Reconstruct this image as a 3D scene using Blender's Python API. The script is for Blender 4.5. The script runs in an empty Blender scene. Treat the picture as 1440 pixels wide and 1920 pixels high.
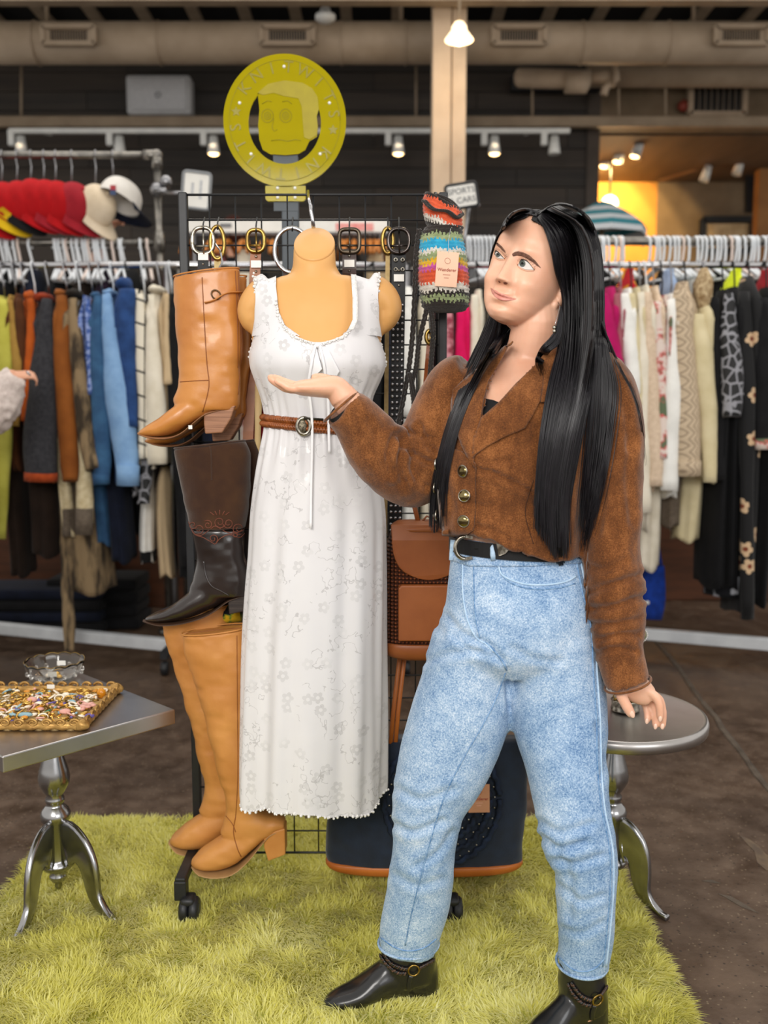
import bpy, bmesh, math, random
import numpy as np
from mathutils import Vector, Matrix, noise
from mathutils.bvhtree import BVHTree
from math import sin, cos, pi, radians, sqrt, atan2

SC = bpy.context.scene
COL = SC.collection
random.seed(7)
RNG = np.random.default_rng(7)

# ------------------------------------------------------------ camera
FPX, CX, CY = 1750.0, 720.0, 960.0
CAM_H, PITCH = 1.28, radians(6.5)
cam_data = bpy.data.cameras.new('camera')
cam = bpy.data.objects.new('camera', cam_data)
COL.objects.link(cam)
cam.location = (0, 0, CAM_H)
cam.rotation_euler = (pi / 2 - PITCH, 0, 0)
cam_data.sensor_fit = 'VERTICAL'
cam_data.sensor_height = 36.0
cam_data.lens = 36.0 * FPX / 1920.0
cam_data.clip_start = 0.05
cam_data.dof.use_dof = True
cam_data.dof.focus_distance = 2.02
cam_data.dof.aperture_fstop = 2.6
SC.camera = cam

# ------------------------------------------------------------ world, lights, exposure
w = bpy.data.worlds.new('shop_daylight')
SC.world = w
w.use_nodes = True
w.node_tree.nodes['Background'].inputs[0].default_value = (1.0, 0.96, 0.90, 1)
w.node_tree.nodes['Background'].inputs[1].default_value = 0.72

def area(name, loc, target, size, power, color):
    l = bpy.data.lights.new(name, 'AREA')
    l.shape = 'RECTANGLE'
    l.size, l.size_y = size
    l.energy = power
    l.color = color
    o = bpy.data.objects.new(name, l)
    COL.objects.link(o)
    o.location = loc
    o.rotation_euler = (Vector(target) - Vector(loc)).to_track_quat('-Z', 'Y').to_euler()
    return o

area('soft_key_light', (-0.75, -1.05, 2.4), (0.05, 2.1, 1.0), (1.5, 1.1), 62, (1.0, 0.965, 0.92))  # unseen key light, added to give the soft frontal flash light
area('front_fill_light', (2.6, -2.2, 2.3), (0.2, 3.0, 1.0), (2.4, 1.8), 50, (0.97, 0.98, 1.0))  # added fill light behind the camera, standing in for an unseen window
area('overhead_fill_light', (0.0, 5.0, 4.7), (0.0, 4.6, 0.0), (6.0, 2.0), 55, (1.0, 0.95, 0.88))  # unseen fill light added above the racks to brighten the back

SC.view_settings.view_transform = 'Standard'
SC.view_settings.look = 'None'
SC.view_settings.gamma = 1.0
SC.view_settings.use_curve_mapping = False
SC.view_settings.exposure = 0.38

# ------------------------------------------------------------ geometry helpers
_c, _s = cos(PITCH), sin(PITCH)

def P(px, py, Y):
    """point seen at pixel (px, py) at distance Y in front of the camera position"""
    a, b = (px - CX) / FPX, (CY - py) / FPX
    dy, dz = _c + b * _s, -_s + b * _c
    t = Y / dy
    return Vector((a * t, Y, CAM_H + dz * t))

def S(py, Y):
    b = (CY - py) / FPX
    return Y / (_c + b * _s) / FPX

def G(px, py, z=0.0):
    """point at height z seen at pixel"""
    a, b = (px - CX) / FPX, (CY - py) / FPX
    dy, dz = _c + b * _s, -_s + b * _c
    t = (z - CAM_H) / dz
    return Vector((a * t, dy * t, z))

def ray(px, py):
    a, b = (px - CX) / FPX, (CY - py) / FPX
    return Vector((a, _c + b * _s, -_s + b * _c)).normalized()

def project(v):
    """pixel of world points, (N,3) -> (N,2)"""
    v = np.asarray(v, dtype=float).reshape(-1, 3)
    dz = v[:, 2] - CAM_H
    depth = v[:, 1] * _c - dz * _s
    up = v[:, 1] * _s + dz * _c
    return np.stack([CX + FPX * v[:, 0] / depth, CY - FPX * up / depth], 1)

def lerp_table(tab, x):
    xs = [r[0] for r in tab]
    return [float(np.interp(x, xs, [r[k] for r in tab])) for k in range(1, len(tab[0]))]

def smooth_path(pts, n):
    """Catmull-Rom resample to n points; pts is a list of equal-length tuples"""
    A = np.array([list(p) for p in pts], dtype=float)
    m = len(A)
    if m < 3:
        t = np.linspace(0, 1, n)[:, None]
        return A[0] * (1 - t) + A[-1] * t
    E = np.vstack([2 * A[0] - A[1], A, 2 * A[-1] - A[-2]])
    out = []
    for u in np.linspace(0, m - 1, n):
        i = min(int(u), m - 2)
        f = u - i
        p0, p1, p2, p3 = E[i], E[i + 1], E[i + 2], E[i + 3]
        out.append(0.5 * ((2 * p1) + (-p0 + p2) * f + (2 * p0 - 5 * p1 + 4 * p2 - p3) * f * f + (-p0 + 3 * p1 - 3 * p2 + p3) * f ** 3))
    return np.array(out)

def vnoise(p, seed=0):
    """smooth value noise in [-1,1] for (N,3) points"""
    p = np.asarray(p, dtype=float) + seed * 17.31
    i = np.floor(p).astype(np.int64)
    f = p - i
    f = f * f * (3 - 2 * f)
    def h(x, y, z):
        n = (x * 374761393 + y * 668265263 + z * 2147483647 + 1013904223) & 0xFFFFFFFF
        n = ((n ^ (n >> 13)) * 1274126177) & 0xFFFFFFFF
        n = n ^ (n >> 16)
        return (n & 0xFFFF) / 32767.5 - 1.0
    r = 0
    for dx in (0, 1):
        for dy in (0, 1):
            for dz in (0, 1):
                wgt = (f[:, 0] if dx else 1 - f[:, 0]) * (f[:, 1] if dy else 1 - f[:, 1]) * (f[:, 2] if dz else 1 - f[:, 2])
                r = r + wgt * h(i[:, 0] + dx, i[:, 1] + dy, i[:, 2] + dz)
    return r

ORG = {}

class MB:
    """collects shapes in world coordinates and links them as one mesh object"""
    def __init__(self):
        self.v, self.f, self.m = [], [], []
    def add(self, verts, faces, mi=0):
        o = len(self.v)
        self.v.extend([tuple(x) for x in verts])
        for fc in faces:
            self.f.append(tuple(i + o for i in fc))
            self.m.append(mi)
        return self
    def rings(self, rings, cap=True, closed=True, mi=0, loop=False):
        n = len(rings[0])
        vs = [p for r in rings for p in r]
        fs = []
        R = len(rings)
        for i in range(R if loop else R - 1):
            a0, b0 = i * n, ((i + 1) % R) * n
            for j in range(n if closed else n - 1):
                k = (j + 1) % n
                fs.append((a0 + j, a0 + k, b0 + k, b0 + j))
        if cap and closed and not loop:
            vs.append(sum((Vector(p) for p in rings[0]), Vector()) / n)
            vs.append(sum((Vector(p) for p in rings[-1]), Vector()) / n)
            ca, cb = len(vs) - 2, len(vs) - 1
            for j in range(n):
                k = (j + 1) % n
                fs.append((ca, k, j))
                fs.append((cb, (R - 1) * n + j, (R - 1) * n + k))
        return self.add(vs, fs, mi)
    def tube(self, pts, r, seg=8, cap=True, mi=0, flat=1.0, up=None, loop=False):
        pts = [Vector(p) for p in pts]
        n = len(pts)
        rr = [r] * n if not hasattr(r, '__len__') else list(r)
        rings = []
        u_prev = None
        for i, p in enumerate(pts):
            if loop:
                t = (pts[(i + 1) % n] - pts[i - 1])
            else:
                t = pts[min(i + 1, n - 1)] - pts[max(i - 1, 0)]
            t = t.normalized() if t.length > 1e-9 else Vector((0, 0, 1))
            if u_prev is None:
                ref = Vector(up) if up is not None else (Vector((0, 0, 1)) if abs(t.z) < 0.9 else Vector((1, 0, 0)))
                u = t.cross(ref)
                if u.length < 1e-6:
                    u = t.cross(Vector((0, 1, 0)))
                u.normalize()
            else:
                u = u_prev - t * u_prev.dot(t)
                u.normalize()
            u_prev = u
            v = t.cross(u)
            rings.append([p + u * (rr[i] * cos(2 * pi * k / seg)) + v * (rr[i] * flat * sin(2 * pi * k / seg)) for k in range(seg)])
        return self.rings(rings, cap=cap, mi=mi, loop=loop)
    def torus(self, c, axis, R, r, seg=28, sub=8, mi=0, squash=1.0, a0=0, a1=2 * pi, right=None):
        c = Vector(c)
        axis = Vector(axis).normalized()
        x = Vector(right) if right is not None else axis.orthogonal()
        x = (x - axis * x.dot(axis)).normalized()
        y = axis.cross(x)
        full = abs(a1 - a0) > 6.28
        n = seg if full else seg + 1
        pts = [c + x * R * cos(a0 + (a1 - a0) * k / seg) + y * R * squash * sin(a0 + (a1 - a0) * k / seg) for k in range(n)]
        return self.tube(pts, r, sub, cap=not full, mi=mi, up=axis, loop=full)
    def box(self, c, size, rot=None, mi=0):
        c = Vector(c)
        hx, hy, hz = size[0] / 2, size[1] / 2, size[2] / 2
        vs = [Vector((x, y, z)) for x in (-hx, hx) for y in (-hy, hy) for z in (-hz, hz)]
        if rot is not None:
            M = rot if isinstance(rot, Matrix) else Matrix.Rotation(rot, 3, 'Z')
            vs = [M @ v for v in vs]
        return self.add([v + c for v in vs], [(0, 1, 3, 2), (4, 6, 7, 5), (0, 4, 5, 1), (2, 3, 7, 6), (0, 2, 6, 4), (1, 5, 7, 3)], mi)
    def bar(self, a, b, wx, wy, mi=0, up=(0, 1, 0)):
        a, b = Vector(a), Vector(b)
        t = (b - a).normalized()
        u = t.cross(Vector(up))
        if u.length < 1e-5:
            u = t.cross(Vector((1, 0, 0)))
        u.normalize()
        v = t.cross(u)
        ring = lambda p: [p + u * (sx * wx / 2) + v * (sy * wy / 2) for sx, sy in ((-1, -1), (1, -1), (1, 1), (-1, 1))]
        vs = ring(a) + ring(b)
        return self.add(vs, [(3, 2, 1, 0), (4, 5, 6, 7), (0, 1, 5, 4), (1, 2, 6, 5), (2, 3, 7, 6), (3, 0, 4, 7)], mi)
    def lathe(self, prof, c, seg=32, axis='Z', mi=0, M=None):
        c = Vector(c)
        rings = []
        for r, h in prof:
            r = max(r, 1e-5)
            ring = []
            for k in range(seg):
                a = 2 * pi * k / seg
                v = Vector((r * cos(a), r * sin(a), h))
                if M is not None:
                    v = M @ v
                elif axis == 'Y':
                    v = Vector((v.x, v.z, v.y))
                elif axis == 'X':
                    v = Vector((v.z, v.x, v.y))
                ring.append(c + v)
            rings.append(ring)
        return self.rings(rings, mi=mi)
    def prism(self, pts, off, mi=0):
        off = Vector(off)
        n = len(pts)
        a = [Vector(p) for p in pts]
        vs = a + [p + off for p in a]
        fs = [tuple(range(n - 1, -1, -1)), tuple(range(n, 2 * n))]
        fs += [(i, (i + 1) % n, n + (i + 1) % n, n + i) for i in range(n)]
        return self.add(vs, fs, mi)
    def ball(self, c, r, seg=12, rg=8, mi=0, M=None):
        c = Vector(c)
        if not hasattr(r, '__len__'):
            r = (r, r, r)
        rings = []
        for i in range(rg + 1):
            a = pi * i / rg
            ring = []
            for k in range(seg):
                b = 2 * pi * k / seg
                v = Vector((r[0] * max(sin(a), 1e-4) * cos(b), r[1] * max(sin(a), 1e-4) * sin(b), r[2] * cos(a)))
                if M is not None:
                    v = M @ v
                ring.append(c + v)
            rings.append(ring)
        return self.rings(rings, cap=False, mi=mi)
    def sec(self, secs, seg=24, e=2.0, cap=True, mi=0, n=None):
        """loft of pixel sections (px, py, Y, half_width_px, half_depth_m); rings lie across the path"""
        A = smooth_path(secs, n) if n else np.array(secs, dtype=float)
        C = [P(a[0], a[1], a[2]) for a in A]
        rings = []
        for i, a in enumerate(A):
            t = (C[min(i + 1, len(C) - 1)] - C[max(i - 1, 0)]).normalized()
            u = t.cross(Vector((0, 1, 0)))
            u = u.normalized() if u.length > 1e-4 else Vector((1, 0, 0))
            v = u.cross(t).normalized()
            hw = a[3] * S(a[1], a[2])
            ring = []
            for k in range(seg):
                th = 2 * pi * k / seg
                cx, sx = cos(th), sin(th)
                x = math.copysign(abs(cx) ** (2 / e), cx)
                y = math.copysign(abs(sx) ** (2 / e), sx)
                ring.append(C[i] + u * (hw * x) + v * (a[4] * y))
            rings.append(ring)
        return self.rings(rings, cap=cap, mi=mi)
    def hsec(self, secs, seg=48, e=2.0, cap=True, mi=0, n=None):
        """loft of level rings given by silhouettes (py, left_px, right_px, Y, half_depth_m)"""
        A = smooth_path(secs, n) if n else np.array(secs, dtype=float)
        rings = []
        for a in A:
            c = P((a[1] + a[2]) / 2, a[0], a[3])
            hw = (a[2] - a[1]) / 2 * S(a[0], a[3])
            ring = []
            for k in range(seg):
                th = 2 * pi * k / seg
                cx, sx = cos(th), sin(th)
                ring.append(c + Vector((hw * math.copysign(abs(cx) ** (2 / e), cx), a[4] * math.copysign(abs(sx) ** (2 / e), sx), 0)))
            rings.append(ring)
        return self.rings(rings, cap=cap, mi=mi)
    def build(self, name, mat, parent=None, smooth=True, bevel=0.0, remesh=0.0, relax=0, disp=None, org=None, solid=0.0, subsurf=0):
        V = np.array([tuple(v) for v in self.v], dtype=float)
        if parent is not None:
            o0 = ORG[parent.name]
        elif org is not None:
            o0 = Vector(org)
        else:
            lo, hi = V.min(0), V.max(0)
            o0 = Vector(((lo[0] + hi[0]) / 2, (lo[1] + hi[1]) / 2, lo[2]))
        me = bpy.data.meshes.new(name)
        me.from_pydata([tuple(v) for v in (V - np.array(o0))], [], self.f)
        if max(self.m, default=0) > 0:
            me.polygons.foreach_set('material_index', self.m)
        for mm in (mat if isinstance(mat, (list, tuple)) else [mat]):
            me.materials.append(mm)
        bm = bmesh.new()
        bm.from_mesh(me)
        bmesh.ops.recalc_face_normals(bm, faces=bm.faces)
        bm.to_mesh(me)
        bm.free()
        ob = bpy.data.objects.new(name, me)
        COL.objects.link(ob)
        if remesh or solid or subsurf or bevel:
            if bevel:
                md = ob.modifiers.new('b', 'BEVEL')
                md.width, md.segments, md.limit_method = bevel, 2, 'ANGLE'
                md.angle_limit = radians(40)
            if solid:
                md = ob.modifiers.new('s', 'SOLIDIFY')
                md.thickness, md.offset = solid, 0
            if subsurf:
                md = ob.modifiers.new('u', 'SUBSURF')
                md.levels = md.render_levels = subsurf
            if remesh:
                md = ob.modifiers.new('r', 'REMESH')
                md.mode, md.voxel_size = 'VOXEL', remesh
            if relax:
                md = ob.modifiers.new('sm', 'SMOOTH')
                md.factor, md.iterations = 0.5, relax
            dg = bpy.context.evaluated_depsgraph_get()
            me2 = bpy.data.meshes.new_from_object(ob.evaluated_get(dg))
            ob.modifiers.clear()
            ob.data = me2
            bpy.data.meshes.remove(me)
            me = me2
            me.name = name
        if disp is not None:
            n = len(me.vertices)
            co = np.empty(n * 3); me.vertices.foreach_get('co', co); co = co.reshape(-1, 3)
            no = np.empty(n * 3); me.vertices.foreach_get('normal', no); no = no.reshape(-1, 3)
            me.vertices.foreach_set('co', (disp(co + np.array(o0), no) - np.array(o0)).ravel())
            me.update()
        me.polygons.foreach_set('use_smooth', [bool(smooth)] * len(me.polygons))
        if smooth == 'auto':
            me.set_sharp_from_angle(angle=radians(38))
        if parent is not None:
            ob.parent = parent
            ORG[ob.name] = o0
        else:
            ob.location = o0
            ORG[ob.name] = o0
        return ob

def thing(name, label, cat, loc, group=None):
    o = bpy.data.objects.new(name, None)
    COL.objects.link(o)
    o.empty_display_size = 0.05
    o.location = loc
    ORG[o.name] = Vector(loc)
    return tag(o, label, cat, group)

def tag(o, label=None, cat=None, group=None, kind=None):
    if label: o['label'] = label
    if cat: o['category'] = cat
    if group: o['group'] = group
    if kind: o['kind'] = kind
    return o

def struct(o, label=None):
    o['kind'] = 'structure'
    if label: o['label'] = label
    return o

def copy_tree(o, parent=None):
    c = o.copy()
    COL.objects.link(c)
    c.parent = parent
    ORG[c.name] = ORG.get(o.name, Vector())
    for ch in list(o.children):
        copy_tree(ch, c)
    return c

class Surf:
    """ray casts onto built meshes, to lay seams and trims on them"""
    def __init__(self, *obs):
        vs, fs = [], []
        for ob in obs:
            o0 = Vector(ORG[ob.name])
            k = len(vs)
            vs += [v.co + o0 for v in ob.data.vertices]
            fs += [tuple(i + k for i in p.vertices) for p in ob.data.polygons]
        self.t = BVHTree.FromPolygons(vs, fs)
    def at(self, px, py, lift=0.0):
        h = self.t.ray_cast(Vector((0, 0, CAM_H)), ray(px, py))
        if h[0] is None:
            return None
        n = h[1] if h[1].y < 0 else h[1]
        if n.dot(ray(px, py)) > 0:
            n = -n
        return h[0] + n * lift
    def normal(self, px, py):
        h = self.t.ray_cast(Vector((0, 0, CAM_H)), ray(px, py))
        if h[0] is None:
            return Vector((0, -1, 0))
        return h[1] if h[1].dot(ray(px, py)) < 0 else -h[1]
    def path(self, pts, n, lift=0.0):
        A = smooth_path(pts, n)
        out = [self.at(a[0], a[1], lift) for a in A]
        return [p for p in out if p is not None]
    def near(self, co, lift=0.0):
        h = self.t.find_nearest(Vector(co))
        return h[0] + h[1] * lift, h[1]

# ------------------------------------------------------------ materials
def lin(c):
    if isinstance(c, str):
        c = c.lstrip('#')
        c = [int(c[i:i + 2], 16) / 255 for i in (0, 2, 4)]
        return tuple(x / 12.92 if x <= 0.04045 else ((x + 0.055) / 1.055) ** 2.4 for x in c) + (1.0,)
    return tuple(c) + ((1.0,) if len(c) == 3 else ())

MATS = {}

class NT:
    def __init__(self, m):
        self.t = m.node_tree
    def n(self, kind, **kw):
        x = self.t.nodes.new(kind)
        for k, v in kw.items():
            setattr(x, k, v)
        return x
    def l(self, a, b):
        self.t.links.new(a, b)
    def math(self, op, a, b=None, c=None):
        x = self.n('ShaderNodeMath', operation=op)
        for i, q in enumerate((a, b, c)):
            if q is None: continue
            if isinstance(q, (int, float)): x.inputs[i].default_value = q
            else: self.l(q, x.inputs[i])
        return x.outputs[0]
    def mix(self, fac, a, b):
        x = self.n('ShaderNodeMix', data_type='RGBA')
        for i, q in ((0, fac), (6, a), (7, b)):
            if isinstance(q, (int, float)): x.inputs[i].default_value = q
            elif isinstance(q, tuple): x.inputs[i].default_value = q
            else: self.l(q, x.inputs[i])
        return x.outputs[2]
    def ramp(self, fac, stops):
        x = self.n('ShaderNodeValToRGB')
        e = x.color_ramp.elements
        while len(e) < len(stops): e.new(0.5)
        for k, (p, c) in enumerate(stops):
            e[k].position = p
            e[k].color = lin(c) if not isinstance(c, (int, float)) else (c, c, c, 1)
        self.l(fac, x.inputs[0])
        return x.outputs[0]
    def noise(self, vec, scale, detail=4, rough=0.55, dist=0.0):
        x = self.n('ShaderNodeTexNoise')
        x.inputs['Scale'].default_value = scale
        x.inputs['Detail'].default_value = detail
        x.inputs['Roughness'].default_value = rough
        x.inputs['Distortion'].default_value = dist
        if vec is not None: self.l(vec, x.inputs['Vector'])
        return x.outputs['Fac']
    def coord(self, stretch=(1, 1, 1), rot=(0, 0, 0), which='Object'):
        tc = self.n('ShaderNodeTexCoord')
        mp = self.n('ShaderNodeMapping')
        mp.inputs['Scale'].default_value = stretch
        mp.inputs['Rotation'].default_value = rot
        self.l(tc.outputs[which], mp.inputs['Vector'])
        return mp.outputs[0]
    def bump(self, h, strength, dist=0.01, normal=None):
        x = self.n('ShaderNodeBump')
        x.inputs['Strength'].default_value = strength
        x.inputs['Distance'].default_value = dist
        self.l(h, x.inputs['Height'])
        if normal is not None: self.l(normal, x.inputs['Normal'])
        return x.outputs[0]

def base(name, rough=0.5, metal=0.0, spec=0.5, sheen=0.0):
    m = bpy.data.materials.new(name)
    m.use_nodes = True
    b = m.node_tree.nodes['Principled BSDF']
    b.inputs['Roughness'].default_value = rough
    b.inputs['Metallic'].default_value = metal
    b.inputs['Specular IOR Level'].default_value = spec
    if sheen:
        b.inputs['Sheen Weight'].default_value = sheen
        b.inputs['Sheen Roughness'].default_value = 0.5
    MATS[name] = m
    return m, NT(m), b

def mat(name, c1, c2=None, scale=12, lo=0.35, hi=0.65, detail=4, rough=0.6, metal=0.0, spec=0.4, bump=0.0, bscale=200, bdist=0.002, sheen=0.0, stretch=(1, 1, 1), c3=None, fine=0, trans=0.0, ior=1.45, sss=0.0, coat=0.0, emit=0.0, alpha=1.0):
    if name in MATS: return MATS[name]
    m, t, b = base(name, rough, metal, spec, sheen)
    co = t.coord(stretch)
    if c2 is not None:
        f = t.noise(co, scale, detail)
        st = [(lo, c1), (hi, c2)] if c3 is None else [(lo, c1), ((lo + hi) / 2, c2), (hi, c3)]
        col = t.ramp(f, st)
        if fine:
            f2 = t.noise(co, fine, 2)
            col = t.mix(t.math('MULTIPLY', f2, 0.5), col, lin(c1))
        t.l(col, b.inputs['Base Color'])
    else:
        f = t.noise(co, scale, 3)
        c = lin(c1)
        d = tuple(x * 0.86 for x in c[:3]) + (1,)
        t.l(t.mix(f, c, d), b.inputs['Base Color'])
    if bump:
        t.l(t.bump(t.noise(co, bscale, 3), bump, bdist), b.inputs['Normal'])
    if trans:
        b.inputs['Transmission Weight'].default_value = trans
        b.inputs['IOR'].default_value = ior
    if sss:
        b.inputs['Subsurface Weight'].default_value = sss
        b.inputs['Subsurface Radius'].default_value = (0.02, 0.008, 0.004)
        b.inputs['Subsurface Scale'].default_value = 0.5
    if coat:
        b.inputs['Coat Weight'].default_value = coat
        b.inputs['Coat Roughness'].default_value = 0.1
    if emit:
        b.inputs['Emission Color'].default_value = lin(c1)
        b.inputs['Emission Strength'].default_value = emit
    if alpha < 1:
        b.inputs['Alpha'].default_value = alpha
    return m

CHROME = mat('polished_chrome', '#c9c9cb', '#b5b5b9', 8, rough=0.12, metal=1.0)
STEEL = mat('brushed_steel', '#9a9a9c', '#8a8a8e', 30, rough=0.3, metal=1.0)
BLACKM = mat('black_powder_coat', '#17181a', '#1e1f22', 40, rough=0.45, spec=0.4)
BRASS = mat('aged_brass', '#a98a4a', '#6f5a30', 60, rough=0.3, metal=1.0)
SILVER = mat('antique_silver', '#b9b4a8', '#6d665a', 90, rough=0.28, metal=1.0)
WHITEP = mat('white_plastic', '#dcdcd8', '#cfd0ce', 10, rough=0.4)
PAPER = mat('white_paper', '#eceae4', '#e2e0da', 10, rough=0.8)
# ============================================================ the setting
def plane_box(name, lo, hi, m, parent=None, bevel=0.0):
    c = [(a + b) / 2 for a, b in zip(lo, hi)]
    s = [abs(b - a) for a, b in zip(lo, hi)]
    return MB().box(c, s).build(name, m, parent, smooth=False, bevel=bevel)

# --- floor: worn brown concrete
m, t, b = base('worn_concrete', 0.42, 0, 0.5)
co = t.coord()
big = t.noise(co, 1.3, 6, 0.62, 0.4)
mid = t.noise(co, 9, 6, 0.65)
col = t.ramp(t.math('ADD', t.math('MULTIPLY', big, 0.55), t.math('MULTIPLY', mid, 0.45)), [(0.34, '#31241b'), (0.5, '#4e3d30'), (0.66, '#675444')])
vor = t.n('ShaderNodeTexVoronoi')
vor.inputs['Scale'].default_value = 95
t.l(co, vor.inputs['Vector'])
vsep = t.n('ShaderNodeSeparateColor'); t.l(vor.outputs['Color'], vsep.inputs[0])
speck = t.math('MULTIPLY', t.math('LESS_THAN', vor.outputs['Distance'], 0.26), t.math('GREATER_THAN', vsep.outputs[0], 0.78))
col = t.mix(t.math('MULTIPLY', speck, 0.55), col, lin('#86755f'))
speck2 = t.math('MULTIPLY', t.math('LESS_THAN', vor.outputs['Distance'], 0.3), t.math('LESS_THAN', vsep.outputs[0], 0.16))
col = t.mix(t.math('MULTIPLY', speck2, 0.6), col, lin('#15110f'))
t.l(col, b.inputs['Base Color'])
t.l(t.ramp(mid, [(0.3, 0.3), (0.7, 0.6)]), b.inputs['Roughness'])
t.l(t.bump(t.noise(co, 60, 5), 0.25, 0.004), b.inputs['Normal'])
CONC = m
floor = struct(plane_box('floor', (-7, -4, -0.1), (8, 14, 0.0), CONC), 'worn brown concrete shop floor')
JOINT = mat('concrete_filler', '#5e5347', '#43392f', 14, rough=0.7)
jb = MB()
pa, pb = G(1215, 1180), G(1560, 1640)
jp = [pa.lerp(pb, k / 24) + Vector((0.012 * vnoise([[k * 0.7, 1, 2]])[0], 0, 0)) for k in range(25)]
jb.tube([p + Vector((0, 0, 0.0005)) for p in jp], [0.010 + 0.007 * abs(float(vnoise([[k * 0.9, 5, 2]])[0])) for k in range(25)], 6, flat=0.16, up=(0, 0, 1))
jb.build('joint_filler', JOINT, floor)
PATCH = mat('pale_floor_mend', '#6f5d48', '#54463a', 20, rough=0.75)
def floor_patch(pts, m):
    c = [G(x, y, 0.0) for x, y in pts]
    MB().prism(c, (0, 0, 0.0015)).build('floor_patch', m, floor, smooth=False)
floor_patch([(1386, 1566), (1398, 1580), (1414, 1596), (1420, 1618), (1436, 1632), (1452, 1634), (1452, 1612), (1436, 1602), (1424, 1588), (1408, 1576)], PATCH)
floor_patch([(1346, 1676), (1358, 1682), (1388, 1700), (1422, 1713), (1400, 1698), (1372, 1682)], JOINT)
floor_patch([(1316, 1652), (1330, 1655), (1352, 1657), (1334, 1650)], JOINT)

# --- back wall of dark boards
WALLC = mat('dark_wall_backing', '#1a1714', '#151311', 6, rough=0.8)
BY = 9.5
def wx(px, Y=BY, py=230):
    return P(px, py, Y).x
edge_x = wx(1105)
wall = struct(plane_box('wall_back', (-6.6, BY + 0.02, 0), (edge_x, BY + 0.18, 4.95), WALLC), 'dark horizontal board wall at the back of the shop')
PL = [mat('dark_board_%d' % k, a, bb, 3, rough=0.62, stretch=(0.35, 1, 8), bump=0.2, bscale=40) for k, (a, bb) in enumerate((('#2d2824', '#3a332d'), ('#26221f', '#332d28'), ('#322b26', '#40372f')))]
z = 0.0
row = 0
pm = {}
while z < 4.8:
    x = -6.6 - 0.4 * (row % 3)
    while x < edge_x:
        L = [1.9, 2.6, 2.3][(row * 7 + int(x * 3)) % 3]
        x0, x1 = max(x, -6.6), min(x + L, edge_x)
        if x1 - x0 > 0.12 and wx(-60) < x1:
            plane_box('plank', (x0 + 0.003, BY - 0.002 - 0.006 * ((row + int(x * 5)) % 3), z + 0.004), (x1 - 0.003, BY + 0.03, z + 0.176), PL[(row + int(x * 10)) % 3], wall)
        x += L
    z += 0.18
    row += 1
struct(plane_box('trim_1', (edge_x - 0.02, BY - 0.03, 0), (edge_x + 0.1, BY + 0.2, 4.94), mat('grey_brown_paint', '#4a4038', '#40372f', 5, rough=0.6)), 'vertical brown trim at the end of the board wall')
# --- side walls, ceiling deck
BEIGE = mat('beige_wall_paint', '#a08c78', '#948069', 3, rough=0.75)
DARKC = mat('black_ceiling_paint', '#0b0a0a', '#0f0e0d', 4, rough=0.9)
struct(plane_box('ceiling', (-6.7, 6.6, 4.95), (7.7, 14, 5.05), DARKC), 'black roof deck above the joists')
# --- ceiling joists running away from the viewer
JM = mat('tan_steel_paint', '#9c8a74', '#8c7a65', 5, rough=0.6)
for k in range(-11, 13):
    jx = k * 0.47 + 0.12
    o = MB().bar((jx, 7.02, 4.89), (jx, 9.48, 4.89), 0.05, 0.10, up=(1, 0, 0)).build('ceiling_joist', JM, smooth=False)
    tag(o, 'tan steel joist under the black roof deck above the duct', 'joist', 'steel roof joists')
o = plane_box('ceiling_beam', (-6.6, 6.9, P(0, 12, 7.0).z), (7.6, 7.0, P(0, 12, 7.0).z + 0.22), JM)
tag(o, 'wide tan cross beam along the top of the picture', 'beam')
# --- low beam / pipe run across the back wall and the opening
o = MB().bar((-6.6, 9.2, P(0, 229, 9.2).z), (7.6, 9.2, P(0, 229, 9.2).z), 0.095, 0.095).build('conduit_beam', JM, smooth=False, bevel=0.015)
tag(o, 'long beige square beam running across the back wall below the duct', 'beam')
# --- main duct
DUCT = mat('beige_duct_paint', '#a8957f', '#98856f', 4, rough=0.55)
dY = 8.0
dc = P(720, 81, dY)
dr = 37 * S(81, dY)
duct = thing('ventilation_duct', 'big round beige ventilation duct under the roof with wall grilles', 'duct', (0, dY, dc.z - dr))
MB().tube([(-6.6, dY, dc.z), (7.6, dY, dc.z)], dr, 28).build('duct_pipe', DUCT, duct)
for px in (-290, 70, 300, 640, 760, 1090, 1250, 1500):
    c = P(px, 81, dY)
    MB().torus((c.x, dY, dc.z), (1, 0, 0), dr + 0.002, 0.008, 32, 6).build('seam_band', DUCT, duct)
GRD = mat('grille_dark', '#2b2622', '#231f1c', 6, rough=0.6)
for px in (132, 540, 972, 1386):
    c = P(px, 70, dY - dr) + Vector((0, -0.04, 0))
    s = S(70, dY - dr)
    g = MB()
    ww, hh = 48 * s, 15 * s
    for a, bb in (((-ww, -hh), (ww, -hh)), ((-ww, hh), (ww, hh)), ((-ww, -hh), (-ww, hh)), ((ww, -hh), (ww, hh))):
        g.bar((c.x + a[0], c.y, c.z + a[1]), (c.x + bb[0], c.y, c.z + bb[1]), 0.035, 0.05)
    gr = g.build('grille_frame', DUCT, duct, smooth=False)
    MB().box((c.x, c.y + 0.025, c.z), (ww * 1.9, 0.02, hh * 1.9)).build('grille_back', GRD, gr, smooth=False)
    g = MB()
    for k in range(15):
        xx = c.x - ww * 0.72 + k * ww * 1.44 / 14
        g.box((xx, c.y + 0.008, c.z), (0.004, 0.03, hh * 1.3))
    for k in (-1, 1):
        g.box((c.x, c.y + 0.004, c.z + k * hh * 0.8), (ww * 1.7, 0.02, hh * 0.3))
        g.box((c.x + k * ww * 0.86, c.y + 0.004, c.z), (ww * 0.24, 0.02, hh * 1.8))
    g.build('grille_fins', DUCT, gr, smooth=False)
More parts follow.
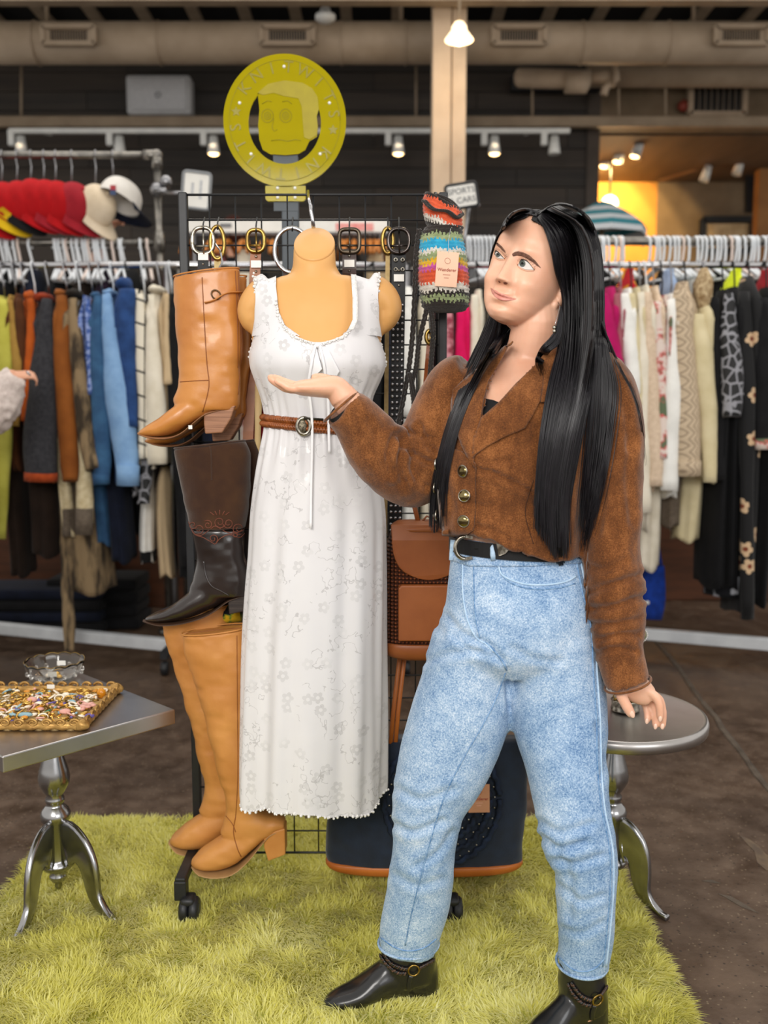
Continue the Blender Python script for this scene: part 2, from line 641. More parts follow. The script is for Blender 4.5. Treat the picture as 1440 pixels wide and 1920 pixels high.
for px in (88, 752, 1300):
    c = P(px, 30, dY)
    MB().tube([(c.x, dY, dc.z + dr - 0.01), (c.x, dY, 4.95)], 0.018, 8).build('duct_hanger', JM, duct)
# --- tan steel column
cY = 7.2
c0, c1 = P(808, 300, cY).x, P(871, 300, cY).x
colm = thing('steel_column', 'tan painted steel column behind the sports sign', 'column', ((c0 + c1) / 2, cY, 0))
CB = mat('tan_column_paint', '#c0ab93', '#b09b84', 4, rough=0.55)
MB().box(((c0 + c1) / 2 - 0.055, cY, 2.475), (c1 - c0 - 0.115, 0.24, 4.95)).build('flange', CB, colm, smooth=False, bevel=0.008)
MB().box((c1 - 0.053, cY + 0.012, 2.475), (0.106, 0.22, 4.95)).build('web', CB, colm, smooth=False, bevel=0.008)
for sx, xx in ((-1, c0), (1, c1)):
    zt = 4.9
    MB().bar((xx - sx * 0.0, cY, zt - 0.55), (xx + sx * 0.16, cY, zt), 0.05, 0.08).build('knee_brace', CB, colm, smooth=False)
# --- pendant lamp by the column
def pendant(px, py, Y, r, label, zc, power, shade):
    c = P(px, py, Y)
    L = thing('pendant_lamp', label, 'lamp', c)
    MB().tube([(c.x, Y, c.z + r * 0.6), (c.x, Y, zc)], 0.012, 8).build('stem', JM if shade else BLACKM, L)
    GL = mat('glowing_lamp_glass', '#ffd9a0', '#ffc98a', 5, rough=0.4, emit=9.0)
    if shade:
        MB().lathe([(0.03, r), (0.05, r * 0.7), (r * 0.55, r * 0.45), (r, -r * 0.15), (r * 1.02, -r * 0.2), (r * 0.98, -r * 0.22), (r * 0.5, r * 0.35), (0.0, r * 0.5)], c, 24).build('shade', mat('warm_shade_glass', '#ffe2b8', '#ffd7a2', 5, rough=0.3, emit=1.6), L)
        MB().ball(c + Vector((0, 0, -r * 0.1)), r * 0.45).build('bulb', GL, L)
    else:
        MB().ball(c, r, 20, 14).build('globe', GL, L)
    pl = bpy.data.lights.new('lamp_light', 'POINT')
    pl.energy, pl.color, pl.shadow_soft_size = power, (1, 0.72, 0.4), r * 1.1
    o = bpy.data.objects.new('lamp_light', pl)
    COL.objects.link(o)
    o.parent = L
    o.location = (0, -0.0, -r * 0.75 if shade else -r * 1.2)
    return L
pendant(861, 70, 6.6, 0.095, 'glowing pendant lamp hanging in front of the tan column', 4.95, 6, True)
# --- smoke alarm
c = P(610, 32, 7.2)
sm = thing('smoke_detector', 'white round smoke detector under the roof joists', 'detector', c)
MB().lathe([(0.0, 0.06), (0.035, 0.06), (0.045, 0.02), (0.075, 0.012), (0.075, -0.014), (0.045, -0.034), (0.0, -0.04)], c, 20).build('housing', WHITEP, sm)
MB().tube([c + Vector((0, 0, 0.055)), (c.x, c.y, 4.95)], 0.02, 8).build('mount', WHITEP, sm)
# --- wall speaker
a, bq = P(239, 216, 9.3), P(358, 142, 9.3)
spk = thing('wall_speaker', 'grey rectangular speaker cabinet mounted on the dark wall', 'speaker', ((a.x + bq.x) / 2, 9.35, a.z))
SPK = mat('grey_speaker_cloth', '#c2c2c4', '#b6b6b9', 60, rough=0.7)
MB().box(((a.x + bq.x) / 2, 9.36, (a.z + bq.z) / 2), (bq.x - a.x, 0.2, bq.z - a.z)).build('cabinet', mat('grey_speaker_case', '#c3c3c4', '#b5b5b6', 6, rough=0.5), spk, smooth=False, bevel=0.03)
MB().box(((a.x + bq.x) / 2, 9.27, (a.z + bq.z) / 2), (bq.x - a.x - 0.07, 0.06, bq.z - a.z - 0.06)).build('front_cloth', SPK, spk, smooth=False, bevel=0.02)
mc = P(296, 178, 9.235)
MB().torus(mc, (0, 1, 0), 0.024, 0.006).build('badge', STEEL, spk)
MB().box(((a.x + bq.x) / 2, 9.46, (a.z + bq.z) / 2), (0.2, 0.12, 0.2)).build('wall_bracket', BLACKM, spk, smooth=False)
# --- track lighting on the board wall
def spot(px, Y, zt, label, on=True, drop=0.13, lean=0.0, group='track spotlights', power=9):
    c = P(px, 262, Y)
    h = thing('track_spotlight', label, 'spotlight', (c.x, Y, zt - drop))
    MB().box((c.x, Y, zt - 0.06), (0.055, 0.055, 0.13)).build('driver_box', WHITEP, h, smooth=False, bevel=0.006)
    M = Matrix.Rotation(lean, 3, 'Y')
    hc = Vector((c.x + 0.09, Y - 0.02, zt - drop - 0.01))
    MB().lathe([(0.0, 0.09), (0.035, 0.09), (0.055, -0.06), (0.052, -0.065), (0.045, -0.05), (0.0, -0.04)], hc, 16, M=M).build('head', WHITEP, h)
    if on:
        MB().ball(hc + M @ Vector((0, 0, -0.058)), (0.045, 0.045, 0.02)).build('bulb', mat('warm_spot_bulb', '#ffcf8a', '#ffc070', 5, emit=8.0), h)
        sl = bpy.data.lights.new('spot_light', 'SPOT')
        sl.energy, sl.color, sl.spot_size, sl.shadow_soft_size = power, (1, 0.75, 0.48), 1.6, 0.05
        o = bpy.data.objects.new('spot_light', sl)
        COL.objects.link(o); o.parent = h
        o.location = (0.09, -0.04, 0.02)
        o.rotation_euler = (radians(-12), 0, 0)
    return h
tY = 8.7
tz = P(0, 246, tY).z
tx0, tx1 = P(18, 246, tY).x, P(1068, 246, tY).x
tr = thing('lighting_track', 'long white lighting track in front of the dark board wall', 'light track', ((tx0 + tx1) / 2, tY, tz))
MB().box(((tx0 + tx1) / 2, tY, tz), (tx1 - tx0, 0.045, 0.04)).build('track_bar', WHITEP, tr, smooth=False)
for px in (60, 480, 700, 1000):
    MB().bar((P(px, 246, tY).x, tY, tz), (P(px, 246, tY).x, 9.2, tz + 0.11), 0.02, 0.02).build('track_bracket', WHITEP, tr, smooth=False)
for px, lab, on in ((22, 'lit white track spotlight above the red caps', True), (206, 'unlit white track spotlight above the pale caps', False), (382, 'lit white track spotlight just left of the yellow round sign', True), (728, 'lit white track spotlight between the yellow sign and the column', True), (908, 'lit white track spotlight right of the tan column', True), (1020, 'unlit white track spotlight at the right end of the long track', False)):
    spot(px, tY, tz, lab, on)
# --- upper right: header, pipes and return grille, room beyond
HDR = mat('brown_header_paint', '#75644f', '#64543f', 3, rough=0.7)
zb = P(0, 236, 9.4).z
struct(plane_box('wall_header', (edge_x + 0.1, 9.5, zb), (7.6, 9.65, 4.95), HDR), 'brown header wall over the opening on the right')
c = P(1000, 146, 8.9)
pp = thing('insulated_pipe', 'short lagged beige pipe with flanges high on the right wall', 'pipe', c)
MB().tube([P(975, 146, 8.9), P(1105, 150, 8.9)], [0.085] * 2, 16).build('lagging', CB, pp)
MB().ball(P(975, 146, 8.9), (0.06, 0.085, 0.085)).build('end_cap', CB, pp)
MB().tube([P(1060, 154, 8.87), P(1100, 154, 8.87)], [0.10] * 2, 16).build('joint_cover', CB, pp)
MB().tube([P(1108, 146, 8.9), P(1160, 142, 8.9)], 0.05, 12).build('pipe_neck', CB, pp)
MB().torus(P(1150, 142, 8.9), (1, 0, 0), 0.075, 0.025).build('flange', CB, pp)
MB().tube([P(1150, 150, 8.9), P(1135, 165, 8.9), P(1132, 178, 8.9)], 0.035, 10).build('elbow', CB, pp)
o = MB().tube([P(1100, 143, 9.1), P(1700, 143, 9.1)], 0.10, 18).build('supply_pipe', DUCT)
tag(o, 'long beige pipe running to the right edge under the duct', 'pipe')
o = MB().box(P(1040, 158, 9.42), (0.85, 0.1, 0.14)).build('pipe_niche', BLACKM, smooth=False)
tag(o, 'black rectangular recess behind the lagged pipe', 'recess')
for k, (px, ya, yb) in enumerate(((998, 150, 229), (1160, 165, 229), (1248, 165, 229))):
    o = MB().tube([P(px, ya, 9.1), P(px, yb, 9.2)], 0.012, 6).build('drop_rod', JM)
    tag(o, ['thin rod hanging below the lagged pipe', 'thin rod hanging right of the pipe elbow', 'thin rod hanging left of the air return grille'][k], 'rod')
for k, (px, ya, yb) in enumerate(((40, 124, 218), (780, 124, 224))):
    o = MB().tube([P(px, ya, 9.2), P(px, yb, 9.2)], 0.012, 6).build('hanger_rod', JM)
    tag(o, ['thin hanging rod at the far left of the board wall', 'thin hanging rod beside the tan column'][k], 'rod')
a, bq = P(1294, 214, 9.4), P(1398, 156, 9.4)
rg = thing('return_grille', 'framed air return grille with dark vertical fins on the header', 'grille', ((a.x + bq.x) / 2, 9.42, a.z))
for q in (((a.x, a.z), (bq.x, a.z)), ((a.x, bq.z), (bq.x, bq.z)), ((a.x, a.z), (a.x, bq.z)), ((bq.x, a.z), (bq.x, bq.z))):
    MB().bar((q[0][0], 9.42, q[0][1]), (q[1][0], 9.42, q[1][1]), 0.05, 0.08).build('frame_bar', DUCT, rg, smooth=False)
MB().box(((a.x + bq.x) / 2, 9.46, (a.z + bq.z) / 2), (bq.x - a.x, 0.03, bq.z - a.z)).build('back_panel', GRD, rg, smooth=False)
for k in range(9):
    xx = a.x + (bq.x - a.x) * (k + 0.5) / 9
    MB().box((xx, 9.43, (a.z + bq.z) / 2), (0.012, 0.05, bq.z - a.z)).build('fin', mat('grille_fin', '#6e6357', '#5f554a', 5), rg, smooth=False)
o = MB().lathe([(0, 0.06), (0.05, 0.05), (0.055, 0), (0, 0)], P(1280, 200, 9.45), 16, M=Matrix.Rotation(pi / 2, 3, 'X')).build('fire_bell', mat('red_bell', '#8a3a2a', '#7a3024', 5))
tag(o, 'small round red fire bell left of the air return grille', 'fire bell')
# room beyond the opening
ry = 11.6
rc = P(0, 318, ry).z
TANW = mat('spotlit_tan_wall', '#c08a3e', '#b57f36', 3, rough=0.7)  # yellow of the warm spotlights is put into the wall colour
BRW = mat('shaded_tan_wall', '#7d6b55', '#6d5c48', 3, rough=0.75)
x_y = P(1232, 380, ry).x
struct(plane_box('wall_far', (edge_x + 0.02, ry, 0), (x_y, ry + 0.15, rc + 0.5), TANW), 'tan wall of the room beyond, lit yellow by spotlights')
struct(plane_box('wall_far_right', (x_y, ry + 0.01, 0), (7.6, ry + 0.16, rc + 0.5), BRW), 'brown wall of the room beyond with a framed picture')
struct(plane_box('ceiling_beyond', (edge_x + 0.1, 9.66, zb - 0.02), (7.6, ry + 0.2, zb + 0.1), mat('brown_timber_ceiling', '#5c4630', '#4a3826', 4, rough=0.7, stretch=(1, 0.2, 1))), 'brown timber ceiling of the room beyond')
struct(plane_box('trim_2', (P(1418, 400, 11).x, 10.95, 0), (P(1446, 400, 11).x, 11.1, rc + 0.4), mat('amber_post', '#9a6a38', '#8a5c2e', 5)), 'amber timber post at the right edge')
BM = mat('tan_beam', '#8a6a48', '#78593a', 4, rough=0.6)
for k, (pa_, pb_) in enumerate((((1210, 316, 11.3), (1372, 238, 9.75)), ((1240, 330, 11.5), (1480, 250, 9.9)))):
    o = MB().bar(P(*pa_), P(*pb_), 0.09, 0.12, up=(0, 0, 1)).build('ceiling_rafter', BM, smooth=False)
    tag(o, ['slanting tan rafter over the three lit spotlights', 'slanting tan rafter nearer the right edge'][k], 'rafter')
o = MB().bar(P(1085, 300, 10.9), P(1215, 263, 9.9), 0.05, 0.04, up=(0, 0, 1)).build('short_track', WHITEP, smooth=False)
tag(o, 'short slanting light track in the opening on the right', 'light track')
for px, py, Y, lab in ((1137, 302, 10.7, 'lit white spotlight nearest the yellow-lit wall, leftmost of three on the slanting track'), (1162, 293, 10.4, 'lit white spotlight in the middle of three on the slanting track'), (1195, 282, 10.0, 'lit white spotlight at the right end of the slanting track')):
    c = P(px, py, Y)
    h = thing('track_spotlight', lab, 'spotlight', c, 'spotlights in the opening')
    M = Matrix.Rotation(0.35, 3, 'Y')
    MB().lathe([(0, 0.1), (0.04, 0.1), (0.055, -0.07), (0.045, -0.05), (0, -0.04)], c, 16, M=M).build('head', WHITEP, h)
    MB().ball(c + M @ Vector((0, 0, -0.06)), (0.05, 0.05, 0.022)).build('bulb', MATS['warm_spot_bulb'], h)
    MB().tube([c + Vector((0.01, 0, 0.08)), c + Vector((0.01, 0, 0.2))], 0.012, 6).build('stem', WHITEP, h)
    sl = bpy.data.lights.new('spot_light', 'SPOT')
    sl.energy, sl.color, sl.spot_size, sl.shadow_soft_size = 85, (1, 0.66, 0.25), 1.5, 0.04
    o = bpy.data.objects.new('spot_light', sl); COL.objects.link(o); o.parent = h
    o.location = (0, 0.06, -0.08); o.rotation_euler = (radians(64), 0, 0)
for px, py, lab in ((1323, 328, 'unlit grey spotlight in the room beyond'), (1384, 316, 'unlit grey spotlight nearest the right edge')):
    c = P(px, py, 10.8)
    h = thing('track_spotlight', lab, 'spotlight', c, 'spotlights in the opening')
    MB().lathe([(0, 0.1), (0.04, 0.1), (0.055, -0.07), (0.045, -0.05), (0, -0.04)], c, 16, M=Matrix.Rotation(0.3, 3, 'Y')).build('head', WHITEP, h)
    MB().tube([c + Vector((0.01, 0, 0.06)), c + Vector((0.01, 0, 0.3))], 0.012, 6).build('stem', WHITEP, h)
pendant(1143, 382, 10.6, 0.09, 'glowing globe lamp on a black stem before the yellow-lit wall', rc, 22, False)
o = MB().bar(P(1407, 302, 11.3), P(1407, 398, 11.3), 0.12, 0.08).build('wall_lamp_housing', BLACKM, smooth=False)
tag(o, 'tall black column speaker on the far right wall', 'speaker')
a, bq = P(1318, 470, 11.5), P(1415, 410, 11.5)
pf = thing('framed_picture', 'black framed pale picture on the brown far wall', 'picture', ((a.x + bq.x) / 2, 11.55, a.z))
MB().box(((a.x + bq.x) / 2, 11.56, (a.z + bq.z) / 2), (bq.x - a.x - 0.1, 0.03, bq.z - a.z - 0.1)).build('print', mat('pale_print', '#c9b08a', '#a98f68', 9, rough=0.6), pf, smooth=False)
for q in (((a.x, a.z), (bq.x, a.z)), ((a.x, bq.z), (bq.x, bq.z)), ((a.x, a.z), (a.x, bq.z)), ((bq.x, a.z), (bq.x, bq.z))):
    MB().bar((q[0][0], 11.54, q[0][1]), (q[1][0], 11.54, q[1][1]), 0.07, 0.06).build('frame_bar', BLACKM, pf, smooth=False)
# striped parasol seen over the rack
c = P(1128, 440, 8.0)
um = thing('striped_parasol', 'teal and white striped parasol top behind the right clothes rail', 'parasol', (c.x, 8.0, 0))
m, t, b = base('teal_stripes', 0.8)
sp = t.n('ShaderNodeSeparateXYZ'); t.l(t.coord(), sp.inputs[0])
f = t.math('FRACT', t.math('MULTIPLY', sp.outputs[2], 11))
t.l(t.mix(t.math('GREATER_THAN', f, 0.5), lin('#2f7d8a'), lin('#c6ccd2')), b.inputs['Base Color'])
s8 = S(440, 8.0)
MB().lathe([(0.0, 62 * s8), (20 * s8, 55 * s8), (60 * s8, 30 * s8), (84 * s8, 12 * s8), (84 * s8, -3 * s8), (82 * s8, -3 * s8), (58 * s8, 26 * s8), (0, 50 * s8)], c, 8).build('canopy', m, um, smooth=False)
MB().tube([(c.x, 8.0, 0), (c.x, 8.0, c.z + 60 * s8)], 0.02, 8).build('pole', JM, um)
MB().lathe([(0, 0.05), (0.05, 0.05), (0.24, 0.02), (0.24, 0), (0, 0)], (c.x, 8.0, 0), 24).build('base', BLACKM, um)
# ============================================================ clothes racks behind
RY = 4.6
RZ = P(720, 497, RY).z
def fab(name, c1, c2=None, scale=25, bump=0.35, bscale=300, rough=0.85, **kw):
    return mat('cloth_' + name, c1, c2 or c1, scale, rough=rough, spec=0.2, bump=bump, bscale=bscale, sheen=0.04, **kw)

def rail(name, label, xa, xb, Y, z, r, m, posts, base_pts=None):
    R = thing(name, label, 'clothes rack', ((xa + xb) / 2, Y, 0))
    MB().tube([(xa, Y, z), (xb, Y, z)], r, 12).build('rail', m, R)
    for x in posts:
        MB().tube([(x, Y, 0.1), (x, Y, z)], r * 1.1, 12).build('post', STEEL if m is CHROME else m, R)
        MB().bar((x, Y - 0.28, 0.1), (x, Y + 0.28, 0.1), 0.035, 0.035, up=(0, 0, 1)).build('foot_bar', BLACKM, R, smooth=False)
        for sy in (-0.26, 0.26):
            MB().lathe([(0, -0.015), (0.032, -0.015), (0.035, 0), (0.032, 0.015), (0, 0.015)], (x, Y + sy, 0.036), 14, axis='X').build('caster', BLACKM, R)
    return R
GREYBAR = mat('grey_white_paint', '#c9cccf', '#b9bcc0', 8, rough=0.45)
R1 = rail('clothes_rack', 'long chrome clothes rack on the left full of jackets', P(-160, 497, RY).x, P(770, 497, RY).x, RY, RZ, 0.016, CHROME, [P(318, 700, RY).x, P(762, 700, RY).x, P(-140, 700, RY).x])
MB().bar(G(-120, 1166, 0.11), G(420, 1219, 0.11), 0.05, 0.06, up=(0, 0, 1)).build('base_bar', GREYBAR, R1, smooth=False, bevel=0.006)
R2 = rail('clothes_rack', 'long chrome clothes rack on the right with cream and black clothes', P(800, 497, RY).x, P(1620, 497, RY).x, RY, RZ, 0.016, CHROME, [P(808, 700, RY).x, P(1580, 700, RY).x])
MB().bar(G(860, 1158, 0.11), G(1560, 1218, 0.11), 0.05, 0.06, up=(0, 0, 1)).build('base_bar', GREYBAR, R2, smooth=False, bevel=0.006)
# --- rear pipe racks with white hangers and caps
QY = 5.2
QZ = P(720, 455, QY).z
PIPE = mat('galvanised_pipe', '#8b8780', '#6d6a66', 30, rough=0.35, metal=0.9)
xr = P(297, 400, QY).x
CZ = P(720, 291, QY).z
PR = thing('pipe_rack', 'tall grey pipe rack on the left holding caps and white hangers', 'clothes rack', (xr - 0.8, QY, 0))
MB().tube([(P(-200, 455, QY).x, QY, QZ), (xr, QY, QZ)], 0.019, 12).build('lower_pipe', PIPE, PR)
MB().tube([(P(-200, 455, QY).x, QY, CZ), (xr, QY, CZ)], 0.021, 12).build('upper_pipe', PIPE, PR)
MB().tube([(xr, QY, 0.0), (xr, QY, CZ)], 0.021, 12).build('upright', PIPE, PR)
MB().tube([(P(-195, 455, QY).x, QY, 0.0), (P(-195, 455, QY).x, QY, CZ)], 0.021, 12).build('upright', PIPE, PR)
el = MB()
el.ball((xr, QY, CZ), 0.032); el.tube([(xr, QY, CZ), (xr, QY, CZ - 0.07)], 0.029, 12); el.tube([(xr, QY, CZ), (xr - 0.07, QY, CZ)], 0.029, 12)
el.build('elbow_fitting', PIPE, PR)
MB().tube([(xr, QY, QZ - 0.05), (xr, QY, QZ + 0.06)], 0.03, 12).build('tee_fitting', PIPE, PR)
for xx in (xr, P(-195, 455, QY).x):
    MB().lathe([(0, 0.02), (0.06, 0.02), (0.065, 0), (0, 0)], (xx, QY, 0), 16).build('floor_flange', PIPE, PR)
PR2 = thing('pipe_rack', 'grey pipe rail behind the right rack packed with white hangers', 'clothes rack', (P(1300, 455, QY).x, QY, 0))
xq0, xq1 = P(862, 455, QY).x, P(1640, 455, QY).x
MB().tube([(xq0, QY, P(0, 452, QY).z), (xq1, QY, P(0, 452, QY).z)], 0.024, 12).build('pipe', PIPE, PR2)
for xx in (xq0 + 0.03, xq1 - 0.03):
    MB().tube([(xx, QY, 0), (xx, QY, P(0, 452, QY).z)], 0.022, 12).build('upright', PIPE, PR2)
rail('rear_rack', 'low grey rack behind the wire grid and the mannequin', P(325, 505, QY).x, P(865, 505, QY).x, QY, P(0, 506, QY).z, 0.014, PIPE, [P(335, 505, QY).x, P(855, 505, QY).x])
# --- hangers
def hanger_mesh(r, m, wire=False):
    h = MB()
    R = 0.03 if not wire else 0.02
    pts = [(0, R * cos(a), R * sin(a) + 0.0) for a in np.linspace(radians(-30), radians(200), 12)]
    pts = [(0, p[1], p[2]) for p in pts]
    neck = [(0.004, -R * 0.9, -0.03), (0.012, -0.012, -0.085), (0.012, 0, -0.11 if not wire else -0.15)]
    h.tube(pts + neck, r, 7)
    zt = neck[-1][2]
    if wire:
        h.tube([(0.012, -0.13, zt - 0.09), (0.012, 0, zt), (0.012, 0.13, zt - 0.09)], r, 6)
        return h
    h.tube([(0.012, -0.21, zt - 0.1), (0.012, -0.1, zt - 0.035), (0.012, 0, zt), (0.012, 0.1, zt - 0.035), (0.012, 0.21, zt - 0.1)], r * 1.15, 7)
    h.tube([(0.012, -0.2, zt - 0.1), (0.012, 0.2, zt - 0.1)], r * 0.9, 6)
    return h
HW = mat('white_hanger', '#e4e7ea', '#d5dadf', 10, rough=0.35)
HP = mat('blush_hanger', '#e6d6cd', '#d9c8bf', 10, rough=0.35)
HB = mat('black_hanger', '#1a1a1c', '#121213', 10, rough=0.4)
protos = {}
def put_hanger(px, Y, z, kind, label, group, yaw):
    mm = {'white': HW, 'blush': HP, 'wire': STEEL, 'black': HB, 'whitewire': HW}[kind]
    if kind not in protos:
        o = hanger_mesh(0.0075 if kind in ('white', 'blush') else 0.004, mm, kind not in ('white', 'blush')).build('clothes_hanger', mm, org=(0, 0, 0))
        protos[kind] = o
    else:
        o = protos[kind].copy(); COL.objects.link(o)
    r_pipe = 0.025
    o.location = (P(px, 455, Y).x, Y, z)
    o.rotation_euler = (0, 0, yaw)
    ORG[o.name] = Vector()
    tag(o, label, 'hanger', group)
xs = [2, 8, 17, 24, 33, 56] + [100, 105, 111, 117, 125, 134, 141, 147, 153, 160, 167, 173, 180, 184, 190, 197, 209, 222, 229]
for i, px in enumerate(xs):
    put_hanger(px, QY, QZ - 0.012, 'blush' if i % 6 == 4 else 'white', 'white plastic hanger in the packed row below the red caps' if i % 6 != 4 else 'blush plastic hanger in the packed row below the red caps', 'hangers below the caps' if i % 6 != 4 else 'blush hangers below the caps', 0.25 + 0.25 * sin(i * 2.3))
for px, lab in ((262, 'lone white hanger near the pipe upright, left of two'), (275, 'lone cream hanger nearest the pipe upright')):
    put_hanger(px, QY, QZ - 0.012, 'white' if px < 270 else 'blush', lab, 'hangers below the caps' , 0.3)
zq = P(0, 452, QY).z - 0.008
for i, px in enumerate(list(range(1112, 1175, 9)) + list(range(1214, 1292, 9)) + list(range(1302, 1440, 9))):
    put_hanger(px + 2 * sin(i * 1.7), QY, zq, 'blush' if i % 9 == 5 else 'white', 'white plastic hanger in the row above the cream sweaters' if i % 9 != 5 else 'blush plastic hanger in the row above the cream sweaters', 'hangers on the right pipe' if i % 9 != 5 else 'blush hangers on the right pipe', 0.3 + 0.2 * sin(i * 1.9))
for i, px in enumerate((872, 878, 886, 893, 900, 908, 916, 924)):
    put_hanger(px, QY, zq, 'white', 'white plastic hanger between the crochet bag and the woman', 'hangers beside the crochet bag', 0.35)

# --- garments
GN = [0]
def garment(name, label, px, wpx, top, bot, m, sleeve=None, sm=None, hem=None, cuff=None, collar=None, Y0=RY, hd=0.17, kind='shirt', hang='wire', flare=1.0, front=None, folds=0.10):
    GN[0] += 1
    k = GN[0]
    s = S(top, Y0)
    x = P(px, top, Y0).x
    zt, zb = P(px, top, Y0).z, P(px, bot, Y0 - hd * 0.6).z
    T = thing(name, label, kind, (x, Y0, zb))
    hw = wpx / 2 * s
    rings = []
    N = 26
    for i in range(N):
        f = i / (N - 1)
        zz = zt + (zb - zt) * f
        d = (zt - zz)
        q = min(1, d / 0.14); q = q * q * (3 - 2 * q)
        a = hw * (0.45 + 0.55 * q) * (1 + (flare - 1) * f)
        bb = 0.06 + (hd - 0.06) * q
        ring = []
        for j in range(30):
            th = 2 * pi * j / 30
            w_ = 1 + folds * q * (sin(th * 5 + k + f * 2) * 0.6 + sin(th * 9 + k * 2 - f * 3) * 0.4) * (0.5 + 0.8 * f)
            ring.append(Vector((x + a * w_ * cos(th) + 0.012 * sin(k + f * 3), Y0 + bb * w_ * sin(th), zz - 0.015 * sin(th * 3 + k) * f)))
        rings.append(ring)
    body = MB().rings(rings).build('body', m, T)
    if hem:
        hz = P(px, hem[0], Y0 - hd).z
        hr = []
        for zz in np.linspace(hz, zb - 0.006, 7):
            hr.append([Vector((x + hw * 1.06 * flare * cos(2 * pi * j / 30) + 0.012 * sin(k + 3), Y0 + hd * 1.06 * sin(2 * pi * j / 30), zz)) for j in range(30)])
        MB().rings(hr).build('hem_band', hem[1], T)
    if sleeve:
        Ys = Y0 - hd * 0.75
        secs = [(a[0], a[1], Ys - 0.03 * i, a[2], a[2] * s * 0.8) for i, a in enumerate(sleeve)]
        def dsp(v, n, k=k):
            return v + n * (0.006 * vnoise(v * np.array([16, 16, 7]), k) + 0.003 * vnoise(v * 34, k + 3))[:, None]
        MB().sec(secs, 20, n=22).build('sleeve', sm or m, T, disp=dsp)
        if cuff:
            a = sleeve[-1]; Yc = Ys - 0.03 * (len(sleeve) - 1)
            MB().sec([(a[0], a[1] - cuff[0], Yc, a[2] * 1.06, a[2] * s * 0.9), (a[0], a[1] + 2, Yc, a[2] * 1.06, a[2] * s * 0.9)], 20).build('cuff', cuff[1], T)
    if collar:
        c = P(px, top + 4, Y0 - 0.05)
        MB().ball(c, (hw * 0.75, 0.1, collar[0] * s)).build('collar', collar[1], T, disp=lambda v, n: v + n * (0.01 * vnoise(v * 40, k))[:, None])
    if hang:
        put_hanger(px, Y0, RZ - 0.003, hang, {'wire': 'thin metal hanger hook under the chrome rail holding a garment', 'black': 'slim black hanger under the chrome rail holding a garment', 'whitewire': 'slim white hanger under the chrome rail holding a garment'}[hang], 'hangers on the chrome rails ' + hang, 0.1)
    return T

F_LIME = fab('lime', '#c6c25a', '#b0ab45', 8)
F_OLIVE = fab('mustard', '#b08d45', '#967335', 10)
F_BROWN = fab('brown', '#5b3418', '#492812', 10)
F_DBROWN = fab('dark_brown', '#2a1e17', '#211711', 10)
F_ORANGE = fab('orange', '#bd5a1d', '#a34a15', 12)
F_CHAR = fab('charcoal_knit', '#39393d', '#2a2a2e', 60, bump=0.7)
F_RUST = fab('rust_suede', '#8e521f', '#7a4317', 8)
F_WOOD = fab('bark_print', '#3b3228', '#8a7558', 9, stretch=(2.2, 2.2, 0.5), lo=0.42, hi=0.58)
F_CREAMK = fab('cream_knit', '#d8caa8', '#bfae88', 40, bump=0.8, bscale=120)
F_TAUPE = fab('taupe_knit', '#6e6255', '#5b5045', 60, bump=0.8)
F_DEN = fab('mid_denim', '#3a6186', '#2c4c70', 14)
F_LDEN = fab('light_denim', '#86abd3', '#7499c4', 14)
F_DDEN = fab('dark_denim', '#2a4a80', '#1e3763', 14)
F_PRINTB = fab('blue_print', '#3f5a9c', '#8ea0cf', 60, lo=0.45, hi=0.55)
F_IVORY = fab('ivory', '#e4dccb', '#d6cdb9', 12)
F_WHITE = fab('white_cotton', '#ecebe6', '#deddd8', 12)
F_BLACK = fab('black', '#0f0f11', '#151517', 20)
F_NAVY = fab('navy', '#141a2c', '#0f1422', 14)
F_BEIGE = fab('beige_cord', '#cbb491', '#bfa682', 20, stretch=(30, 30, 1))
F_MAG = fab('magenta', '#b3105e', '#9a0c4e', 10)
F_PINK = fab('hot_pink', '#e0125f', '#cf0e55', 10)
F_ROSE = fab('dusty_rose', '#a5616a', '#93545d', 12)
F_FLOR = fab('rose_floral', '#d9c9bf', '#c8605e', 14, lo=0.46, hi=0.56, c3='#5f6b52')
F_PEACH = fab('peach_knit', '#d9c3ab', '#c8b198', 60, bump=0.9, bscale=90)
F_CREAM = fab('cream', '#d8cba6', '#cabc94', 10)
F_FUR = fab('brown_fur', '#8a6f4c', '#cbb793', 40, bump=1.0, bscale=160)
F_PFLO = fab('pink_floral', '#c98a92', '#8f3f4c', 40, lo=0.45, hi=0.56)
# quilted beige
m, t, b = base('cloth_quilt', 0.8)
co = t.coord()
sp = t.n('ShaderNodeSeparateXYZ'); t.l(co, sp.inputs[0])
zz_ = t.math('PINGPONG', t.math('MULTIPLY', sp.outputs[2], 1.0), 0.03)
st_ = t.math('FRACT', t.math('MULTIPLY', t.math('ADD', t.math('ADD', sp.outputs[0], sp.outputs[1]), zz_), 34))
t.l(t.mix(t.math('GREATER_THAN', st_, 0.72), lin('#bfab90'), lin('#93806a')), b.inputs['Base Color'])
t.l(t.bump(st_, 0.5, 0.004), b.inputs['Normal'])
F_QUILT = m
# grey lace on black
m, t, b = base('cloth_lace', 0.7)
vo = t.n('ShaderNodeTexVoronoi', feature='DISTANCE_TO_EDGE'); vo.inputs['Scale'].default_value = 24
t.l(t.coord((1, 1, 0.8)), vo.inputs['Vector'])
t.l(t.mix(t.math('LESS_THAN', vo.outputs['Distance'], 0.09), lin('#141416'), lin('#8d8d93')), b.inputs['Base Color'])
F_LACE = m
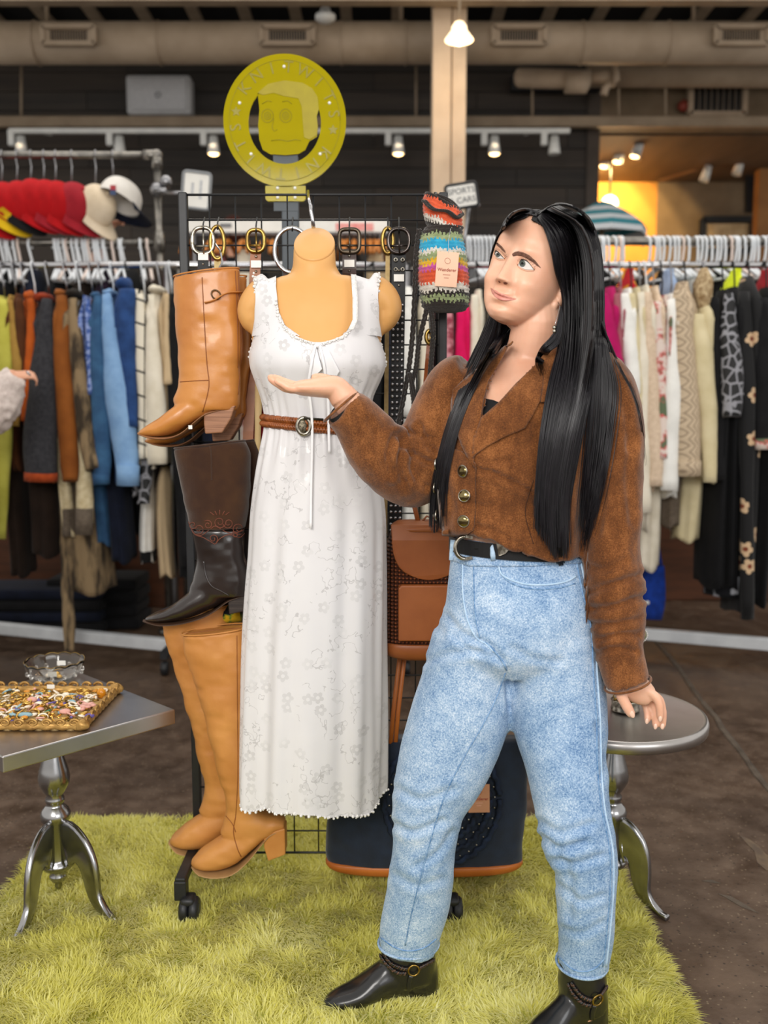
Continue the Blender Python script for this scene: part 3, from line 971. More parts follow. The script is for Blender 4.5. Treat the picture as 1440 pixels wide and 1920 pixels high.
# flower prints: petals around voronoi cell centres
def flower_mat(name, ground, petal, core, scale, thr=0.5, rough=0.75, size=0.30, g2=None, gscale=8, sheen=0.1, bump=0.0, axes=(0, 2), stretch=(1, 1, 1), petal2=None, spec=0.3):
    m, t, b = base(name, rough, 0, spec, sheen)
    tc = t.n('ShaderNodeTexCoord')
    sp = t.n('ShaderNodeSeparateXYZ'); t.l(tc.outputs['Object'], sp.inputs[0])
    cb = t.n('ShaderNodeCombineXYZ'); t.l(sp.outputs[axes[0]], cb.inputs[0]); t.l(sp.outputs[axes[1]], cb.inputs[1])
    vo = t.n('ShaderNodeTexVoronoi', voronoi_dimensions='2D'); vo.inputs['Scale'].default_value = scale
    vo.inputs['Randomness'].default_value = 0.9
    t.l(cb.outputs[0], vo.inputs['Vector'])
    vm = t.n('ShaderNodeVectorMath', operation='SUBTRACT'); t.l(cb.outputs[0], vm.inputs[0]); t.l(vo.outputs['Position'], vm.inputs[1])
    # Position is in texture space: scale back
    sc_ = t.n('ShaderNodeVectorMath', operation='SCALE'); sc_.inputs['Scale'].default_value = scale
    t.l(vm.outputs[0], sc_.inputs[0])
    s2 = t.n('ShaderNodeSeparateXYZ'); t.l(sc_.outputs[0], s2.inputs[0])
    ang = t.math('ARCTAN2', s2.outputs[1], s2.outputs[0])
    vs = t.n('ShaderNodeSeparateColor'); t.l(vo.outputs['Color'], vs.inputs[0])
    ang = t.math('ADD', ang, t.math('MULTIPLY', vs.outputs[1], 6.28))
    rad = t.math('MULTIPLY', t.math('ADD', 0.62, t.math('MULTIPLY', t.math('ABSOLUTE', t.math('COSINE', t.math('MULTIPLY', ang, 2.5))), 0.38)), size)
    d = vo.outputs['Distance']
    pet = t.math('MULTIPLY', t.math('LESS_THAN', d, rad), t.math('GREATER_THAN', vs.outputs[0], thr))
    cor = t.math('MULTIPLY', t.math('LESS_THAN', d, size * 0.3), t.math('GREATER_THAN', vs.outputs[0], thr))
    g = lin(ground)
    if g2:
        g = t.mix(t.noise(tc.outputs['Object'], gscale, 4), lin(ground), lin(g2))
    pc = lin(petal)
    if petal2:
        pc = t.mix(t.noise(tc.outputs['Object'], 7, 2), lin(petal), lin(petal2))
    col = t.mix(pet, g, pc)
    col = t.mix(cor, col, lin(core))
    t.l(col, b.inputs['Base Color'])
    return m, t, b, pet
F_BFLO, _t, _b, _p = flower_mat('cloth_black_floral', '#0e0e10', '#c9ab88', '#7a3a22', 9.5, 0.42, size=0.36)
# check lines on ivory
m, t, b = base('cloth_check', 0.85)
sp = t.n('ShaderNodeSeparateXYZ'); t.l(t.coord(), sp.inputs[0])
l1 = t.math('LESS_THAN', t.math('FRACT', t.math('ADD', t.math('MULTIPLY', sp.outputs[2], 9), t.math('MULTIPLY', sp.outputs[0], 3))), 0.09)
l2 = t.math('LESS_THAN', t.math('FRACT', t.math('MULTIPLY', sp.outputs[0], 19)), 0.1)
t.l(t.mix(t.math('MAXIMUM', l1, l2), lin('#ded6c4'), lin('#2a2826')), b.inputs['Base Color'])
F_CHECK = m

# left rack, from the left edge
garment('lime_blouse', 'lime yellow blouse at the left edge of the rack', 0, 26, 556, 960, F_LIME, [(2, 562, 10), (6, 640, 20), (4, 760, 22), (0, 900, 18), (-4, 1010, 14)], kind='blouse')
garment('mustard_shirt', 'mustard shirt next to the lime blouse', 22, 16, 555, 860, F_OLIVE, [(20, 562, 6), (26, 620, 9), (32, 690, 8), (30, 800, 7)])
garment('brown_shirt', 'brown long-sleeved shirt left of the orange jacket', 38, 16, 552, 880, F_BROWN, [(37, 560, 6), (38, 640, 9), (36, 760, 10)])
garment('brown_trousers', 'dark brown trousers hanging low on the left', 24, 34, 640, 1078, F_DBROWN, None, kind='trousers', hang=None, hd=0.12)
garment('black_brown_skirt', 'very dark brown skirt beside the dark brown trousers', 76, 60, 640, 1040, F_DBROWN, None, kind='skirt', hang=None, hd=0.14)
garment('orange_jacket', 'bright orange jacket beside the charcoal knit', 58, 20, 552, 800, F_ORANGE, [(57, 560, 8), (58, 640, 10), (54, 720, 11), (46, 790, 8)], collar=(9, F_ORANGE), kind='jacket', hang='whitewire')
garment('charcoal_cardigan', 'charcoal wool cardigan with an orange ribbed hem', 84, 36, 556, 895, F_CHAR, [(88, 562, 10), (86, 630, 17), (80, 720, 25), (76, 820, 31), (77, 900, 29)], cuff=(14, fab('orange_rib', '#a5451c', '#8d3815', 40, bump=0.9)), collar=(10, fab('red_orange', '#8e3418', '#7c2c12')), kind='cardigan')
garment('rust_suede_shirt', 'rust brown suede shirt right of the charcoal cardigan', 118, 30, 548, 900, F_RUST, [(115, 555, 10), (116, 640, 16), (124, 760, 18), (130, 860, 17), (132, 902, 14)], collar=(8, F_RUST))
garment('bark_print_shirt', 'brown bark print shirt with a rolled dark collar', 142, 32, 548, 870, F_WOOD, [(136, 560, 9), (142, 640, 14), (154, 740, 15), (166, 830, 16), (174, 880, 14)], collar=(9, fab('black_collar', '#26201a', '#1c1713')), hang='whitewire')
garment('cream_sweater', 'cream knitted sweater with a taupe band at its hem', 132, 34, 690, 1000, F_CREAMK, [(138, 700, 7), (146, 790, 13), (156, 880, 15), (160, 960, 16), (158, 1000, 15)], sm=F_CREAMK, cuff=(46, F_TAUPE), hem=(955, F_TAUPE), kind='sweater', hang=None)
garment('bark_print_dress', 'long brown bark print dress reaching down past the jackets', 152, 84, 820, 1110, F_WOOD, [(124, 960, 10), (126, 1090, 11), (129, 1160, 11), (130, 1222, 10)], kind='dress', hang=None, hd=0.13, flare=1.1)
garment('blue_print_blouse', 'narrow blue printed blouse beside the denim shirts', 166, 14, 556, 780, F_PRINTB, [(164, 562, 6), (168, 640, 8), (172, 740, 8)], kind='blouse')
garment('mid_denim_shirt', 'mid blue denim shirt left of the light denim shirt', 184, 28, 552, 905, F_DEN, [(184, 556, 9), (184, 640, 15), (188, 760, 17), (192, 860, 16), (190, 905, 15)], cuff=(16, F_DEN), collar=(7, F_DEN))
garment('light_denim_shirt', 'light blue denim shirt with a buttoned cuff', 206, 30, 546, 880, F_LDEN, [(199, 552, 8), (207, 620, 16), (222, 740, 25), (236, 850, 23), (240, 908, 20)], cuff=(36, F_LDEN), collar=(7, F_LDEN), hang='whitewire')
garment('dark_denim_jacket', 'dark blue denim jacket with a rounded shoulder', 234, 34, 530, 900, F_DDEN, [(238, 545, 15), (236, 600, 17), (242, 700, 14), (246, 800, 12)], collar=(12, F_DDEN), kind='jacket', hang='black')
garment('blue_jeans', 'pair of blue jeans hanging under the denim shirts', 192, 36, 780, 1020, F_DEN, None, kind='jeans', hang=None, hd=0.1)
garment('navy_skirt', 'black navy skirt below the light denim shirt', 222, 40, 800, 1052, F_NAVY, None, kind='skirt', hang=None, hd=0.12)
garment('check_blouse', 'ivory blouse with thin black window lines', 264, 26, 545, 870, F_CHECK, [(262, 552, 7), (264, 640, 11), (270, 760, 12), (272, 860, 11)], kind='blouse', hang='whitewire')
garment('ivory_cardigan', 'ivory cardigan with a broad black hem', 294, 40, 540, 872, F_IVORY, [(284, 552, 7), (286, 640, 14), (292, 760, 19), (296, 870, 18)], hem=(872, F_BLACK), kind='cardigan', collar=(8, F_IVORY))
garment('sequin_blouse', 'black patterned sleeve hanging low beside the light denim cuff', 270, 26, 800, 925, F_LACE, [(268, 820, 8), (272, 880, 12), (270, 945, 12)], kind='blouse', hang=None)
garment('white_striped_shorts', 'white cloth with a black edge below the ivory cardigan', 278, 26, 880, 1052, F_WHITE, None, hem=(1035, F_BLACK), kind='shorts', hang=None, hd=0.08)
garment('beige_cord_trousers', 'beige corduroy trousers below the ivory cardigan', 312, 30, 860, 1080, F_BEIGE, None, kind='trousers', hang=None, hd=0.1)
garment('black_coat', 'long black coat behind the tan boot', 342, 34, 540, 1082, F_BLACK, [(326, 552, 9), (328, 680, 15), (338, 850, 15), (352, 1060, 12)], kind='coat', hang='black', collar=(10, F_BLACK))
garment('beige_blouse', 'narrow beige blouse between ivory cardigan and black coat', 316, 16, 545, 800, F_BEIGE, [(314, 552, 5), (314, 640, 8), (316, 720, 8)], kind='blouse', hang='whitewire')
# behind the wire grid
for px, wd, top, bot, mm, nm, lab, kd in (
        (395, 40, 545, 1000, F_NAVY, 'navy_coat', 'navy coat hidden behind the tan and brown boots', 'coat'),
        (470, 40, 545, 930, F_FLOR, 'floral_shirt', 'floral shirt behind the wire grid left of the white dress', 'shirt'),
        (700, 36, 545, 1000, F_BLACK, 'black_gown', 'black gown behind the wire grid right of the white dress', 'dress'),
        (735, 30, 545, 960, F_NAVY, 'navy_gown', 'navy gown behind the studded belt', 'dress'),
        (768, 34, 540, 1080, F_WHITE, 'white_blouse', 'white blouse seen through the grid beside the studded belt', 'blouse'),
        (800, 30, 545, 1060, F_IVORY, 'ivory_blouse', 'ivory blouse seen through the grid behind the brown cords', 'blouse'),
        (838, 26, 548, 960, F_PFLO, 'pink_floral_blouse', 'pink floral blouse below the crochet bag', 'blouse'),
        (866, 26, 545, 900, F_PINK, 'hot_pink_jacket', 'hot pink jacket below the crochet bag', 'jacket'),
        (892, 26, 545, 900, F_IVORY, 'pale_knit_top', 'pale knitted top just left of the long black hair', 'top'),
        (925, 26, 545, 900, F_TAUPE, 'grey_knit_top', 'grey knitted top behind the long black hair', 'top'),
        (958, 30, 545, 920, F_BLACK, 'black_blazer', 'black blazer behind the head of the woman', 'jacket'),
        (992, 30, 545, 940, F_ROSE, 'rose_dress', 'rose dress behind the neck of the woman', 'dress'),
        (1026, 30, 545, 900, F_IVORY, 'ivory_blazer', 'ivory blazer hidden behind the long black hair', 'jacket'),
        (1060, 30, 545, 960, F_NAVY, 'navy_dress', 'navy dress hidden behind the long black hair', 'dress'),
        (1094, 30, 545, 920, F_MAG, 'magenta_coat', 'magenta coat hidden behind the edge of the black hair', 'coat')):
    garment(nm, lab, px, wd, top, bot, mm, [(px - 2, top + 8, 7), (px - 1, top + 100, wd * 0.4), (px, top + 240, wd * 0.42)], kind=kd, hang='black')
# right rack
garment('magenta_dress', 'magenta dress just right of the long black hair', 1140, 40, 540, 900, F_MAG, [(1130, 552, 10), (1138, 620, 18), (1148, 690, 20)], kind='dress', hang='black')
garment('rose_cardigan', 'dusty rose cardigan right of the magenta dress', 1160, 16, 540, 860, F_ROSE, [(1158, 550, 7), (1160, 640, 9), (1162, 720, 9)], kind='cardigan')
garment('white_embroidered_blouse', 'white blouse with navy stitching', 1180, 26, 542, 860, F_WHITE, [(1172, 552, 8), (1180, 640, 14), (1188, 740, 14)], kind='blouse', hang='black')
garment('pale_cream_blouse', 'pale cream blouse in the right rack', 1196, 18, 540, 900, F_CREAM, [(1184, 552, 6), (1192, 640, 9), (1196, 760, 9)], kind='blouse')
garment('ivory_tunic', 'ivory tunic left of the peach knit', 1208, 20, 536, 990, F_IVORY, [(1202, 548, 7), (1206, 660, 11), (1206, 800, 12), (1208, 960, 13)], kind='tunic', hang='whitewire')
garment('peach_knit_cardigan', 'peach knitted cardigan in the right rack', 1222, 24, 538, 915, F_PEACH, [(1214, 548, 8), (1218, 660, 13), (1226, 800, 14), (1230, 912, 13)], kind='cardigan')
garment('rose_floral_blouse', 'coral rose floral blouse between knit cardigans', 1238, 22, 555, 880, F_FLOR, [(1232, 566, 8), (1238, 660, 11), (1242, 780, 10), (1244, 860, 9)], kind='blouse', hang='black')
garment('ivory_sweater', 'ivory sweater with long ribbed sleeve', 1256, 30, 552, 930, F_WHITE, [(1260, 562, 8), (1264, 660, 14), (1260, 780, 16), (1254, 920, 16)], kind='sweater')
garment('quilted_jacket', 'beige quilted jacket with herringbone stitching', 1282, 44, 530, 880, F_QUILT, [(1274, 545, 12), (1282, 640, 20), (1290, 780, 22), (1292, 890, 21)], kind='jacket', hang='black', cuff=(26, F_QUILT))
garment('cream_parka', 'cream parka with a brown fur collar', 1318, 40, 545, 900, F_CREAM, [(1306, 590, 15), (1318, 680, 21), (1328, 800, 16), (1330, 905, 13)], collar=(48, F_FUR), kind='coat', hang='wire')
garment('white_trousers', 'off-white trousers hanging beside her sleeve', 1216, 46, 760, 1066, F_IVORY, None, kind='trousers', hang=None, hd=0.1)
garment('cream_trousers', 'cream trousers below the quilted jacket', 1294, 44, 780, 1012, F_CREAM, None, kind='trousers', hang=None, hd=0.1)
garment('beige_shirt_tail', 'taupe shirt tail below the ivory sweater', 1262, 34, 800, 985, F_TAUPE, None, kind='shirt', hang=None, hd=0.1)
garment('black_slip_dress', 'plain black dress right of the cream parka', 1352, 34, 545, 1100, F_BLACK, [(1340, 560, 8), (1344, 720, 12), (1348, 900, 10)], kind='dress', hang='black')
garment('black_lace_dress', 'black dress with a grey lace sleeve', 1374, 30, 540, 1100, F_BLACK, [(1366, 552, 8), (1368, 640, 18), (1372, 720, 20), (1372, 782, 17)], sm=F_LACE, kind='dress', hang='black')
garment('grey_patch_dress', 'black skirt with pale grey patches at its hem', 1362, 56, 880, 1115, F_BLACK, None, hem=(1082, fab('grey_blotch', '#15161a', '#b5b8c0', 12, lo=0.5, hi=0.56)), kind='skirt', hang=None, hd=0.12, flare=1.2)
garment('black_floral_dress', 'long black dress printed with cream flowers', 1402, 34, 520, 1150, F_BFLO, [(1396, 548, 10), (1398, 700, 16), (1400, 900, 13), (1402, 1160, 12)], kind='dress', hang='black')
garment('black_evening_dress', 'plain black dress at the right edge', 1434, 34, 540, 1130, F_BLACK, [(1428, 560, 12), (1430, 720, 18), (1432, 840, 16)], cuff=(18, F_FLOR), kind='dress', hang='black')
garment('red_blouse', 'red top at the upper right edge of the rack', 1432, 26, 506, 620, fab('scarlet', '#a3182a', '#8e1222'), None, kind='top', hang=None, Y0=RY + 0.25)
garment('neon_scarf', 'neon yellow scarf over a hanger above the lace dress', 1378, 30, 505, 552, fab('neon_yellow', '#d8e626', '#c9d91c'), None, kind='scarf', hang=None, Y0=RY + 0.25)
garment('red_yellow_top', 'red and yellow top behind the magenta dress', 1180, 34, 505, 560, fab('red_yellow', '#b01020', '#e0a81c', 6, lo=0.48, hi=0.52), None, kind='top', hang=None, Y0=RY + 0.25)
garment('pale_blue_top', 'pale blue top behind the ivory sweater', 1258, 30, 506, 600, fab('pale_blue', '#9fb4d4', '#8da3c6'), None, kind='top', hang=None, Y0=RY + 0.25)
# filler row on the rear rail, a dark mass of clothes
for px, top, bot, mm, lab in ((20, 506, 900, F_BLACK, 'black coat in the rear row behind the lime blouse'), (66, 508, 950, F_NAVY, 'navy coat in the rear row behind the orange jacket'), (110, 506, 900, F_BLACK, 'black coat in the rear row behind the rust shirt'), (160, 508, 960, F_DBROWN, 'brown coat in the rear row behind the bark print shirt'), (205, 508, 900, fab('plum', '#2a1a2e', '#1f1322'), 'plum coat in the rear row behind the denim shirts'), (250, 508, 1000, F_BLACK, 'black coat in the rear row behind the dark denim jacket'), (300, 506, 960, F_DBROWN, 'brown coat in the rear row behind the ivory cardigan'), (350, 510, 1000, F_BLACK, 'black coat in the rear row behind the boots'),
                              (1130, 508, 980, F_BLACK, 'black coat in the rear row behind the magenta dress'), (1190, 508, 1000, F_DBROWN, 'brown coat in the rear row behind the white blouse'), (1246, 508, 980, F_BLACK, 'black coat in the rear row behind the floral blouse'), (1300, 506, 1000, F_WHITE, 'white shirt in the rear row behind the quilted jacket'), (1350, 510, 1040, F_BLACK, 'black coat in the rear row behind the lace dress'), (1410, 510, 1080, F_BLACK, 'black coat in the rear row behind the floral dress'),
                              (420, 515, 980, F_IVORY, 'pale shirt in the rear row behind the wire grid'), (640, 515, 980, F_NAVY, 'navy coat in the rear row behind the white dress'), (770, 515, 1020, F_BLACK, 'black coat in the rear row behind the studded belt'), (840, 515, 1000, F_BLACK, 'black coat in the rear row behind the crochet bag')):
    garment('rear_coat', lab, px, 48, top, bot, mm, None, kind='coat', hang=None, Y0=QY, hd=0.18)
# --- blue shopping bag under the right rack
c = P(1222, 1160, 4.7)
bb_ = thing('blue_tote', 'royal blue cloth bag with pearl beads below the white trousers', 'bag', c)
BLU = fab('royal_blue', '#163a94', '#102c75')
MB().sec([(1218, 1158, 4.7, 22, 0.05), (1222, 1120, 4.7, 24, 0.06), (1226, 1075, 4.7, 20, 0.03), (1226, 1062, 4.7, 19, 0.02)], 24, e=3, n=10).build('bag_body', BLU, bb_)
for px in (1207, 1214):
    MB().ball(P(px, 1130, 4.63), 0.011).build('pearl', WHITEP, bb_)
MB().tube([P(1210, 1064, 4.7), P(1212, 1010, 4.7), P(1232, 1010, 4.7), P(1240, 1064, 4.7)], 0.008, 6).build('strap', BLU, bb_)
# --- brown backing bench and dark piles behind the left rack
WOODB = mat('red_brown_board', '#5c3319', '#47260f', 4, rough=0.6, stretch=(1, 1, 6))
o = MB().box((P(170, 1050, 6.0).x, 6.0, 0.31), (1.9, 0.3, 0.62)).build('wooden_bench', WOODB, smooth=False, bevel=0.01)
tag(o, 'reddish brown wooden chest behind the left clothes rack', 'chest')
o = MB().box((P(1290, 1050, 6.2).x, 6.2, 0.31), (1.7, 0.3, 0.62)).build('wooden_bench', WOODB, smooth=False, bevel=0.01)
tag(o, 'reddish brown wooden chest behind the right clothes rack', 'chest')
def pile(name, label, px, py, Y, wm, hm, m):
    c = G(px, py, 0.0)
    T = thing(name, label, 'clothes pile', (c.x, Y, 0))
    for i in range(4):
        MB().box((c.x + 0.015 * sin(i * 3), Y, hm * (i + 0.5) / 4), (wm - 0.03 * (i % 2), 0.34, hm / 4.05)).build('folded_layer', m if i % 2 else F_BLACK, T, bevel=0.02, subsurf=1)
pile('folded_jeans', 'stack of dark folded jeans on the floor under the left rack', 60, 1170, 5.3, 1.0, 0.26, F_NAVY)
pile('folded_coats', 'stack of black folded clothes on the floor beside the dark jeans', 200, 1160, 5.4, 0.55, 0.3, F_BLACK)

# --- caps
def cap(px, py, fwd, up, crown_m, brim_m, label, strap=False, Y=QY, extra=None, s=1.0):
    c = P(px, py, Y)
    f = Vector(fwd).normalized()
    u = Vector(up); u = (u - f * u.dot(f)).normalized()
    r = u.cross(f)
    M = Matrix((f, r, u)).transposed()
    T = thing('baseball_cap', label, 'cap', c, 'caps on the pipe rack')
    W = lambda x, y, z: c + M @ Vector((x * s, y * s, z * s))
    rings = []
    for i in range(11):
        a = i / 10
        R = cos(a * pi / 2) ** 0.62 if i < 10 else 0.02
        rings.append([W(0.098 * R * cos(2 * pi * k / 28) * (1.08), 0.082 * R * sin(2 * pi * k / 28), 0.115 * sin(a * pi / 2) ** 0.9) for k in range(28)])
    MB().rings(rings, cap=False).build('crown', crown_m, T)
    bt, bb2 = [], []
    br = MB()
    rr = []
    for i in range(7):
        q = i / 6
        row = []
        for k in range(15):
            a = radians(-72 + 144 * k / 14)
            rad = 0.098 + 0.078 * q * (0.55 + 0.45 * cos(a))
            row.append(W(rad * cos(a) * 1.05, 0.084 * (1 + 0.1 * q) * sin(a) * (rad / 0.098) ** 0.15, 0.004 - 0.03 * abs(sin(a)) ** 2 * q - 0.006 * q))
        rr.append(row)
    n = 15
    br.add([p for row in rr for p in row], [(i * n + j, i * n + j + 1, (i + 1) * n + j + 1, (i + 1) * n + j) for i in range(6) for j in range(n - 1)])
    br.build('brim', brim_m, T, solid=0.004)
    MB().ball(W(0, 0, 0.116), 0.009 * s).build('top_button', crown_m, T)
    if strap:
        MB().torus(W(-0.075, 0, 0.028), M @ Vector((1, 0, 0.4)), 0.034 * s, 0.006, 20, 6, a0=0, a1=pi, right=M @ Vector((0, 1, 0))).build('back_strap', crown_m, T)
    for kk in range(3):
        a = kk * pi / 3
        MB().tube([W(0.106 * cos(a) * cos(q) ** 0.62, 0.083 * sin(a) * cos(q) ** 0.62, 0.116 * sin(q) ** 0.9) for q in np.linspace(0.05, 1.5, 9)], 0.0018, 5).build('seam', crown_m, T)
    if extra:
        extra(T, W)
    # clip hanger
    hz = P(px, 291, Y).z
    top = W(-0.06, 0, 0.07)
    hx = top.x
    MB().torus((hx, Y, CZ), (1, 0.2, 0), 0.027, 0.004, 16, 6, a0=-0.6, a1=3.6, right=(0, 1, 0)).build('clip_hook', STEEL, T)
    MB().tube([(hx, Y - 0.02, CZ - 0.02), (hx, Y, CZ - 0.06), top], 0.004, 6).build('clip_wire', STEEL, T)
    MB().bar(top + Vector((0, 0, 0.035)), top - Vector((0, 0, 0.012)), 0.02, 0.016).build('clip', BLACKM, T, smooth=False)
    return T
C_RED = fab('cap_red', '#b80f16', '#a00b12', 12)
C_DRED = fab('cap_brick', '#a3202c', '#8c1824', 12)
C_YEL = fab('cap_yellow', '#e0b81c', '#cfa510', 10)
C_BLK = fab('cap_black', '#141416', '#0f0f10', 10)
C_WHT = fab('cap_cream', '#dccbb2', '#cdbba0', 10)
C_WH2 = fab('cap_white', '#e0dcd6', '#cfcac2', 10)
FW = (0.66, -0.2, -0.72); UPV = (0.6, -0.5, 0.62)
def flame(T, W):
    MB().prism([W(0.02, -0.084, 0.01), W(0.09, -0.05, 0.012), W(0.085, -0.045, 0.05), W(0.05, -0.07, 0.06)], (0.002, -0.004, 0)).build('flame_patch', C_YEL, T, smooth=False)
caps = [(-22, 396, C_RED, C_RED, 'red cap cut by the left picture edge'), (8, 392, C_RED, C_YEL, 'red cap with a yellow brim nearest the left edge'), (36, 390, C_RED, C_BLK, 'red cap with a black brim, beside the yellow-brimmed one'), (62, 386, C_RED, C_RED, 'plain red cap in the middle of the row'), (86, 388, C_RED, C_DRED, 'red cap with a darker red brim'), (108, 390, C_RED, C_RED, 'plain red cap left of the faded red cap'), (138, 392, C_DRED, C_DRED, 'faded red cap next to the cream cap')]
for px, py, a_, b_, lab in caps:
    cap(px, py, FW, UPV, a_, b_, lab, extra=flame if b_ is C_YEL else None, s=1.16)
cap(176, 392, (0.55, -0.1, -0.83), (0.75, -0.45, 0.5), C_WHT, C_WHT, 'cream cap beside the faded red cap', s=1.1)
def badge(T, W):
    for k, cc in enumerate(('#a8323c', '#3a4a6c')):
        MB().box(P(212, 352 + 9 * k, QY - 0.115), (0.03, 0.004, 0.026)).build('badge', mat('badge_%d' % k, cc, cc), T, smooth=False)
cap(222, 380, (0.62, 0.5, -0.45), (-0.05, 0.1, 0.95), C_WH2, fab('cap_navy', '#12182a', '#0d1220'), 'white cap with a navy brim at the right end of the row', strap=True, extra=badge, s=1.15)

# --- people behind and beside the racks
SKIN = mat('bare_skin', '#dda78a', '#d39a7c', 20, rough=0.5, sss=0.15)
def hand_mesh(mb, wrist, dirv, palm_n, s=1.0, curl=0.5, thumb=1, spread=0.12):
    """palm and five bent fingers added to mb; wrist point, pointing direction, palm normal"""
    d = Vector(dirv).normalized(); n = Vector(palm_n); n = (n - d * n.dot(d)).normalized(); r = d.cross(n)
    W = lambda a, b, c: Vector(wrist) + (d * a + r * b + n * c) * s
    rings = []
    for a, hw, th in ((-0.03, 0.027, 0.021), (0.0, 0.028, 0.020), (0.03, 0.036, 0.017), (0.065, 0.041, 0.0145), (0.092, 0.040, 0.012), (0.098, 0.034, 0.009)):
        rings.append([W(a, hw * cos(2 * pi * k / 16), th * sin(2 * pi * k / 16)) for k in range(16)])
    mb.rings(rings)
    for i, (b0, L, rr) in enumerate(((-0.030, 0.070, 0.0088), (-0.0105, 0.078, 0.0092), (0.0095, 0.073, 0.0090), (0.0285, 0.058, 0.0080))):
        pts = []
        a, c, ang = 0.088, 0.0, 0.0
        for j in range(9):
            q = j / 8
            pts.append(W(a, thumb * b0 * (1 + spread * q * 4), c))
            ang = curl * (0.25 + 1.1 * q) * (1 + 0.08 * i)
            a += L / 8 * cos(ang); c += L / 8 * sin(ang)
        mb.tube(pts, [rr * s * x for x in (1.0, 1.0, 0.96, 0.98, 0.92, 0.9, 0.85, 0.72, 0.4)], 10)
    pts = [W(0.01, -thumb * 0.022, 0.006), W(0.03, -thumb * 0.042, 0.012), W(0.052, -thumb * 0.055, 0.018), W(0.072, -thumb * 0.058, 0.02), W(0.084, -thumb * 0.056, 0.022)]
    mb.tube([Vector(p) for p in smooth_path([tuple(p) for p in pts], 9)], [x * s for x in (0.015, 0.014, 0.0125, 0.0115, 0.011, 0.0108, 0.0100, 0.008, 0.004)], 10)

FLUFF = fab('fleece', '#dccfc8', '#c9bab3', 60, bump=1.0, bscale=90)
pc = P(-95, 1000, 3.95)
pn = thing('person', 'person mostly out of frame in a fluffy cream fleece, hand on the lime blouse', 'person', (pc.x, 3.95, 0))
b1 = MB()
b1.sec([(30, 700, 3.95, 13, 0.026), (18, 712, 3.95, 14, 0.028), (2, 722, 3.95, 16, 0.03)], 16)
hand_mesh(b1, P(24, 704, 3.95), (0.8, 0.55, 0.05), (0, 0.6, -0.8), 0.85, curl=1.5, thumb=-1)
b1.ball(P(-130, 470, 4.0), (0.078, 0.098, 0.115))
hq = P(-130, 470, 4.0)
b1.ball(hq + Vector((0.075, -0.02, -0.02)), (0.022, 0.014, 0.016)); b1.ball(hq + Vector((0.055, -0.03, -0.08)), (0.03, 0.03, 0.03))
b1.tube([P(-130, 500, 4.0), P(-130, 560, 4.0)], 0.05, 14)
b1.tube([P(-130, 540, 4.0), P(-130, 690, 4.0), P(-70, 770, 3.98), P(-10, 735, 3.96), P(10, 715, 3.95)], [0.05, 0.06, 0.04, 0.035, 0.028], 14)
hb = b1.build('body', SKIN, pn, remesh=0.007, relax=3)
b2 = MB()
b2.sec([(30, 702, 3.95, 24, 0.055), (16, 724, 3.95, 32, 0.07), (2, 755, 3.95, 36, 0.08), (-30, 790, 3.96, 38, 0.085), (-75, 760, 3.98, 40, 0.09), (-110, 690, 4.0, 46, 0.1)], 20, n=16)
b2.hsec([(560, -150, -110, 4.0, 0.06), (600, -200, -60, 4.0, 0.1), (680, -215, -45, 4.0, 0.13), (800, -210, -50, 4.0, 0.14), (950, -215, -45, 4.0, 0.15)], 28, n=12)
b2.sec([(-190, 610, 4.02, 36, 0.09), (-215, 720, 4.04, 36, 0.085), (-222, 840, 4.0, 32, 0.075), (-205, 930, 3.94, 26, 0.06)], 20, n=12)
b2.build('fleece_jacket', FLUFF, pn, remesh=0.014, relax=2, disp=lambda v, n: v + n * (0.009 * vnoise(v * 45, 2) + 0.005 * vnoise(v * 110, 5))[:, None])
b3 = MB()
for q in (-1, 1):
    b3.tube([(pc.x - 0.02 + q * 0.09, 4.0, 0.95), (pc.x - 0.02 + q * 0.09, 3.98, 0.5), (pc.x - 0.02 + q * 0.09, 4.0, 0.06)], [0.09, 0.065, 0.05], 14)
b3.ball((pc.x - 0.02, 4.0, 0.95), (0.17, 0.12, 0.12))
b3.build('trousers', F_NAVY, pn, remesh=0.015, relax=2)
b4 = MB()
for q in (-1, 1):
    b4.ball((pc.x - 0.02 + q * 0.09, 3.94, 0.04), (0.045, 0.12, 0.04))
b4.build('shoes', F_BLACK, pn)
for dy in (-0.05, 0.012):
    MB().ball(hq + Vector((0.066, dy, 0.012)), (0.008, 0.011, 0.007)).build('eye', F_DBROWN, pn)
MB().tube([hq + Vector((0.072, -0.05, -0.055)), hq + Vector((0.082, -0.02, -0.056)), hq + Vector((0.076, 0.012, -0.055))], 0.005, 6).build('lips', F_ROSE, pn)
MB().torus(P(53, 700, 3.93), (0.6, 0.4, 0.6), 0.011, 0.003).build('finger_ring', CHROME, pn)
MB().ball(P(-133, 455, 4.03) + Vector((-0.022, 0.01, 0.0)), (0.085, 0.11, 0.118)).build('hair', fab('brown_hair', '#3a2618', '#2a1a10'), pn)
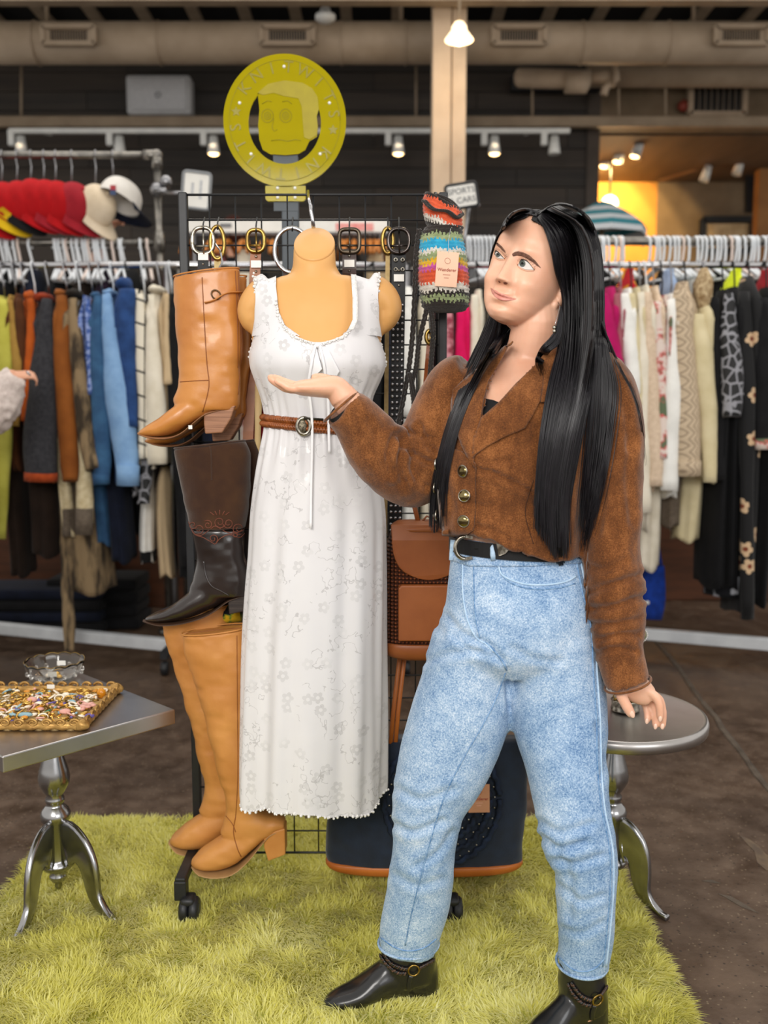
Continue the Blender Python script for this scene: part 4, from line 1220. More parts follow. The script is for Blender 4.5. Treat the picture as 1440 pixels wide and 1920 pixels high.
# shopper reaching for the pale cap
px0 = P(150, 470, 5.75).x
pn2 = thing('person', 'person behind the left rack reaching up to hold the white cap', 'person', (px0, 5.75, 0))
b1 = MB()
wr = P(192, 446, 5.42)
b1.tube([(px0 + 0.14, 5.7, 1.62), (px0 + 0.10, 5.55, 1.95), tuple(wr)], [0.05, 0.042, 0.028], 14)
hand_mesh(b1, wr, (0.55, -0.05, 0.62), (0.75, 0.0, -0.6), 1.05, curl=0.9, thumb=1, spread=0.1)
b1.ball((px0 - 0.03, 5.8, 1.62), (0.078, 0.095, 0.115)); b1.tube([(px0 - 0.03, 5.8, 1.56), (px0 - 0.03, 5.8, 1.36)], 0.055, 14)
b1.tube([(px0 - 0.03, 5.8, 1.38), (px0 + 0.1, 5.74, 1.5), (px0 + 0.14, 5.7, 1.64)], 0.045, 12)
b1.build('body', SKIN, pn2, remesh=0.008, relax=3)
b2 = MB()
b2.rings([[Vector((px0 - 0.03 + a_ * cos(2 * pi * k / 24), 5.8 + d_ * sin(2 * pi * k / 24), z_)) for k in range(24)] for z_, a_, d_ in ((0.85, 0.18, 0.13), (1.05, 0.16, 0.12), (1.25, 0.19, 0.13), (1.4, 0.2, 0.11), (1.47, 0.1, 0.07))])
b2.tube([(px0 + 0.12, 5.78, 1.4), (px0 + 0.14, 5.7, 1.62), (px0 + 0.115, 5.6, 1.85)], [0.08, 0.065, 0.055], 14)
b2.tube([(px0 - 0.2, 5.8, 1.4), (px0 - 0.24, 5.78, 1.1), (px0 - 0.22, 5.7, 0.9)], [0.07, 0.055, 0.045], 14)
b2.build('dark_top', F_BLACK, pn2, remesh=0.014, relax=2)
b3 = MB()
for q in (-1, 1):
    b3.tube([(px0 - 0.03 + q * 0.09, 5.8, 0.9), (px0 - 0.03 + q * 0.09, 5.78, 0.5), (px0 - 0.03 + q * 0.09, 5.8, 0.02)], [0.09, 0.065, 0.055], 14)
b3.build('trousers', F_NAVY, pn2, remesh=0.015, relax=2)
MB().ball((px0 - 0.03, 5.82, 1.65), (0.088, 0.1, 0.12)).build('hair', MATS['cloth_brown_hair'], pn2)
# auburn head of a shopper above the white banner
hx = P(438, 405, 7.6)
pn3 = thing('person', 'distant shopper with auburn hair above the white banner', 'person', (hx.x, 7.6, 0))
q0 = P(438, 412, 7.6)
bz = q0.z - 0.02

# --- signs, banner and wooden hangers further back
def text_mesh(txt, size, M, m, parent, name='lettering', depth=0.0015, align='CENTER', bold=0.0):
    cu = bpy.data.curves.new('t', 'FONT')
    cu.body = txt; cu.size = size; cu.align_x = align; cu.align_y = 'CENTER'; cu.extrude = depth; cu.offset = bold
    cu.resolution_u = 3
    ob = bpy.data.objects.new('t', cu); COL.objects.link(ob)
    dg = bpy.context.evaluated_depsgraph_get()
    me = bpy.data.meshes.new_from_object(ob.evaluated_get(dg))
    bpy.data.objects.remove(ob)
    me.transform(M)
    me.transform(Matrix.Translation(-Vector(ORG[parent.name])))
    me.materials.clear(); me.materials.append(m)
    o = bpy.data.objects.new(name, me); COL.objects.link(o); o.parent = parent
    ORG[o.name] = ORG[parent.name]
    return o
def facing(loc, roll=0.0, yaw=0.0, pitch=0.0):
    """matrix that stands text up facing the viewer"""
    return Matrix.Translation(loc) @ Matrix.Rotation(yaw, 4, 'Z') @ Matrix.Rotation(roll, 4, 'Y') @ Matrix.Rotation(pi / 2 + pitch, 4, 'X')
GREYT = mat('grey_print', '#77787a', '#6c6d70', 10, rough=0.7)
def sign(px, py, Y, wpx, hpx, roll, yaw, frame_m, label, lines, size):
    c = P(px, py, Y); s = S(py, Y)
    T = thing('rack_sign', label, 'sign', c)
    M = facing(c, roll, yaw)
    W = lambda x, y, z=0: M @ Vector((x * s, y * s, z))
    MB().prism([W(-wpx / 2 + 2, -hpx / 2 + 2, -0.004), W(wpx / 2 - 2, -hpx / 2 + 2, -0.004), W(wpx / 2 - 2, hpx / 2 - 2, -0.004), W(-wpx / 2 + 2, hpx / 2 - 2, -0.004)], (M.to_3x3() @ Vector((0, 0, 1))) * 0.006).build('card', PAPER, T, smooth=False)
    pts = []
    r = 6
    for cxx, cyy, a0 in ((wpx / 2 - r, hpx / 2 - r, 0), (-wpx / 2 + r, hpx / 2 - r, 90), (-wpx / 2 + r, -hpx / 2 + r, 180), (wpx / 2 - r, -hpx / 2 + r, 270)):
        for a in (0, 30, 60, 90):
            pts.append(W(cxx + r * cos(radians(a0 + a)), cyy + r * sin(radians(a0 + a))))
    MB().tube(pts, 3.0 * s, 8, loop=True, up=M.to_3x3() @ Vector((0, 0, 1))).build('frame', frame_m, T)
    for i, ln in enumerate(lines):
        text_mesh(ln, size * s, M @ Matrix.Translation((0, (len(lines) / 2 - 0.5 - i) * size * 1.12 * s, 0.0035)), GREYT, T)
    return T, W
T, W = sign(866, 367, 4.55, 58, 44, radians(-9), 0, BLACKM, 'small white sign reading sports and cars above the right rail', ['SPORTS', '& CARS'], 15)
MB().tube([P(880, 388, 4.57), P(872, 440, 4.58), P(868, 496, RY)], 0.008, 8).build('stand', STEEL, T)
MB().ball(P(896, 384, 4.56), 0.012).build('clamp_knob', STEEL, T)
T, W = sign(368, 357, 4.7, 50, 66, radians(5), 0.15, mat('grey_sign_frame', '#8a8d90', '#7d8083', 6), 'small upright white sign with faint print clamped to the pipe rack', [], 10)
sg = S(357, 4.7)
for dx, hh in ((8, 34), (-7, 22)):
    MB().prism([W(dx - 2.5, -hh / 2 + 2, 0.0032), W(dx + 2.5, -hh / 2 + 2, 0.0032), W(dx + 2.5, hh / 2 + 2, 0.0032), W(dx - 2.5, hh / 2 + 2, 0.0032)], (0, -0.0006, 0)).build('faint_print', mat('faint_grey_print', '#c4c6c8', '#b4b6b8', 90, lo=0.45, hi=0.55), T, smooth=False)
MB().tube([P(345, 362, 4.72), P(318, 362, 4.9), (xr + 0.02, QY, P(0, 360, QY).z)], 0.009, 8).build('arm', STEEL, T)
kb = MB()
kb.ball((xr, QY - 0.01, P(0, 356, QY).z), 0.04); kb.ball((xr + 0.05, QY - 0.02, P(0, 342, QY).z), 0.035); kb.tube([(xr, QY - 0.04, P(0, 362, QY).z), (xr + 0.06, QY - 0.06, P(0, 362, QY).z)], 0.016, 8)
kb.build('clamp', STEEL, T)
# banner and wooden hangers
by = 6.6
bn = thing('banner_shelf', 'white banner board behind the wire grid above wooden hangers', 'banner', (P(545, 425, by).x, by, 0))
x0, x1 = P(350, 425, by).x, P(728, 425, by).x
zc = P(0, 425, by).z
MB().box(((x0 + x1) / 2, by, zc), (x1 - x0, 0.04, 22 * S(425, by))).build('board', PAPER, bn, smooth=False)
MB().box((P(665, 425, by).x, by - 0.023, zc - 0.005), (70 * S(425, by), 0.006, 13 * S(425, by))).build('red_print', mat('faded_red_print', '#e08a86', '#e6a8a2', 30, rough=0.7), bn, smooth=False)
MB().box((P(424, 425, by).x, by - 0.023, zc + 0.005), (22 * S(425, by), 0.006, 7 * S(425, by))).build('grey_print', GREYT, bn, smooth=False)
MB().tube([(x0, by, zc - 0.05), (x1, by, zc - 0.05)], 0.014, 8).build('rail', STEEL, bn)
for xx in (x0 + 0.05, x1 - 0.05):
    MB().tube([(xx, by, 0), (xx, by, zc)], 0.02, 8).build('post', STEEL, bn)
WH = mat('honey_wood', '#c27a34', '#a86425', 20, rough=0.45, stretch=(1, 1, 0.2))
hm = MB()
hm.tube([(0, 0.02, 0.02), (0, 0.0, 0.035), (0, -0.02, 0.02), (0, 0, -0.02), (0, 0, -0.05)], 0.004, 6)
hp = None
whx = [350, 398, 402, 412, 420, 428, 455, 462, 500, 512, 640, 652, 664, 676, 685, 694, 702, 712, 720]
for i, px in enumerate(whx):
    c = Vector((P(px, 440, by).x, by, zc - 0.05))
    if hp is None:
        hp = thing('wooden_hanger', 'honey coloured wooden hanger in the row under the white banner', 'hanger', c, 'wooden hangers under the banner')
        mbk = MB(); mbk.tube([c + Vector((0, 0.022 * cos(a), 0.022 * sin(a))) for a in np.linspace(-0.5, 3.6, 10)] + [c + Vector((0, 0, -0.045))], 0.004, 6)
        mbk.build('hook', STEEL, hp)
        MB().tube([c + Vector((0, -0.22, -0.16)), c + Vector((0, -0.1, -0.075)), c + Vector((0, 0, -0.05)), c + Vector((0, 0.1, -0.075)), c + Vector((0, 0.22, -0.16))], [0.012, 0.018, 0.019, 0.018, 0.012], 10).build('shoulder_bar', WH, hp)
    else:
        o = copy_tree(hp); o.location = c; o.rotation_euler = (0, 0, 0.2 * sin(i * 2.1))
for k, (px, mm, lab) in enumerate(((410, F_ROSE, 'pale rose top under the wooden hangers on the left'), (460, F_IVORY, 'ivory top under the wooden hangers'), (660, F_BLACK, 'black top under the wooden hangers on the right'), (700, F_BEIGE, 'beige top under the wooden hangers on the right'))):
    garment('hanging_blouse', lab, px, 44, 470, 900, mm, None, kind='top', hang=None, Y0=by, hd=0.16)
# distant shopper built after the helper list above
b1 = MB()
b1.ball((q0.x, 7.6, bz - 0.1), (0.08, 0.1, 0.12)); b1.tube([(q0.x, 7.6, bz - 0.16), (q0.x, 7.6, bz - 0.34)], 0.055, 12)
b1.build('body', SKIN, pn3, remesh=0.012, relax=2)
MB().ball((q0.x, 7.58, bz - 0.07), (0.105, 0.12, 0.12)).build('hair', fab('auburn_hair', '#4a1f14', '#37150d'), pn3)
b2 = MB()
b2.rings([[Vector((q0.x + a_ * cos(2 * pi * k / 24), 7.6 + d_ * sin(2 * pi * k / 24), z_)) for k in range(24)] for z_, a_, d_ in ((0.6, 0.2, 0.14), (1.2, 0.17, 0.12), (bz - 0.55, 0.2, 0.13), (bz - 0.35, 0.2, 0.11), (bz - 0.27, 0.09, 0.07))])
for q in (-1, 1):
    b2.tube([(q0.x + q * 0.2, 7.6, bz - 0.38), (q0.x + q * 0.25, 7.6, bz - 0.7), (q0.x + q * 0.22, 7.5, bz - 0.95)], [0.065, 0.055, 0.045], 12)
    b2.tube([(q0.x + q * 0.09, 7.6, 0.8), (q0.x + q * 0.09, 7.6, 0.0)], [0.1, 0.06], 12)
b2.build('dark_clothes', F_BLACK, pn3, remesh=0.02, relax=2)
# ============================================================ rug
RX0, RX1, RY0, RY1 = -0.992, 0.645, 1.12, 2.745
rug = thing('shag_rug', 'lime green shag rug under the display and the woman', 'rug', ((RX0 + RX1) / 2, (RY0 + RY1) / 2, 0))
MB().box(((RX0 + RX1) / 2, (RY0 + RY1) / 2, 0.005), (RX1 - RX0, RY1 - RY0, 0.01)).build('rug_backing', mat('rug_weave', '#b4b850', '#9ea244', 30, rough=0.9), rug, smooth=False)
def rug_pile(n):
    x = RNG.uniform(RX0, RX1, n); y = RNG.uniform(RY0, RY1, n)
    P3 = np.stack([x, y, np.zeros(n)], 1)
    dx = vnoise(P3 * 13, 1) + 0.9 * vnoise(P3 * 32, 2); dy = vnoise(P3 * 13, 3) + 0.9 * vnoise(P3 * 32, 4)
    ed = lambda a, lo, hi: np.clip((a - hi + 0.03) / 0.03, 0, 1) - np.clip((lo + 0.03 - a) / 0.03, 0, 1)
    dx = dx * 1.1 + RNG.normal(0, 0.35, n) + 1.1 * ed(x, RX0, RX1); dy = dy * 1.1 - 0.15 + RNG.normal(0, 0.35, n) + 1.1 * ed(y, RY0, RY1)
    L = RNG.uniform(0.026, 0.044, n) * (1 + 0.18 * vnoise(P3 * 5, 8))
    m = np.hypot(dx, dy) + 1e-6
    lean = 0.35 + np.clip(m, 0, 1.5) * 0.6
    ux, uy = dx / m, dy / m
    w = RNG.uniform(0.0011, 0.0019, n)
    sx, sy = -uy * w, ux * w
    h1 = L * 0.55 * np.cos(lean * 0.6); r1 = L * 0.55 * np.sin(lean * 0.6)
    h2 = h1 + L * 0.45 * np.cos(np.clip(lean * 1.5, 0, 1.5)); r2 = r1 + L * 0.45 * np.sin(np.clip(lean * 1.5, 0, 1.5))
    z0 = np.full(n, 0.006)
    v = np.empty((n, 5, 3))
    v[:, 0] = np.stack([x - sx, y - sy, z0], 1); v[:, 1] = np.stack([x + sx, y + sy, z0], 1)
    v[:, 2] = np.stack([x + ux * r1 - sx, y + uy * r1 - sy, z0 + h1], 1); v[:, 3] = np.stack([x + ux * r1 + sx, y + uy * r1 + sy, z0 + h1], 1)
    v[:, 4] = np.stack([x + ux * r2, y + uy * r2, z0 + h2], 1)
    v -= np.array(ORG[rug.name])
    me = bpy.data.meshes.new('rug_pile')
    me.vertices.add(n * 5); me.vertices.foreach_set('co', v.ravel())
    base_i = (np.arange(n) * 5)[:, None]
    loops = (base_i + np.array([[0, 1, 3, 2, 2, 3, 4]])).ravel()
    me.loops.add(n * 7); me.loops.foreach_set('vertex_index', loops)
    st = (np.arange(n) * 7)[:, None] + np.array([[0, 4]])
    me.polygons.add(n * 2); me.polygons.foreach_set('loop_start', st.ravel()); 
    me.update(calc_edges=True)
    at = me.attributes.new('tone', 'FLOAT', 'POINT')
    tone = np.clip(0.5 + 0.3 * vnoise(P3 * 6, 11) + RNG.normal(0, 0.16, n), 0, 1)
    at.data.foreach_set('value', np.repeat(tone, 5))
    me.polygons.foreach_set('use_smooth', [True] * (n * 2))
    return me
m, t, b = base('shag_yarn', 0.75, 0, 0.2, 0.3)
an = t.n('ShaderNodeAttribute'); an.attribute_name = 'tone'
t.l(t.ramp(an.outputs['Fac'], [(0.1, '#d9d466'), (0.5, '#f0ec92'), (0.95, '#faf8c6')]), b.inputs['Base Color'])
tl = t.n('ShaderNodeBsdfTranslucent'); t.l(b.inputs['Base Color'].links[0].from_socket, tl.inputs[0])
mx = t.n('ShaderNodeMixShader'); mx.inputs[0].default_value = 0.6
t.l(b.outputs[0], mx.inputs[1]); t.l(tl.outputs[0], mx.inputs[2]); t.l(mx.outputs[0], t.t.nodes['Material Output'].inputs[0])
me = rug_pile(190000)
me.materials.append(m)
o = bpy.data.objects.new('rug_pile', me); COL.objects.link(o); o.parent = rug; o['kind'] = 'stuff'

# ============================================================ rolling grid rack
GY = 2.42
GX0, GX1 = P(351, 700, GY).x, P(829, 700, GY).x
GZ0, GZ1 = P(0, 1597, GY).z, P(0, 366, GY).z
gr = thing('grid_rack', 'black rolling wire grid display rack on casters', 'display rack', ((GX0 + GX1) / 2, GY, 0))
for x in (GX0, GX1):
    MB().box((x, GY, (0.1 + GZ1) / 2 + 0.003), (0.022, 0.022, GZ1 - 0.1 + 0.006)).build('post', BLACKM, gr, smooth=False, bevel=0.003)
    MB().box((x, GY, 0.105), (0.026, 0.46, 0.026)).build('foot_bar', BLACKM, gr, smooth=False, bevel=0.003)
    for sy in (-1, 1):
        yc = GY + sy * 0.215
        MB().box((x, yc, 0.085), (0.03, 0.035, 0.05)).build('caster_stem', BLACKM, gr, smooth=False, bevel=0.003)
        for dx in (0.006, 0.030):
            w = MB().lathe([(0.006, -0.011), (0.026, -0.011), (0.031, -0.006), (0.032, 0.0), (0.031, 0.006), (0.026, 0.011), (0.006, 0.011)], (x + dx + 0.004, yc - 0.012, 0.036), 24, axis='X').build('caster_wheel', BLACKM, gr)
            MB().lathe([(0.0, -0.0125), (0.014, -0.0125), (0.016, -0.010), (0.016, 0.010), (0.014, 0.0125), (0.0, 0.0125)], (x + dx + 0.004, yc - 0.012, 0.036), 18, axis='X').build('hub_cap', mat('dark_grey_plastic', '#2c2d30', '#26272a', 8, rough=0.35), w)
        MB().box((x + 0.02, yc - 0.012, 0.062), (0.034, 0.045, 0.022)).build('caster_guard', BLACKM, gr, bevel=0.008)
nv = 10
for k in range(1, nv):
    x = GX0 + (GX1 - GX0) * k / nv
    MB().tube([(x, GY, GZ0), (x, GY, GZ1)], 0.0021, 6).build('vertical_wire', BLACKM, gr)
nh = 28
for k in range(nh + 1):
    z = GZ0 + (GZ1 - GZ0) * k / nh
    MB().tube([(GX0, GY - 0.0042, z), (GX1, GY - 0.0042, z)], 0.0021 if k not in (0, nh) else 0.0032, 6).build('horizontal_wire', BLACKM, gr)
def grid_z(py):
    k = round((P(0, py, GY).z - GZ0) / (GZ1 - GZ0) * nh)
    return GZ0 + (GZ1 - GZ0) * k / nh

# ============================================================ round yellow sign
YS = 2.95
sgn = thing('round_sign', 'round translucent yellow acrylic sign with a face cut-out on a grey post', 'sign', (P(535, 225, YS).x, YS, 0))
m, t, b = base('yellow_acrylic', 0.08, 0, 0.5)
b.inputs['Base Color'].default_value = lin('#c2b204')
b.inputs['Transmission Weight'].default_value = 0.4
b.inputs['IOR'].default_value = 1.2
ACR = m
ENG = mat('engraved_acrylic', '#8f8408', '#857a06', 20, rough=0.35)
c = P(534, 227, YS); s = S(227, YS)
def W(x, y, z=0.0):
    return c + Vector((x * s, z, -y * s))
TH = 0.006
def ring_plate(outer, inner, name, mt):
    n = len(outer)
    vs = [W(x, y, -TH / 2) for x, y in outer] + [W(x, y, -TH / 2) for x, y in inner] + [W(x, y, TH / 2) for x, y in outer] + [W(x, y, TH / 2) for x, y in inner]
    fs = []
    for i in range(n):
        j = (i + 1) % n
        fs += [(i, j, n + j, n + i), (2 * n + i, 3 * n + i, 3 * n + j, 2 * n + j), (i, 2 * n + i, 2 * n + j, j), (n + i, n + j, 3 * n + j, 3 * n + i)]
    return MB().add(vs, fs).build(name, mt, sgn, smooth=False)
N = 96
outer = [(115 * cos(2 * pi * k / N), 120 * sin(2 * pi * k / N)) for k in range(N)]
inner = [(68 * cos(2 * pi * k / N) - 0, 74 * sin(2 * pi * k / N) + 4) for k in range(N)]
ring_plate(outer, inner, 'ring_plate', ACR)
# head silhouette inside the ring (hair joins the ring at the top, chin open below)
head = [(-50, -50), (-47, -20), (-50, 10), (-48, 34), (-42, 52), (-28, 60), (0, 62), (24, 60), (38, 52), (46, 36), (60, 28), (62, 10), (60, -8), (64, -20), (62, -42), (52, -58), (34, -68), (0, -72), (-30, -66)]
MB().prism([W(x, y, -TH / 2) for x, y in head], (0, TH, 0)).build('head_plate', ACR, sgn, smooth=False)
MB().prism([W(x, y, -TH / 2) for x, y in ((-38, 118), (38, 118), (38, 142), (34, 146), (-34, 146), (-38, 142))], (0, TH, 0)).build('mount_tab', ACR, sgn, smooth=False)
z_e = -TH / 2 - 0.0005
def stroke(pts, r=0.0011, name='engraved_line'):
    MB().tube([W(x, y, z_e) for x, y in pts], r, 5).build(name, ENG, sgn)
MB().prism([W(x, y, z_e) for x, y in ((-50, -50), (-40, -46), (-20, -50), (0, -44), (26, -40), (32, -26), (34, 0), (36, 30), (46, 34), (60, 26), (62, 10), (60, -8), (64, -20), (62, -42), (52, -58), (34, -68), (0, -72), (-30, -66))], (0, -0.0008, 0)).build('engraved_hair', mat('frosted_yellow', '#a39404', '#998a03', 20, rough=0.5), sgn, smooth=False)
for ex in (-32, 2):
    for R_ in (11, 6, 2.5):
        stroke([(ex + R_ * cos(a), -9 + R_ * 1.1 * sin(a)) for a in np.linspace(0, 2 * pi, 20)])
stroke([(-42, -30), (-32, -36), (-24, -34)]); stroke([(-4, -34), (6, -36), (14, -30)])
stroke([(-20, -4), (-24, 12), (-20, 19), (-14, 16)])
stroke([(-26, 36), (-10, 34), (4, 37), (20, 34), (30, 36)])
for i, ch in enumerate('KNITWITS'):
    for ang in (143 - 19.4 * i, 143 - 180 - 19.4 * i):
        a = radians(ang)
        R_ = 92
        M = facing(W(R_ * cos(a), -R_ * 1.04 * sin(a), z_e - 0.0006), roll=-(a - pi / 2))
        text_mesh(ch, 30 * s, M, ENG, sgn, 'engraved_letter', depth=0.0004)
for ang in (170, -10):
    a = radians(ang); cx_, cy_ = 92 * cos(a), -95 * sin(a)
    MB().prism([W(cx_ + (10 if k % 2 == 0 else 4.5) * sin(k * pi / 5), cy_ - (10 if k % 2 == 0 else 4.5) * cos(k * pi / 5), z_e) for k in range(10)], (0, -0.0008, 0)).build('engraved_star', ENG, sgn, smooth=False)
stroke([(104 * cos(a), 109 * sin(a)) for a in np.linspace(0, 2 * pi, 60)], 0.0008)
bolts = [(0, -97), (-84, -32), (84, -32), (-64, 60), (66, 60), (-15, 122), (18, 122), (-15, 139), (18, 139)]
for x, y in bolts:
    MB().lathe([(0, 0.004), (0.003, 0.004), (0.0048, 0.001), (0.005, 0), (0, 0)], W(x, y, -TH / 2), 14, M=Matrix.Rotation(pi / 2, 3, 'X')).build('bolt_head', mat('white_bolt', '#f2f1ea', '#e6e5de', 8, rough=0.25), sgn)
POSTM = mat('slate_post', '#4b5258', '#434a50', 6, rough=0.5)
pb = W(0, 150, 0.014)
MB().box((pb.x + 0.012, YS + 0.022, (W(0, 60).z) / 2), (0.052, 0.03, W(0, 60).z)).build('post', POSTM, sgn, smooth=False, bevel=0.003)
MB().box((pb.x, YS + 0.008, W(0, 95).z), (0.075, 0.006, 0.22)).build('bracket', POSTM, sgn, smooth=False)
MB().lathe([(0, 0.012), (0.12, 0.012), (0.13, 0), (0, 0)], (pb.x + 0.012, YS + 0.02, 0), 28).build('post_base', POSTM, sgn)

# ============================================================ mannequin torso and dress
MY = 2.26
TAN = mat('tan_mannequin', '#dba768', '#d39d5c', 4, rough=0.42, spec=0.4, sss=0.05)
mq = thing('torso_mannequin', 'tan hanging torso mannequin wearing the white dress', 'mannequin', (P(592, 700, MY).x, MY, P(0, 1000, MY).z))
b1 = MB()
nr_ = []
for q in np.linspace(0, 1, 12):
    y_ = 458 + (535 - 458) * q
    L_, R_, hd_ = lerp_table([(458, 551, 628, 0.050), (500, 549, 630, 0.054), (520, 540, 642, 0.058), (535, 520, 664, 0.06)], y_)
    cc = P((L_ + R_) / 2, y_, MY)
    nr_.append([cc + Vector(((R_ - L_) / 2 * S(y_, MY) * cos(th), hd_ * sin(th), (0.046 * (1 - q) ** 1.5) * sin(th))) for th in np.linspace(0, 2 * pi, 40, endpoint=False)])
b1.rings(nr_)
b1.hsec([(518, 530, 660, MY, 0.045), (530, 500, 695, MY, 0.06), (545, 478, 716, MY, 0.072), (570, 470, 725, MY, 0.085), (610, 472, 718, MY - 0.005, 0.098), (650, 474, 714, MY - 0.012, 0.112), (690, 478, 708, MY - 0.012, 0.115), (730, 490, 700, MY, 0.1), (790, 503, 690, MY, 0.085), (850, 495, 700, MY, 0.095), (950, 480, 715, MY, 0.105)], 48, n=40, e=2.2)
b1.sec([(510, 545, MY, 34, 0.05), (487, 560, MY, 32, 0.05), (470, 582, MY, 26, 0.045), (470, 606, MY, 18, 0.038), (476, 622, MY, 8, 0.02)], 24, n=12)
b1.sec([(690, 545, MY, 34, 0.05), (712, 556, MY, 33, 0.05), (729, 576, MY, 26, 0.045), (728, 600, MY, 18, 0.038), (716, 622, MY, 8, 0.02)], 24, n=12)
tor = b1.build('torso', TAN, mq, remesh=0.0055, relax=5)
# slanted neck cut
nc = P(589, 452, MY - 0.02)
ncb = MB()
cc = P(589.5, 458, MY)
ncb.rings([[cc + Vector((38.5 * S(458, MY) * k_ * cos(th), 0.050 * k_ * sin(th) - off, 0.046 * k_ * sin(th) + off * 0.9)) for th in np.linspace(0, 2 * pi, 48, endpoint=False)] for k_, off in ((1.0, -0.006), (1.0, 0.0), (0.96, 0.0025), (0.5, 0.003))])
ncb.build('neck_cap', TAN, mq)
b1 = MB()
hk = P(588, 428, MY)
b1.tube([hk, P(586, 410, MY), P(583, 396, MY), P(582, 384, MY)], 0.0045, 8)
b1.tube([P(582, 384, MY), P(579, 374, MY + 0.03), P(578, 366, MY + 0.09), Vector((P(578, 366, GY).x, GY - 0.004, GZ1 + 0.009)), Vector((P(578, 366, GY).x, GY + 0.012, GZ1 - 0.006))], 0.0035, 8)
b1.build('swivel_hook', CHROME, mq)
dr = thing('white_dress', 'long white floral jacquard dress with scalloped bead edging on the mannequin', 'dress', (P(588, 1000, MY).x, MY, P(588, 1535, MY).z))
m, t, b, pet = flower_mat('white_jacquard', '#dcdadb', '#aaa7a8', '#dad8d9', 23, 0.42, rough=0.42, size=0.34, g2='#d4d2d4', gscale=14, petal2='#ecebec', spec=0.5)
# twigs between the flowers
tc = t.n('ShaderNodeTexCoord')
nz = t.n('ShaderNodeTexNoise'); nz.inputs['Scale'].default_value = 32; nz.inputs['Detail'].default_value = 2; t.l(tc.outputs['Object'], nz.inputs['Vector'])
lnk = b.inputs['Base Color'].links[0].from_socket
twig = t.math('LESS_THAN', t.math('ABSOLUTE', t.math('SUBTRACT', nz.outputs['Fac'], 0.5)), 0.012)
msk = t.math('GREATER_THAN', t.noise(tc.outputs['Object'], 11, 2), 0.54)
t.l(t.mix(t.math('MULTIPLY', t.math('MULTIPLY', twig, msk), 0.55), lnk, lin('#a3a0a1')), b.inputs['Base Color'])
t.l(t.ramp(pet, [(0.0, 0.5), (1.0, 0.3)]), b.inputs['Roughness'])
b.inputs['Sheen Weight'].default_value = 0.2
JAC = m
DSECT = [(505, 474, 713, MY, 0.072), (520, 474, 713, MY, 0.076), (545, 477, 711, MY, 0.084), (575, 479, 709, MY, 0.096), (610, 478, 708, MY - 0.004, 0.108), (645, 473, 716, MY - 0.012, 0.122), (668, 468, 722, MY - 0.014, 0.127), (690, 470, 722, MY - 0.014, 0.126), (715, 479, 712, MY - 0.008, 0.118), (745, 490, 698, MY - 0.002, 0.106), (775, 497, 693, MY, 0.095), (795, 498, 692, MY, 0.092), (815, 496, 694, MY, 0.094), (850, 489, 703, MY, 0.104), (900, 479, 713, MY, 0.115), (960, 471, 721, MY, 0.124), (1040, 467, 722, MY, 0.13), (1100, 462, 722, MY, 0.132), (1200, 456, 721, MY, 0.132), (1320, 453, 721, MY, 0.134), (1400, 451, 720, MY, 0.136), (1472, 450, 719, MY, 0.138), (1488, 452, 718, MY, 0.138)]
NR, NS = 200, 150
A = smooth_path(DSECT, NR)
# even spacing in y
ys = np.linspace(505, 1488, NR)
A = np.stack([ys] + [np.interp(ys, A[:, 0], A[:, k]) for k in range(1, 5)], 1)
V = np.zeros((NR, NS, 3))
for i, a in enumerate(A):
    cc = P((a[1] + a[2]) / 2, a[0], a[3]); hw = (a[2] - a[1]) / 2 * S(a[0], a[3])
    th = np.linspace(0, 2 * pi, NS, endpoint=False)
    f = np.clip((a[0] - 800) / 700, 0, 1)
    fw = np.exp(-((a[0] - 795) / 60) ** 2)
    fold = (0.35 + 0.65 * f) * (0.0055 * np.sin(7 * th + 0.6 + 0.5 * sin(a[0] / 160)) + 0.005 * np.sin(12 * th + 2 + a[0] / 300) + 0.003 * np.sin(19 * th + 1)) * min(1, f * 4)
    gath = 0.003 * fw * np.sin(34 * th) + 0.0035 * np.exp(-((a[0] - 850) / 60) ** 2) * np.sin(17 * th + 1) + 0.002 * np.exp(-((a[0] - 735) / 45) ** 2) * np.sin(15 * th)
    ce, se = np.cos(th), np.sin(th)
    e = 2.25
    cx_ = np.sign(ce) * np.abs(ce) ** (2 / e); sx_ = np.sign(se) * np.abs(se) ** (2 / e)
    V[i, :, 0] = cc.x + (hw + fold + gath) * cx_
    V[i, :, 1] = cc.y + (a[4] + fold + gath) * sx_
    hem = 0.010 * np.sin(3 * th + 0.9) * f ** 4 + 0.004 * np.sin(11 * th) * f ** 6
    V[i, :, 2] = cc.z + hem + 0.0
Vf = V.reshape(-1, 3)
pxs = project(Vf)
# neckline and armholes: front faces inside these curves are open
def in_poly(pts, poly):
    x, y = pts[:, 0], pts[:, 1]
    r = np.zeros(len(pts), bool)
    n = len(poly)
    for i in range(n):
        x1, y1 = poly[i]; x2, y2 = poly[(i + 1) % n]
        cnd = ((y1 > y) != (y2 > y)) & (x < (x2 - x1) * (y - y1) / (y2 - y1 + 1e-9) + x1)
        r ^= cnd
    return r
neck = [tuple(p) for p in smooth_path([(517, 500), (518, 540), (523, 585), (538, 615), (562, 633), (594, 642), (625, 636), (648, 624), (662, 600), (663, 560), (658, 525), (655, 500)], 60)]
neckP = neck + [(660, 470), (510, 470)]
backneck = smooth_path([(520, 500), (530, 560), (590, 585), (645, 560), (655, 500)], 30)
fs = []
cen = []
for i in range(NR - 1):
    for j in range(NS):
        k = (j + 1) % NS
        fs.append((i * NS + j, i * NS + k, (i + 1) * NS + k, (i + 1) * NS + j))
fs = np.array(fs)
fc = Vf[fs].mean(1); fp = project(fc)
front = fc[:, 1] < MY
cut = in_poly(fp, neckP) & front
cut |= in_poly(fp, [tuple(p) for p in backneck] + [(655, 470), (510, 470)]) & ~front
